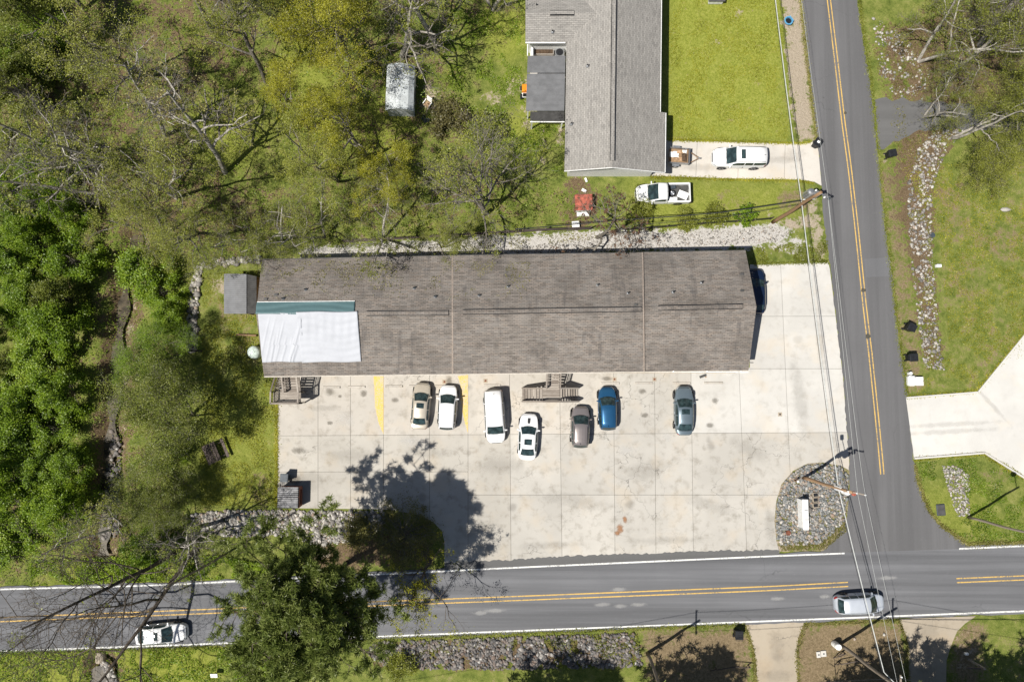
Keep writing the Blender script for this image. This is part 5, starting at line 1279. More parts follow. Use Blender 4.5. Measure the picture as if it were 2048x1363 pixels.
# ---- utility poles
def pole(label, base, topx, mat, r0=.17, r1=.115, arms=(), extra=None, zt=None, drop=.3):
    b = P(*base, 0); tp = P(*topx, zt)
    t = thing('utility_pole', label, 'pole', (b.x, b.y, -.05), 0, 'wooden utility poles'); d = tp - b
    mb = MB(); pts = [d*(k/8) + Vector((.05*math.sin(k*.8), .03*math.sin(k*1.3), 0))*(1 if 0 < k < 8 else 0) for k in range(9)]
    mb.tube(pts, [r0+(r1-r0)*k/8 for k in range(9)], 12).build('shaft', mat, t, True)
    for (z, ang, L, off) in arms:
        q = d*(z/d.z); v = Vector((math.cos(R(ang)), math.sin(R(ang)), 0)); ca = MB().bar(q-v*L*(.5-off), q+v*L*(.5+off), .10, .12).build('crossarm', K['pole_grey'], t)
        for s in (-.45, 0.0, .45):
            p = q + v*L*(s+off) + Vector((0,0,.06)); MB().lathe([(.03,0),(.07,.04),(.05,.09),(.07,.13),(.04,.18)], p, 8).build('insulator', K['insulator'], ca)
    return t, b, d
tA, bA, dA = pole('leaning brown utility pole rising from the stony corner island', (1606,955), (1704,984), K['pole_wood'], .17, .12, ((9.3, -12, 1.6, .35),), zt=9.7)
def on(b, d, z, off=(0,0,0)): return d*(z/d.z) + Vector(off)
p = on(bA, dA, 6.9); MB().bar(p, p+dA.normalized()*1.2, .36, .30).build('pole_sleeve', K['insulator'], tA)
p = on(bA, dA, 8.1, (.28,-.2,0)); tf = MB().lathe([(.20,-.45),(.24,-.42),(.24,.32),(.20,.42),(.08,.46)], p, 16).build('transformer', K['insulator'], tA)
MB().lathe([(.05,0),(.07,.1),(.03,.22)], p+Vector((.1,0,.44)), 8).build('bushing', K['rust'], tf)
p = on(bA, dA, 8.9, (.55,-.22,0)); MB().lathe([(.05,-.1),(.20,-.06),(.20,.05),(.05,.09)], p, 14).build('red_cutout', K['red_tarp'], tA)
p = on(bA, dA, 8.4); MB().bar(p, p+Vector((-.3,1.2,.1)), .05, .05).build('lamp_arm', K['steel'], tA); MB().cbox(p.x-.45,p.x-.15,p.y+1.1,p.y+1.6,p.z+.02,p.z+.2,.05).build('lamp_head', K['steel'], tA)
tB, bB, dB = pole('leaning brown utility pole with a transformer beside the house driveway', (1546,444), (1643,384), K['pole_wood'], .19, .13, (), zt=10.6)
p = on(bB, dB, 9.0, (-.35,.35,0)); tf = MB().lathe([(.26,-.6),(.32,-.55),(.32,.5),(.26,.6),(.1,.64)], p, 18).build('transformer', K['steel'], tB)
p2 = on(bB, dB, 9.3, (.1,.15,0)); MB().lathe([(.22,-.5),(.26,-.45),(.26,.4),(.2,.5)], p2, 16).build('transformer', K['steel'], tB)
for k in range(3): MB().lathe([(.05,0),(.08,.06),(.05,.12),(.08,.18),(.03,.26)], on(bB, dB, 10.2, (-.3+.35*k,.25-.3*k,0)), 8).build('insulator', K['insulator'], tB)
p = on(bB, dB, 10.4); MB().bar(p, p+Vector((.75,-.55,.1)), .09, .10).build('bracket', K['steel'], tB); MB().lathe([(.06,0),(.12,.06),(.12,.24),(.05,.3)], p+Vector((.7,-.5,-.1)), 10).build('cutout', K['grey_plastic'], tB)
p = on(bB, dB, 7.2); MB().bar(p+Vector((-.1,.3,0)), p+Vector((.95,.35,0)), .06, .06).build('standoff', K['insulator'], tB)
tC, bC, dC = pole('weathered utility pole by the white drum below the road', (1680,1288), (1812,1386), K['pole_grey'], .17, .115, ((10.3, 88, 2.3, 0),), zt=11.0)
tD, bD, dD = pole('weathered utility pole at the end of the dark riprap strip', (1295,1306), (1338,1416), K['pole_grey'], .17, .115, ((10.3, 88, 2.3, 0),), zt=11.0)
tE, bE, dE = pole('weathered pole with a street lamp on the grass at the right edge', (1937,1034), (2096,1076), K['pole_grey'], .13, .09, (), zt=9.6)
p = on(bE, dE, 9.2); MB().tube([p, p+Vector((-.2,.6,.25)), p+Vector((-.35,1.2,.3))], .035, 8).build('lamp_arm', K['steel'], tE); q = p+Vector((-.38,1.3,.25)); MB().lathe([(.10,-.06),(.26,-.04),(.26,.04),(.12,.14)], q, 14).build('lamp_head', K['grey_plastic'], tE)

tG, bG, dG = pole('slim grey pole at the road edge left of the pine, throwing a long thin shadow', (450,1108), (331,1176), K['pole_grey'], .10, .07, (), zt=12.5)
# ---- wires (each its own sagging strand)
def wire(label, pts, r, mat, sag=.4, name='power_line', n=14):
    mb = MB(); out = []
    for a, b in zip(pts[:-1], pts[1:]):
        for k in range(n + (1 if b is pts[-1] else 0)):
            u = k/n; q = a.lerp(b, u); q.z -= sag*4*u*(1-u); out.append(q)
    o = mb.tube(out, r, 6).build(name, mat, None, True)
    return tag(o, label, 'wire', 'overhead wires')
wire('thick pale cable bundle crossing pole tops along the side road', [P(1500,-420,7.6), P(1551,0,7.4), P(1603,402,6.8), P(1677,975,7.3), P(1768,1343,8.2), P(1790,1365,8.4), P(2400,1372,8.6)], .04, K['cable_white'], .12)
wire('thinner cable slung just below the thick pale bundle', [P(1499,-420,7.1), P(1549,0,6.9), P(1601,402,6.4), P(1674,976,6.9), P(1765,1343,7.8)], .022, K['cable_black'], .15)
wire('thin bright wire along the left edge of the side road', [P(1540,-420,10.6), P(1603,0,10.6), P(1655,385,10.6), P(1715,985,9.7), P(1794,1363,10.2), P(1840,1600,10.2)], .011, K['cable_white'], .05)
wire('rightmost thin bright wire over the junction', [P(1655,385,10.9), P(1716,890,10.0), P(1730,985,9.7), P(1812,1363,10.2), P(1858,1600,10.2)], .011, K['cable_white'], .05)
wire('black service cable from the pole towards the trees', [P(1603,401,6.9), P(1440,425,6.0), P(1240,440,5.6), P(1030,458,6.2)], .045, K['cable_black'], .12)
wire('thin black cable just below the service cable', [P(1606,408,6.5), P(1440,435,5.4), P(1240,452,5.0), P(1030,470,5.6)], .025, K['cable_black'], .12)
for dy in (0, 14):
    wire(['upper','lower'][dy//14]+' power wire between the poles south of the road', [Vector((-60,-36.5-dy*.08,10.2)), bD+dD*(10.4/11)+Vector((0,.9-dy*.13,0)), bC+dC*(10.4/11)+Vector((0,.9-dy*.13,0)), Vector((75,-30-dy*.08,10.4))], .018, K['cable_black'], .4)

# ---- sign on the island with flood lights
c = P(1605, 1026, .6); sg = thing('monument_sign', 'white double sided sign standing on the stony corner island', 'sign', (c.x, c.y, .02), R(0))
MB().add([(-.26,-1.35,0),(.26,-1.35,0),(.26,1.35,0),(-.26,1.35,0),(-.20,-1.3,1.25),(.20,-1.3,1.25),(.20,1.3,1.25),(-.20,1.3,1.25)], [(0,3,2,1),(0,1,5,4),(1,2,6,5),(2,3,7,6),(3,0,4,7),(4,5,6,7)]).build('panel', K['siding'], sg)
MB().cbox(-.28,.28,-1.42,1.42,1.253,1.33,.03).build('cap', K['trim'], sg)
for y in (-.45,.45): MB().box(-.12,.20,y-.03,y+.03,1.332,1.345).build('cap_joint', K['grey_plastic'], sg)
for i, y in enumerate((988,998,1009)):
    c = P(1629, y, .05); f = thing('flat_box_cover', ['uppermost','middle','lowest'][i]+' of three small dark square covers on the stony island', 'box cover', (c.x, c.y, .22), R(6))
    MB().cbox(-.27,.27,-.22,.22,-.2,.10,.02).build('frame', K['concrete_old'], f); MB().box(-.21,.21,-.16,.16,.102,.115).build('lid', K['black_plastic'], f)
c = P(1617,1020,0); rk = mobj('boulder', BIG[2].copy()); rk.location = (c.x, c.y, .15); rk.scale = (.45,.5,.32); tag(rk, 'white boulder beside the sign on the island', 'rock')
c = P(1575,1064,0); bk = thing('rusty_cap', 'rusty red pipe cap on the stones of the island', 'pipe cap', (c.x,c.y,.08)); MB().lathe([(.24,0),(.24,.16),(.2,.2)], n=14).build('body', K['rust'], bk); MB().lathe([(.13,.2),(.13,.26)], n=10).build('knob', K['rust'], bk)
c = P(1588,960,0); bk = thing('marker_post', 'short pale marker post at the upper edge of the stony island', 'post', (c.x,c.y,.05), R(30)); MB().box(-.05,.05,-.05,.05,0,.9).build('post', K['wood_brown'], bk); MB().cbox(-.1,.1,-.1,.1,.9,.96,.02).build('cap', K['trim'], bk)

# ---- east verge: white boxes, stakes, covers, boulder
c = P(1822,761,.2); u = thing('utility_pedestal', 'white rounded box beside the verge, left of the white lidded box', 'utility box', (c.x,c.y,-.05)); MB().cbox(-.34,.34,-.5,.5,0,.55,.12).build('shell', K['white_plastic'], u); MB().lathe([(.16,.0),(.16,.5),(.1,.55)], (-.1,.72,0), 14).build('vent', K['white_plastic'], u)
c = P(1836,762,.2); u = thing('utility_cabinet', 'white two-lidded box on the verge above the wide driveway', 'utility box', (c.x,c.y,-.05)); MB().cbox(-.34,.34,-.40,.40,0,.5,.04).build('cabinet', K['white_plastic'], u)
for s in (-1,1): MB().cbox(-.36,.36,min(s*.02,s*.42),max(s*.02,s*.42),.502,.55,.015).build('lid', K['white_plastic'], u)
c = P(2010,419,0); rk = mobj('boulder', BIG[0].copy()); rk.location = (c.x, c.y, .05); rk.scale = (.62,.4,.3); tag(rk, 'pale flat boulder on the grass at the right', 'rock')
c = P(1875,532,0); u = thing('meter_box', 'small white meter box on the grass right of the rocks', 'utility box', (c.x,c.y,-.03)); MB().cbox(-.24,.24,-.15,.15,0,.35,.03).build('box', K['white_plastic'], u); MB().cbox(-.2,.2,-.12,.12,.352,.37,.01).build('lid', K['white_plastic'], u)
c = P(1882,1019,0); u = thing('ground_vault', 'dark grey plastic vault lid in the grass right of the junction', 'utility box', (c.x,c.y,-.03), R(4)); MB().cbox(-.42,.42,-.55,.55,0,.07,.05).build('rim', K['grey_plastic'], u); MB().cbox(-.36,.36,-.49,.49,.072,.09,.03).build('lid', K['metal_darker'], u)
c = P(1865,470,0); u = thing('valve_cover', 'small round grey valve cover at the edge of the rocks', 'valve cover', (c.x,c.y,-.05)); MB().lathe([(.27,0),(.27,.06),(.22,.08)], n=16).build('lid', K['grey_plastic'], u)
# blue ringed tub on the gravel verge, orange ball
c = P(1577,42,.2); u = thing('blue_tub', 'round blue rimmed tub with a dark middle on the gravel verge', 'tub', (c.x,c.y,-.03)); MB().lathe([(.30,0),(.42,.30),(.46,.32),(.44,.35),(.34,.35),(.32,.2)], n=14).build('rim', K['blue_plastic'], u); MB().lathe([(.31,.18),(.30,.22)], n=14).build('liner', K['black_plastic'], u)
for k in range(5): a = k*1.257; MB().box(.42*math.cos(a)-.06,.42*math.cos(a)+.06,.42*math.sin(a)-.06,.42*math.sin(a)+.06,.352,.38).build('handle', K['blue_plastic'], u)
# ---- below the road
c = P(1672,1289,.4); u = thing('white_drum', 'white upright drum at the foot of the weathered pole', 'drum', (c.x,c.y,-.03)); MB().lathe([(.26,0),(.29,.04),(.29,.5),(.30,.52),(.29,.54),(.29,.95),(.25,1.0)], n=20).build('shell', K['white_plastic'], u); MB().lathe([(.27,1.0),(.27,1.03),(.24,1.05)], n=20).build('lid', K['white_plastic'], u)
for i, (x, y) in enumerate(((1637,1308),(1647,1306))):
    c = P(x, y); u = thing('meter_box', ['smaller pale meter box lid, left of the pair in the brown grass','larger pale meter box lid, right of the pair in the brown grass'][i], 'meter box', (c.x,c.y,-.03), R(5)); s = (.19,.25)[i]; MB().cbox(-s,s,-.28,.28,0,.10,.03).build('frame', K['concrete_new'], u); MB().box(-.07,.07,-.06,.06,.102,.115).build('reader', K['grey_plastic'], u)
for (x, y, lb) in ((1768,1268,'small white stone in brown grass, right of the two'),(1709,1277,'small white stone in brown grass, left of the two')):
    c = P(x, y); rk = mobj('stone', BIG[1].copy()); rk.location = (c.x,c.y,.0); rk.scale = (.2,.16,.14); tag(rk, lb, 'rock')
def low_rail(label, pts, h=.7):
    a = P(*pts[0]); t = thing('low_pipe_rail', label, 'rail', (a.x,a.y,-.04), 0, 'low dark rails below the road')
    q = [P(*p)-a for p in pts]
    MB().tube([p+Vector((0,0,h)) for p in q], .045, 8).build('rail', K['wood_dark'], t)
    for p in (q[0], q[-1]):
        MB().tube([p, p+Vector((0,0,h+.05))], .05, 8).build('post', K['wood_dark'], t); MB().tube([p+Vector((-.35,-.35,0)), p+Vector((0,0,h*.8))], .04, 6).build('brace', K['wood_dark'], t)
low_rail('dark low rail left of the tan driveway', [(1430,1333),(1465,1327),(1496,1329)])
low_rail('dark low rail beside the weathered pole', [(1676,1322),(1708,1316),(1740,1318)])
low_rail('short dark low rail above the other rail by the pole', [(1674,1308),(1686,1302)], .6)
c = P(1938,1318,0); u = thing('wooden_gate_post', 'tall wooden post with a crossbar at the lower right', 'post', (c.x,c.y,-.04)); d = P(1944,1372,2.3)-c
MB().box(-.08,.08,-.08,.08,0,2.3).build('post', K['wood_grey'], u); MB().bar((-1.5,.05,2.1),(.15,-.02,2.15),.10,.12).build('crossbar', K['wood_dark'], u); MB().bar((-.6,.02,2.1),(0,0,1.5),.07,.07).build('brace', K['wood_dark'], u)
c = P(1925,1302,0); u = thing('mailbox', 'small white box under the wooden crossbar at the lower right', 'box', (c.x,c.y,-.04)); MB().box(-.04,.04,-.04,.04,0,.5).build('post', K['wood_grey'], u); MB().cbox(-.17,.17,-.12,.12,.5,.72,.04).build('box', K['white_plastic'], u)
c = P(640,1104,0); u = thing('concrete_vault', 'grey concrete vault lid in the soil beyond the pale riprap', 'vault', (c.x,c.y,-.03), R(5)); MB().cbox(-.46,.46,-.38,.38,0,.14,.03).build('frame', K['concrete_old'], u)
for s in (-1,1): MB().box(s*.2-.1,s*.2+.1,-.12,.12,.142,.16).build('lid', K['steel'], u)
c = P(715,1335,.3); u = thing('white_cap_post', 'white round capped post at the left end of the dark riprap', 'post', (c.x,c.y,-.04)); MB().lathe([(.12,0),(.12,.7)], n=14).build('post', K['siding'], u); MB().lathe([(.22,.7),(.22,.76),(.12,.86)], n=16).build('cap', K['white_plastic'], u)
c = P(426,1352,.8); u = thing('yard_sign', 'small white board on a stake in the grass below the road', 'sign', (c.x,c.y,-.04)); MB().box(-.03,.03,-.03,.03,0,.62).build('stake', K['wood_grey'], u); o_ = MB().cbox(-.33,.33,-.2,.2,-.015,.015,.008).build('board', K['white_plastic'], u); o_.location = (0,0,.64); o_.rotation_euler = (R(18),0,0)
c = P(196,1322,0); u = thing('culvert_pipe', 'round concrete culvert mouth under the road edge by the pool', 'culvert', (c.x,c.y,-.45)); 
V = []; F = []; n = 18
for y in (-.2,.8):
    for rr in (.32,.45): V += [(rr*math.cos(2*math.pi*k/n), y, rr*math.sin(2*math.pi*k/n)) for k in range(n)]
for k in range(n): q = (k+1)%n; F += [(k,q,n+q,n+k),(n+k,n+q,3*n+q,3*n+k),(k,2*n+k,2*n+q,q)]
MB().add(V, F).build('ring', K['concrete_old'], u)
# dropped shingle piece and paper-like scrap on the lot
c = P(1406,751.5); u = thing('shingle_scrap', 'dark torn shingle piece dropped on the concrete by the eave', 'scrap', (c.x,c.y,.012), R(20)); MB().add([(-.36,-.12,0),(.3,-.12,0),(.38,.02,.02),(.28,.12,.03),(-.36,.12,0),(-.36,-.12,.02),(.3,-.12,.02),(.38,.02,.04),(.28,.12,.05),(-.36,.12,.02)], [(4,3,2,1,0),(5,6,7,8,9),(0,1,6,5),(1,2,7,6),(2,3,8,7),(3,4,9,8),(4,0,5,9)]).build('shingle', K['metal_darker'], u)
c = P(1413,756); MB().box(-.05,.08,-.06,.05,.0,.03).build('backing', K['cardboard'], u).location = (.2,-.18,0)

# ---- yard left of the building
c = P(430,903,.4); pt = thing('picnic_table', 'dark weathered picnic table in the grass left of the lot', 'table', (c.x,c.y,-.04), R(24))
for i in range(4): MB().box(-.62+.26*i, -.40+.26*i, -.95,.95,.70,.745).build('table_plank', K['wood_dark'], pt)
for x in (-1.02,.86): MB().box(x-.0, x+.26, -.95,.95,.40,.445).build('bench', K['wood_dark'], pt)
for y in (-.65,.65):
    for s in (-1,1): MB().bar((s*.85-.03*s,y,0),(s*.25,y,.69),.09,.05).build('leg', K['wood_dark'], pt)
    MB().box(-1.0,1.05,y-.03,y+.03,.36,.397).build('stretcher', K['wood_dark'], pt)
c = P(509,704,.5); u = thing('round_tank', 'round pale green tank beside the left end of the brown roof', 'tank', (c.x,c.y,-.04)); MB().lathe([(.58,0),(.62,.06),(.62,.75),(.5,.95),(.2,1.05)], n=26).build('shell', K['tank'], u, True); MB().lathe([(.16,1.04),(.16,1.1)], n=12).build('lid', K['tank'], u)
a, b = P(473,669,.1), P(513,671,.1); u = MB().bar(a+Vector((0,0,.05)), b+Vector((0,0,.05)), .16,.14).build('timber', K['wood_brown'], None); tag(u, 'brown timber lying in the grass by the round tank', 'timber')
a, b = P(362,702,.3), P(402,701,.3); u = thing('fallen_rail', 'dark wooden rail lying across the end of the rock border', 'rail', (a.x,a.y,.2)); MB().bar((0,0,.1),b-a+Vector((0,0,.1)),.12,.12).build('beam', K['wood_dark'], u)
for q in (.05,.95): p=(b-a)*q; MB().box(p.x-.06,p.x+.06,p.y-.06,p.y+.06,-.3,.04).build('post', K['wood_dark'], u)
# ---- yard behind the house
c = P(855,208,.3); u = thing('lawn_chair', 'pale reclining lawn chair on the bare soil beside the white shed', 'chair', (c.x,c.y,-.04), R(-35))
MB().cbox(-.30,.30,-.30,.30,.34,.40,.03).build('seat', K['cardboard'], u); o_ = MB().cbox(-.30,.30,-.03,.03,0,.62,.02).build('backrest', K['white_plastic'], u); o_.location=(0,.33,.38); o_.rotation_euler=(R(-18),0,0)
for s in (-1,1): MB().cbox(s*.34-.04,s*.34+.04,-.28,.30,.56,.60,.015).build('armrest', K['white_plastic'], u)
for x in (-.27,.27):
    for y in (-.26,.26): MB().box(x-.03,x+.03,y-.03,y+.03,0,.338).build('leg', K['white_plastic'], u)
c = P(853,241,.3); u = thing('garden_chair', 'dark blue grey folding chair below the white shed', 'chair', (c.x,c.y,-.04), R(60))
for i in range(5): MB().box(-.26,.26,-.26+.11*i,-.18+.11*i,.36,.385).build('seat_slat', K['grey_plastic'], u)
for i in range(4): MB().box(-.26,.26,.30+.02*i,.33+.02*i,.45+.1*i,.53+.1*i).build('back_slat', K['grey_plastic'], u)
for x in (-.27,.27):
    for y in (-.26,.28): MB().tube([(x,y,0),(x,y,.36 if y<0 else .85)],.018,6).build('leg', K['black_plastic'], u)
c = P(1047,181,.5); u = thing('riding_mower', 'orange riding mower poking out from under the porch roof', 'mower', (c.x+.15,c.y,-.03), R(90))
MB().cbox(-.2,.55,-.30,.30,.35,.85,.08).build('hood', K['orange'], u); MB().cbox(-.65,-.2,-.34,.34,.3,.5,.05).build('fender', K['siding'], u); MB().cbox(-.62,-.3,-.22,.22,.52,.62,.05).build('seat', K['black_plastic'], u); o_=MB().cbox(-.66,-.58,-.22,.22,.6,.95,.03).build('backrest', K['black_plastic'], u)
for x, r_ in ((.38,.2),(-.5,.28)):
    for s in (-1,1): wm = link(bpy.data.objects.new('wheel', wheel_meshes(r_)[0]), u); wm.location=(x,s*.38,r_)
MB().tube([(-.1,0,.8),(-.25,0,1.0)],.02,6).build('steering_column', K['black_plastic'], u)
c = P(1166,408,.4); u = thing('red_shelter', 'faded red roofed low shelter under the bare tree by the house', 'shelter', (c.x,c.y,-.04), R(2))
MB().add([(-.85,-.75,.95),(.85,-.75,.95),(.85,.75,1.25),(-.85,.75,1.25),(-.85,-.75,.9),(.85,-.75,.9),(.85,.75,1.2),(-.85,.75,1.2)],[(0,1,2,3),(7,6,5,4),(0,4,5,1),(1,5,6,2),(2,6,7,3),(3,7,4,0)]).build('roof', K['red_tarp'], u)
MB().box(-.75,.75,-.68,-.6,0,.9).box(-.75,.75,.6,.68,0,1.18).build('wall', K['siding'], u); MB().box(-.62,.6,-1.15,-.78,.0,.35).build('step', K['white_plastic'], u)
for (x,y,w_,h_,lb,rz) in ((1151,451,.36,.36,'white appliance box lying near the fence below the red shelter',5),(1172,360,.10,.22,'narrow white debris piece below the house wall',20),(1168,381,.24,.14,'pale torn sheet on the leaf litter above the red shelter',-30)):
    c = P(x,y); u = thing('discarded_box', lb, 'box', (c.x,c.y,-.04), R(rz)); MB().cbox(-w_,w_,-h_,h_,0,.4 if w_>.3 else .12,.02).build('body', K['white_plastic'], u); MB().box(-w_*.8,w_*.8,-h_*.8,-h_*.5,.402 if w_>.3 else .122,.42 if w_>.3 else .14).build('flap', K['siding'], u)
# ---- fences behind the apartments
def post_fence(name, label, pts, h, rails, mat, n, pal=False):
    a0 = P(*pts[0]); t = thing(name, label, 'fence', (a0.x,a0.y,-.05)); q = resample([P(*p) for p in pts], n)
    for i in range(n):
        p = Vector((q[i].x-a0.x, q[i].y-a0.y, 0)); MB().box(p.x-.05,p.x+.05,p.y-.05,p.y+.05,0,h).build('post', mat, t)
        if i < n-1:
            p2 = Vector((q[i+1].x-a0.x, q[i+1].y-a0.y, 0))
            for z in rails: MB().bar(p+Vector((0,-.06,z)), p2+Vector((0,-.06,z)), .05, .12).build('rail', mat, t)
            if pal:
                o_ = MB().bar(p+Vector((0,0,h*.45)), p2+Vector((0,0,h*.45)), .03, h*.8).build('fabric', K['black_plastic'], t)
post_fence('rail_fence', 'long dark wooden rail fence behind the apartments', [(690,484),(900,472),(1100,460),(1180,458)], 1.1, (.3,.65,1.0), K['wood_dark'], 12)
post_fence('silt_fence', 'low black fabric fence along the white gravel strip', [(1262,459),(1330,454),(1420,447),(1500,442),(1541,438)], .75, (), K['wood_dark'], 9, True)

# ================================================================== TREES AND SHRUBS
def tubes_np(PTS, RAD, s):
    B, n, _ = PTS.shape
    T = np.gradient(PTS, axis=1); T /= np.linalg.norm(T, axis=2, keepdims=True)+1e-9
    ref = np.where(np.abs(T[..., 2:3]) < 0.9, np.array([0, 0, 1.0]), np.array([1.0, 0, 0]))
    U = np.cross(T, ref); U /= np.linalg.norm(U, axis=2, keepdims=True)+1e-9
    W = np.cross(U, T)
    a = np.arange(s)*2*np.pi/s
    V = PTS[:, :, None, :] + RAD[:, :, None, None]*(U[:, :, None, :]*np.cos(a)[None, None, :, None] + W[:, :, None, :]*np.sin(a)[None, None, :, None])
    base = (np.arange(B)*n*s)[:, None, None] + (np.arange(n-1)*s)[None, :, None] + np.arange(s)[None, None, :]
    nxt = (np.arange(B)*n*s)[:, None, None] + (np.arange(n-1)*s)[None, :, None] + ((np.arange(s)+1) % s)[None, None, :]
    Q = np.stack([base, nxt, nxt+s, base+s], -1).reshape(-1, 4)
    return V.reshape(-1, 3), Q
def merge(parts):
    V, Q, b = [], [], 0
    for v, q in parts: V.append(v); Q.append(q+b); b += len(v)
    return np.concatenate(V), np.concatenate(Q)
def leaves_np(C, size, r, flat=0.5, aspect=0.6):
    n = len(C); N = r.normal(size=(n, 3)); N[:, 2] += flat*2.2*np.sign(N[:, 2]+1e-6); N /= np.linalg.norm(N, axis=1, keepdims=True)
    A = r.normal(size=(n, 3)); U = np.cross(N, A); U /= np.linalg.norm(U, axis=1, keepdims=True); W = np.cross(N, U)
    s = (size*r.uniform(.6, 1.4, n))[:, None]
    V = np.stack([C-U*s, C-W*s*aspect, C+U*s, C+W*s*aspect], 1)
    Q = np.arange(4*n).reshape(n, 4)
    return V.reshape(-1, 3), Q
def grow(seed, h, counts=(9, 7, 6, 4), trunk=.45, spread=1.0, up=.25, wig=.22, lean=.08, r0=None, fork=0, first=.3, ratio=(.55,.6,.55,.5)):
    """branching skeleton: list of (points, radii) for each level"""
    rr = random.Random(seed); LV = [[] for _ in range(5)]; segs = [9, 7, 5, 4, 3]
    r0 = r0 or h*.016
    G = lambda: Vector((rr.gauss(0,1), rr.gauss(0,1), rr.gauss(0,1)))
    def branch(p, d, L, r, lv):
        n = segs[lv]; pts = [p.copy()]; rad = [r]; d = d.normalized()
        for i in range(1, n):
            d = (d + G()*wig*(.5 if lv == 0 else 1)/ (1.6 if lv == 0 else 1) + Vector((0,0,1))*up*(.15 if lv == 0 else .22)).normalized()
            p = p + d*(L/(n-1)); pts.append(p.copy()); rad.append(max(.006, r*(1-.72*i/(n-1))))
        LV[lv].append((pts, rad))
        if lv >= len(counts): return
        m = counts[lv]; m = max(1, int(m*rr.uniform(.75, 1.25))); az = rr.uniform(0, 6.28)
        t0 = first if lv == 0 else .25
        for k in range(m):
            t = t0 + (1-t0)*(k+rr.random()*.8)/m; t = min(.99, t); q = t*(n-1); i = min(n-2, int(q)); u = q-i
            bp = pts[i].lerp(pts[i+1], u); br = rad[i]*(1-u)+rad[i+1]*u
            td = (pts[i+1]-pts[i]).normalized(); az += 2.4+rr.uniform(-.5,.5)
            ref = Vector((0,0,1)) if abs(td.z) < .9 else Vector((1,0,0))
            s1 = td.cross(ref).normalized(); s2 = td.cross(s1)
            ang = R(rr.uniform(38, 68))*(1 if lv else spread)
            nd = td*math.cos(ang) + (s1*math.cos(az)+s2*math.sin(az))*math.sin(ang)
            branch(bp, nd, L*ratio[lv]*(1.12-.5*t)*rr.uniform(.75,1.25), max(.008, br*rr.uniform(.5,.72)), lv+1)
    d = Vector((rr.uniform(-lean,lean), rr.uniform(-lean,lean), 1))
    if fork:
        for k in range(fork):
            a = k*6.28/fork+rr.random(); branch(Vector((0,0,-.2)), Vector((math.cos(a)*.35, math.sin(a)*.35, 1)), h*.8, r0*.75, 0)
    else: branch(Vector((0,0,-.2)), d, h*.82, r0, 0)
    return LV
def skeleton_mesh(LV, lv0, lv1, mat, name, fat=1.0):
    parts = []
    for lv in range(lv0, lv1+1):
        if not LV[lv]: continue
        PT = np.array([[p[:] for p in b[0]] for b in LV[lv]]); RD = np.array([b[1] for b in LV[lv]])*fat
        parts.append(tubes_np(PT, RD, [9, 7, 5, 3, 3][lv]))
    V, Q = merge(parts); return npmesh(name, V, Q, mat, True)
def twig_points(LV, lvs, n, r, jit):
    P_ = np.concatenate([np.array([[p[:] for p in b[0]] for b in LV[lv]]).reshape(-1, 3) for lv in lvs if LV[lv]])
    nc = max(60, n//14); C0 = P_[r.integers(0, len(P_), nc)]; wgt = r.random(nc)**2 + .08; i = r.choice(nc, n, p=wgt/wgt.sum())
    return C0[i] + r.normal(size=(n, 3))*jit*np.array([1, 1, .7])*r.uniform(.4, 1.3, nc)[i][:, None]
PROTO = {}
def tree_proto(key, seed, h, leaf, bark, nleaf, lsize, jit=.22, counts=(9,7,6,4), twigfat=1.0, **kw):
    LV = grow(seed, h, counts, **kw); r = np.random.default_rng(seed)
    tm = skeleton_mesh(LV, 0, 1, K[bark], 'trunk', 1.0)
    bmsh = skeleton_mesh(LV, 2, len(counts), K['bark_grey' if bark == 'bark_pale' and key != 'bareC' else bark], 'branches', twigfat)
    cm = None
    if nleaf:
        C = twig_points(LV, (len(counts)-1, len(counts)), nleaf, r, jit); V, Q = leaves_np(C, lsize, r); cm = npmesh('crown', V, Q, K[leaf])
    PROTO[key] = (tm, bmsh, cm); return PROTO[key]
def put_tree(key, px, py, label, s=1.0, rz=0.0, leaf=None, bark=None, cat='tree', name='tree', group=None, sz=None, lean=(0,0)):
    c = P(px, py, 0); t = thing(name, label, cat, (c.x, c.y, -.06), R(rz), group)
    t.scale = (s, s, sz or s); t.rotation_euler = (R(lean[0]), R(lean[1]), R(rz))
    for nm, me in zip(('trunk', 'branches', 'crown'), PROTO[key]):
        if me is None: continue
        o = link(bpy.data.objects.new(nm, me), t); mk = leaf if nm == 'crown' else bark
        if nm == 'branches': o['kind'] = 'stuff'
        if mk and not (nm == 'branches' and key.startswith('oak')): o.material_slots[0].link = 'OBJECT'; o.material_slots[0].material = K[mk]
    return t
# prototypes
tree_proto('oakA', 101, 15, 'leaf_olive', 'bark_grey', 13000, .048, counts=(9,7,5,4), ratio=(.42,.58,.55,.5), jit=.28)
tree_proto('oakB', 102, 15, 'leaf_olive', 'bark_grey', 13000, .048, spread=1.0, wig=.28, fork=2, counts=(6,7,5,4), ratio=(.42,.58,.55,.5), jit=.28)
tree_proto('oakC', 103, 15, 'leaf_yellow', 'bark_grey', 18000, .052, spread=.95, counts=(9,6,5,3), ratio=(.42,.58,.55,.5), jit=.3)
tree_proto('oakD', 104, 14, 'leaf_yellow', 'bark_grey', 16000, .052, spread=1.0, fork=2, counts=(5,6,5,3), ratio=(.42,.58,.55,.5), jit=.3)
tree_proto('bareA', 105, 14, 'leaf_brown', 'bark_pale', 2200, .065, spread=1.0, wig=.30, counts=(9,7,5,4), ratio=(.46,.58,.55,.5), twigfat=1.15, r0=.25)
tree_proto('bareB', 106, 13, 'leaf_olive', 'bark_pale', 3000, .07, spread=1.0, wig=.34, fork=2, counts=(7,7,5,4), ratio=(.46,.58,.55,.5), twigfat=1.15, r0=.26)
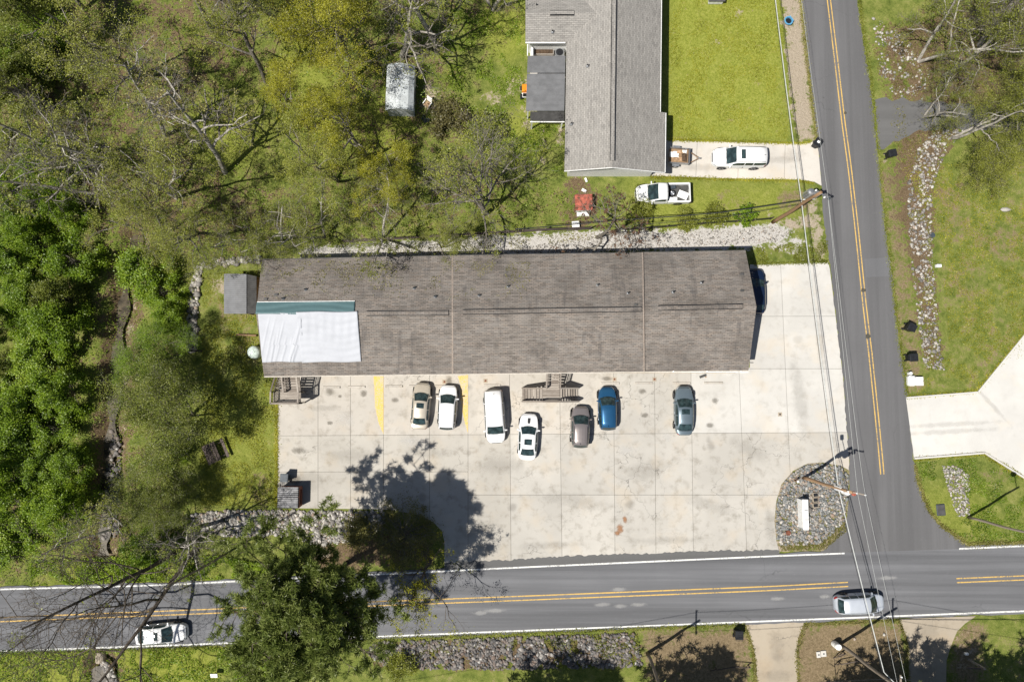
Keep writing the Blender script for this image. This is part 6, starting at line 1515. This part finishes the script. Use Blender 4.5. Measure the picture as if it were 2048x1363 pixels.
tree_proto('bareC', 107, 11, 'leaf_olive', 'bark_grey', 5000, .05, spread=1.2, wig=.22, counts=(17,8,6,3), first=.12, ratio=(.55,.58,.55,.5), twigfat=1.1)
tree_proto('shagA', 108, 13, 'leaf_brown', 'bark_pale', 10000, .047, spread=1.0, wig=.34, fork=2, counts=(6,7,6,4), ratio=(.46,.58,.55,.5), twigfat=1.1, jit=.28)
tree_proto('road_bare', 109, 16, 'leaf_mid', 'bark_dark', 500, .06, spread=.95, wig=.2, fork=2, counts=(9,9,6,4), up=.2, twigfat=1.25, r0=.24, ratio=(.62,.6,.55,.5))
tree_proto('willow', 110, 11, 'leaf_mid', 'bark_grey', 42000, .058, spread=1.1, wig=.3, fork=3, counts=(6,8,6,4), jit=.4, ratio=(.6,.6,.55,.5))
tree_proto('seedy', 111, 9.5, 'seed', 'bark_grey', 4200, .05, spread=1.0, wig=.24, counts=(11,7,5,3), jit=.06, twigfat=1.4, r0=.2, first=.18)
tree_proto('sparse', 112, 12, 'leaf_yellow', 'bark_dark', 3200, .065, spread=1.1, wig=.28, counts=(8,6,5,3))
tree_proto('greenA', 113, 12, 'leaf_green', 'bark_grey', 26000, .065, spread=1.0, wig=.25, counts=(9,7,6,3), jit=.35, ratio=(.48,.6,.55,.5))
def pine_proto(key, seed, h, crown0, rad, ntuft, per, needle=.17, top=True):
    rr = random.Random(seed); r = np.random.default_rng(seed); LV = [[], [], [], [], []]
    tp = [Vector((.25*math.sin(k*.9), .2*math.sin(k*.7+1), -.2+(h+.2)*k/8)) for k in range(9)]; LV[0].append((tp, [h*.0125*(1-.8*k/8)+.02 for k in range(9)])); tips = []
    nb = 46
    for i in range(nb):
        t = i/nb; z = lerp(h*crown0, h*.985, t); a = i*2.4+rr.uniform(-.4,.4); f = z/h*8; k = min(7, int(f)); b = tp[k].lerp(tp[k+1], f-k)
        L = rad*(1-.75*t**1.6)*rr.uniform(.65,1.12)*(.75+.5*math.sin(min(1,t*3+.25)*1.57)); pts = []; rad_ = []
        for q in range(7):
            u = q/6; pts.append(b + Vector((math.cos(a+.25*u*rr.uniform(-1,1)), math.sin(a), 0))*(L*u) + Vector((0,0,L*(.10*u - .22*u*(1-u)*rr.uniform(0,1)))) + Vector((rr.gauss(0,.06),rr.gauss(0,.06),rr.gauss(0,.06)))*q); rad_.append(.075*(1-t*.5)*(1-.8*u)+.012)
        LV[1].append((pts, rad_))
        for s in range(14):
            u = rr.uniform(.15, 1.0); f2 = u*6; k2 = min(5, int(f2)); p = pts[k2].lerp(pts[k2+1], f2-k2); a2 = a+rr.choice((-1,1))*rr.uniform(.5,1.2); l2 = L*rr.uniform(.15,.36)
            e = p + Vector((math.cos(a2)*l2, math.sin(a2)*l2, rr.uniform(-.05,.45)*l2)); LV[2].append(([p.lerp(e,q/4) for q in range(5)], [.03*(1-.7*q/4) for q in range(5)])); tips += [p.lerp(e,q) for q in (.55,.8,1.0)]
        tips += [pts[5], pts[6], pts[6]]
    tips = np.array([p[:] for p in tips]); idx = r.integers(0, len(tips), ntuft); C0 = tips[idx] + r.normal(size=(ntuft, 3))*.16
    D = r.normal(size=(ntuft*per, 3)); D[:, 2] += .35; D /= np.linalg.norm(D, axis=1, keepdims=True)
    C = np.repeat(C0, per, 0); Ls = needle*r.uniform(.7, 1.35, (ntuft*per, 1)); S = np.cross(D, r.normal(size=D.shape)); S /= np.linalg.norm(S, axis=1, keepdims=True); S *= .026
    V = np.stack([C-S, C+S, C+D*Ls*2+S*.6, C+D*Ls*2-S*.6], 1).reshape(-1, 3); Q = np.arange(len(V)).reshape(-1, 4)
    PROTO[key] = (skeleton_mesh(LV, 0, 0, K['bark_dark'], 'trunk'), skeleton_mesh(LV, 1, 2, K['bark_dark'], 'branches'), npmesh('crown', V, Q, K['needle']))
pine_proto('pine', 201, 18.8, .54, 5.7, 7000, 18, .165)
pine_proto('pine2', 202, 13, .25, 3.6, 1300, 22, .15)
def shrub_proto(key, seed, rad, h, n, nclump, lsize, leaf, spread=.42, stems=14):
    r = np.random.default_rng(seed); rr = random.Random(seed); LV = [[], [], [], [], []]
    a = r.uniform(0, 6.28, nclump); el = np.arcsin(r.uniform(.05, 1, nclump)); q = r.uniform(.55, 1.0, nclump)
    C = np.stack([np.cos(a)*np.cos(el)*rad*q, np.sin(a)*np.cos(el)*rad*q, np.sin(el)*h*q*r.uniform(.75,1.15,nclump)+.1], -1)
    for i in range(min(stems, nclump)):
        e = Vector(C[i]); pts = [Vector((0,0,-.1)).lerp(e, u) + Vector((rr.gauss(0,.08),rr.gauss(0,.08),.25*h*u*(1-u))) for u in (0,.17,.33,.5,.66,.83,1)]; LV[1].append((pts, [.05*(1-.75*k/6) for k in range(7)]))
        for s in range(5):
            p = pts[rr.randint(2,6)]; d = Vector((rr.gauss(0,.4),rr.gauss(0,.4),rr.uniform(.1,.7)))*rad*.3; LV[2].append(([p+d*(k/4) for k in range(5)], [.02*(1-.7*k/4) for k in range(5)]))
    ci = r.integers(0, nclump, n); sp = spread*rad*r.uniform(.35,1.0,nclump)[ci][:, None]
    L = C[ci] + r.normal(size=(n,3))*sp*np.array([1,1,.8]); L[:, 2] = np.maximum(L[:, 2], .05)
    V, Q = leaves_np(L, lsize, r, .5); PROTO[key] = (skeleton_mesh(LV, 1, 2, K['bark_grey'], 'stems'), None, npmesh('foliage', V, Q, K[leaf]))
for k in range(4): shrub_proto('lush%d' % k, 300+k, 2.6, 4.6, 15000, 34, .075, 'leaf_green', .165)
for k in range(3): shrub_proto('bush%d' % k, 310+k, 1.5, 1.7, 4200, 22, .07, 'leaf_mid', .28)
shrub_proto('darkbush', 320, 3.6, 2.6, 7500, 80, .06, 'leaf_brown', .15, 70)
shrub_proto('sapling', 321, 1.0, 1.6, 900, 16, .085, 'leaf_green', .22, 12)
def put_shrub(key, px, py, label, s=1.0, rz=0, leaf=None, group=None, sz=None, name='shrub', z=-.06):
    c = P(px, py, 0); t = thing(name, label, 'shrub', (c.x, c.y, z), R(rz), group); t.scale = (s, s, sz or s)
    for nm, me in zip(('stems', 'x', 'foliage'), PROTO[key]):
        if me is None: continue
        o = link(bpy.data.objects.new(nm, me), t)
        if nm == 'foliage' and leaf: o.material_slots[0].link = 'OBJECT'; o.material_slots[0].material = K[leaf]
    return t

# --- the wood, roughly from the clearing outwards (base pixel in the photo, prototype, look)
WOODS = [
 ('bareC', 965, 430, 1.3, 20, None, 'bare tree with fine pale radiating branches above the middle of the brown roof'),
 ('bareB', 765, 478, .82, 70, 'leaf_olive', 'bare pale forked tree by the rail fence, left of the radiating bare tree'),
 ('shagA', 650, 474, .85, 10, 'leaf_olive', 'loose budding tree leaning over the left part of the brown roof'),
 ('shagA', 560, 482, .88, 160, 'leaf_olive', 'olive budding tree hanging over the left roof corner'),
 ('oakB', 885, 492, .62, 40, 'leaf_olive', 'low olive tree whose sprays overhang the brown roof near the middle'),
 ('oakC', 733, 312, .92, 0, None, 'yellow green tree standing below the white metal shed'),
 ('oakD', 676, 362, .90, 90, 'leaf_olive', 'forked olive tree left of the yellow green tree below the shed'),
 ('oakC', 710, 152, 1.0, 140, None, 'yellow green tree left of the white metal shed'),
 ('bareA', 803, 112, 1.1, 30, 'leaf_olive', 'bare pale tree rising just above the white metal shed'),
 ('bareA', 868, 82, 1.1, 200, None, 'bare tree casting branch shadows right of the white shed'),
 ('oakD', 640, 100, 1.05, 250, None, 'forked yellow green tree near the top edge of the wood'),
 ('oakA', 533, 168, 1.12, 80, 'leaf_olive', 'grey budding tree at the left edge of the shed clearing'),
 ('bareA', 449, 345, 1.12, 120, 'leaf_brown', 'bare tree casting a V of shadow across the mossy clearing'),
 ('shagA', 352, 396, 1.15, 300, 'leaf_olive', 'olive budding tree below the mossy clearing'),
 ('bareA', 248, 322, 1.15, 330, 'leaf_olive', 'tall bare tree leaning over the upper left wood'),
 ('bareB', 212, 394, 1.1, 190, 'leaf_olive', 'pale forked bare tree above the green thicket'),
 ('oakA', 445, 470, .85, 260, 'leaf_olive', 'olive tree above the white rock border'),
 ('oakB', 330, 470, .95, 60, 'leaf_olive', 'budding brown tree at the head of the creek'),
 ('greenA', 175, 115, 1.0, 10, 'leaf_mid', 'leafy green tree in the upper left corner wood'),
 ('oakA', 420, 60, 1.1, 45, 'leaf_brown', 'budding grey tree at the top edge, left of the clearing'),
 ('bareA', 560, 40, 1.0, 270, 'leaf_olive', 'bare tree at the top edge between the yellow green trees'),
 ('bareB', 985, 20, .9, 150, 'leaf_brown', 'bare tree at the top edge beside the house wing'),
 ('willow', 385, 830, .9, 0, None, 'broad feathery olive tree left of the lot'),
 ('willow', 345, 715, .6, 140, 'leaf_green', 'feathery green tree beside the creek, above the broad olive one'),
 ('willow', 345, 990, .6, 250, 'leaf_mid', 'feathery dark green tree beside the creek, left of the picnic table'),
 ('bareA', 398, 1050, .85, 30, 'leaf_mid', 'bare dark tree casting branch shadows on the grass below the picnic table'),
 ('bareB', 250, 1050, .75, 200, 'leaf_olive', 'pale bare tree at the foot of the creek'),
 ('road_bare', 395, 1085, 1.3, 40, None, 'large dark bare tree reaching over the road at the lower left'),
 ('pine', 692, 1130, 1.0, 0, None, 'tall dark green pine leaning over the road at the bottom'),
 ('sparse', 862, 1112, .92, 60, None, 'thin tree with sparse yellow green sprays over the road beside the lot'),
 ('seedy', 1194, 474, 1.0, 0, None, 'small bare tree with rusty buds by the house wall'),
 ('oakB', 290, 150, 1.1, 330, None, 'olive tree in the upper left wood beyond the tall bare tree'),
 ('oakA', 120, 220, 1.0, 200, None, 'olive tree at the far upper left'),
 ('bareB', 130, 305, 1.0, 310, None, 'pale bare tree at the left edge above the thicket'),
 ('bareA', 330, 270, 1.05, 75, 'leaf_olive', 'bare tree left of the mossy clearing'),
 ('oakA', 170, 20, 1.0, 130, None, 'olive tree at the top edge far left'),
 ('oakD', 800, 400, .75, 30, 'leaf_yellow', 'small yellow green tree left of the radiating bare tree'),
 ('oakC', 620, 260, .8, 200, None, 'slender yellow green tree between the clearing and the white shed'),
 ('shagA', 1850, 232, .72, 40, 'leaf_olive', 'loose olive tree over the mouth of the gravelly drive'),
 ('bareA', 1960, 90, 1.0, 220, 'leaf_olive', 'bare tree in the upper right corner'),
 ('shagA', 1838, 122, 1.12, 260, 'leaf_olive', 'bare pale limbed tree at the top right'),
 ('oakB', 1905, 275, .86, 30, 'leaf_olive', 'olive green tree over the gravelly drive at the right'),
 ('willow', 1985, 225, .62, 300, 'leaf_olive', 'leafy olive tree above the gravelly drive at the right edge'),
 ('oakA', 1890, 150, .95, 45, None, 'olive tree behind the pale limbed tree'),
 ('willow', 1948, 335, .58, 120, 'leaf_olive', 'low spreading olive tree on the grass below the gravelly drive'),
]
for key, px, py, s, rz, leaf, lb in WOODS:
    put_tree(key, px, py, lb, s, rz, leaf, name='pine_tree' if key == 'pine' else 'tree', lean=(4, -36) if key == 'road_bare' else (0, 0), group='trees of the wood' if px < 1100 else 'trees by the side road', bark='bark_pale' if key in ('oakA','oakB') and px > 1700 else None)
for i, (px, py, s, lb) in enumerate(((1040,1452,1.25,'evergreen off the bottom edge shading the grass below the dark riprap'),(1295,1436,1.2,'evergreen off the bottom edge shading the ground left of the tan driveway'),(1785,1424,1.2,'evergreen off the bottom edge shading the lower right flared apron'),(1822,1432,1.0,'smaller evergreen off the bottom edge beside the wooden crossbar post'),(1925,1440,1.2,'evergreen off the lower right corner of the picture'),(1672,1450,1.15,'small evergreen off the bottom edge under the overhead wires'))):
    put_tree('pine2', px, py, lb, s, i*60, None, None, 'tree', 'evergreen_tree', 'evergreens beyond the bottom edge')
# --- shrubs
put_shrub('darkbush', 808, 1068, 'large dark brown green shrub at the corner of the lot', 1.0, 0, None, 'single shrubs', .5)
put_shrub('bush1', 716, 1062, 'thin brown shrub on the pale riprap', .95, 20, 'leaf_brown', 'single shrubs')
put_shrub('bush0', 805, 1328, 'olive bush in the dark riprap strip', .9, 0, 'leaf_olive', 'single shrubs')
put_shrub('sapling', 1487, 428, 'small bright green sapling at the black fabric fence', 1.2, 0, None, 'single shrubs')
put_shrub('bush2', 1430, 434, 'low grey green shrub left of the green sapling', .75, 0, 'leaf_olive', 'single shrubs')
put_shrub('bush0', 1370, 440, 'low grey green shrub at the left of the black fabric fence', .7, 90, 'leaf_olive', 'single shrubs')
put_shrub('bush1', 1280, 420, 'low shrub under the nose of the white pickup', .8, 10, 'leaf_olive', 'single shrubs')
put_shrub('lush0', 335, 585, 'bright green feathery bush by the white rock border', .78, 0, None, 'single shrubs')
put_shrub('lush1', 352, 640, 'bright green bush below the feathery one by the rock border', .66, 80, None, 'single shrubs')
put_shrub('lush2', 350, 905, 'bright green bush left of the picnic table', .6, 10, None, 'single shrubs')
put_shrub('bush2', 905, 245, 'dark brushy shrub below the lawn chair', 1.35, 10, 'leaf_dark', 'single shrubs')
put_shrub('bush0', 970, 265, 'green brushy shrub right of the dark one in the yard', 1.25, 10, 'leaf_mid', 'single shrubs')
put_shrub('bush1', 640, 1180, 'low green shrub at the road edge under the pine', 1.0, 50, None, 'single shrubs')
r_ = random.Random(5)
THICKET = [(35,300),(20,370),(70,360),(40,440),(95,430),(150,440),(30,520),(95,500),(160,520),(60,590),(130,590),(20,650),(85,660),(150,660),(40,730),(110,730),(20,800),(80,800),(150,790),(40,870),(110,860),(30,945),(95,940),(150,930),(50,1010),(120,1000),(170,1000),(20,1075),(85,1060),(140,330),(60,180),(120,120),(40,110),(90,40),(330,1080),(300,560)]
ORD = ['first','second','third','fourth','fifth','sixth','seventh','eighth','ninth','tenth','eleventh','twelfth','thirteenth','fourteenth','fifteenth','sixteenth','seventeenth','eighteenth','nineteenth','twentieth']
band = lambda x: 'along the left edge' if x < 62 else 'in the middle of the thicket' if x < 125 else 'on the creek side of the thicket'
for i, (px, py) in enumerate(THICKET):
    k_ = sorted(q[1]+q[0]*.001 for q in THICKET if band(q[0]) == band(px)).index(py+px*.001)
    put_shrub('lush%d' % (i % 4), px+r_.uniform(-12,12), py+r_.uniform(-12,12), 'bright green leafy shrub %s, %s from the top' % (band(px), ORD[k_]), r_.uniform(.72,1.12), r_.uniform(0,360), r_.choice((None,None,None,'leaf_green','leaf_mid')), 'shrubs of the left thicket', r_.uniform(.7,1.25))

# --- low undergrowth and rough grass: nobody could count it
def ground_leaves(name, label, poly, n, lsize, leaf, seed, zmax, dens=.45, avoid=True):
    r = np.random.default_rng(seed); xs = [p[0] for p in poly]; ys = [p[1] for p in poly]
    X = r.uniform(min(xs), max(xs), n*3); Y = r.uniform(min(ys), max(ys), n*3); ok = inside(poly, X, Y)
    nz = vnoise(X, Y, .035, seed, 3); ok &= nz > dens
    X, Y, nz = X[ok][:n], Y[ok][:n], nz[ok][:n]
    x = (X-1024)/FPX; y = (681.5-Y)/FPX; t = CAM_H/-(y*ST-CT); C = np.stack([x*t, (y*CT+ST)*t, np.zeros_like(X)], -1)
    lowv = sample('low', X, Y); lowv = lowv*lowv*(3-2*lowv)
    C[:, 2] = -.06 - lowv + r.random(len(X))*zmax*np.clip((nz-dens)*5, .15, 1)
    V, Q = leaves_np(C, lsize, r, .4); o = mobj(name, npmesh(name, V, Q, K[leaf])); return tag(o, label, 'undergrowth', kind='stuff')
ground_leaves('undergrowth', 'low green undergrowth on the floor of the wood', WOOD, 60000, .07, 'leaf_green', 401, .8, .46)
ground_leaves('undergrowth', 'dry brown brush and litter on the floor of the wood', WOOD, 30000, .07, 'leaf_brown', 402, .5, .44)
ground_leaves('undergrowth', 'fresh green weeds along the lower left road verge', [(-60,1300),(430,1292),(560,1300),(560,1420),(-60,1420)], 16000, .07, 'leaf_green', 403, .45, .36)
ground_leaves('undergrowth', 'green weeds on the verge above the road at the lower left', [(60,1120),(440,1110),(600,1140),(440,1158),(60,1170)], 12000, .08, 'leaf_green', 404, .5, .40)
ground_leaves('undergrowth', 'brown dead leaves under the trees at the upper right', [(1735,60),(1830,30),(2100,-60),(2100,260),(1900,260),(1860,330),(1800,330),(1770,200)], 9000, .07, 'leaf_brown', 405, .2, .40)
ground_leaves('rough_grass', 'tufts of rough grass across the right hand lawn', [(1800,330),(2100,320),(2100,680),(1960,780),(1830,790),(1900,700),(1880,480)], 16000, .05, 'leaf_yellow', 406, .12, .42)
ground_leaves('rough_grass', 'tufts of grass across the lawn in front of the house', [(1335,-40),(1560,-40),(1578,280),(1340,280)], 14000, .045, 'leaf_yellow', 407, .10, .45)
ground_leaves('rough_grass', 'tufts of grass in the yard left of the apartments', [(405,545),(525,540),(530,755),(555,760),(555,1010),(400,1010)], 14000, .05, 'leaf_yellow', 408, .14, .42)
ground_leaves('rough_grass', 'tufts of grass and weeds in the yard behind the house', [(880,20),(1045,20),(1050,240),(1125,250),(1125,350),(1000,310),(900,260)], 12000, .055, 'leaf_green', 409, .2, .48)
ground_leaves('rough_grass', 'tufts of grass right of the junction', [(1835,925),(1965,915),(2100,985),(2100,1085),(1935,1080),(1870,1035)], 9000, .05, 'leaf_green', 410, .14, .44)
ground_leaves('rough_grass', 'ivy and leaf scraps on the gravel strip behind the apartments', [(600,505),(900,486),(1180,464),(1240,470),(1000,505),(620,520)], 1800, .06, 'leaf_brown', 411, .08, .42)

# leaf litter blown onto the shingles under the overhanging trees, weeds between the rocks
def roof_litter(n, seed):
    r = np.random.default_rng(seed); X = r.uniform(528, 1060, n*3); Y = r.uniform(522, 600, n*3); k = (vnoise(X, Y, .03, seed) > .5) & (r.random(n*3) < np.clip((600-Y)/60, .1, 1)); X, Y = X[k][:n], Y[k][:n]
    C = np.array([P(a, b, roof_z(a, b)+.03)[:] for a, b in zip(X, Y)]); V, Q = leaves_np(C, .05, r, 2.0); o = mobj('roof_litter', npmesh('roof_litter', V, Q, K['leaf_brown'])); tag(o, 'scattered dead leaves on the shaded side of the brown roof', 'leaf litter', kind='stuff')
roof_litter(1500, 77)
ground_leaves('weeds', 'weeds growing between the dark riprap stones', [(742,1290),(1000,1274),(1275,1265),(1284,1330),(1000,1338),(738,1310)], 5000, .06, 'leaf_olive', 412, .3, .5)
ground_leaves('weeds', 'weeds growing between the verge rocks', [(1905,255),(1835,300),(1815,430),(1842,680),(1850,740),(1890,740),(1872,600),(1862,430),(1895,300)], 3500, .06, 'leaf_olive', 413, .25, .5)
ground_leaves('weeds', 'dry weeds at the foot of the corner island', [(1558,1085),(1640,1080),(1690,1040),(1694,1060),(1650,1098),(1562,1100)], 3000, .05, 'leaf_brown', 414, .2, .35)
ground_leaves('weeds', 'weeds on the gravel above the lot', [(1512,495),(1655,480),(1656,524),(1512,528)], 3500, .055, 'leaf_olive', 415, .2, .42)

# ragged grass creeping over the edges of the paving
def edge_tufts(label, pts, n, leaf, seed, width=5, size=.05):
    r = np.random.default_rng(seed); q = np.array([p[:] for p in resample(pts, n)]); q = q + r.normal(size=q.shape)*width*(.3 + vnoise(q[:, 0], q[:, 1], .05, seed)[:, None]*1.2); 
    C = np.array([P(a, b, .03)[:] for a, b in q]); C[:, 2] += r.random(len(C))*.06; V, Q = leaves_np(C, size, r, .5); o = mobj('edge_grass', npmesh('edge_grass', V, Q, K[leaf])); tag(o, label, 'grass', kind='stuff')
edge_tufts('ragged grass along the left edge of the lot', [(553,760),(553,1014)], 2600, 'leaf_yellow', 501, 3)
edge_tufts('ragged grass along the upper edge of the house driveway', [(1336,280),(1533,285),(1603,287),(1622,283)], 2200, 'leaf_yellow', 502, 2)
edge_tufts('ragged grass along the lower edge of the house driveway', [(1300,354),(1355,355),(1460,359),(1596,361),(1628,367)], 2400, 'leaf_yellow', 503, 2)
edge_tufts('ragged grass along the right edge of the side road', [(1716,-20),(1744,187),(1772,454),(1794,640),(1815,790)], 5200, 'leaf_olive', 504, 3.5)
edge_tufts('ragged weeds along the left edge of the side road', [(1599,-20),(1615,133),(1634,285)], 2600, 'leaf_brown', 505, 3)
edge_tufts('ragged grass along the lower edge of the road', [(-20,1308),(410,1293),(755,1278),(1024,1267),(1490,1248)], 6500, 'leaf_olive', 506, 3)
edge_tufts('ragged grass around the wide driveway', [(1815,794),(1953,783),(2060,655)], 1800, 'leaf_yellow', 507, 2.5)
edge_tufts('ragged grass along the lower side of the wide driveway', [(1830,918),(1966,907),(2060,962)], 1800, 'leaf_yellow', 508, 2.5)
edge_tufts('ragged weeds along the upper edge of the lot', [(1510,528),(1656,524)], 1200, 'leaf_olive', 509, 2.5)
edge_tufts('ragged grass around the junction corner', [(1830,930),(1838,968),(1858,1020),(1882,1050),(1935,1088),(2060,1084)], 2600, 'leaf_brown', 510, 3)
edge_tufts('dry grass along the tan driveways', [(1490,1250),(1506,1300),(1512,1370)], 1000, 'leaf_brown', 511, 2.5)
edge_tufts('dry grass between the tan driveways', [(1597,1370),(1594,1300),(1610,1248),(1798,1240),(1815,1290),(1818,1370)], 2400, 'leaf_brown', 512, 2.5)
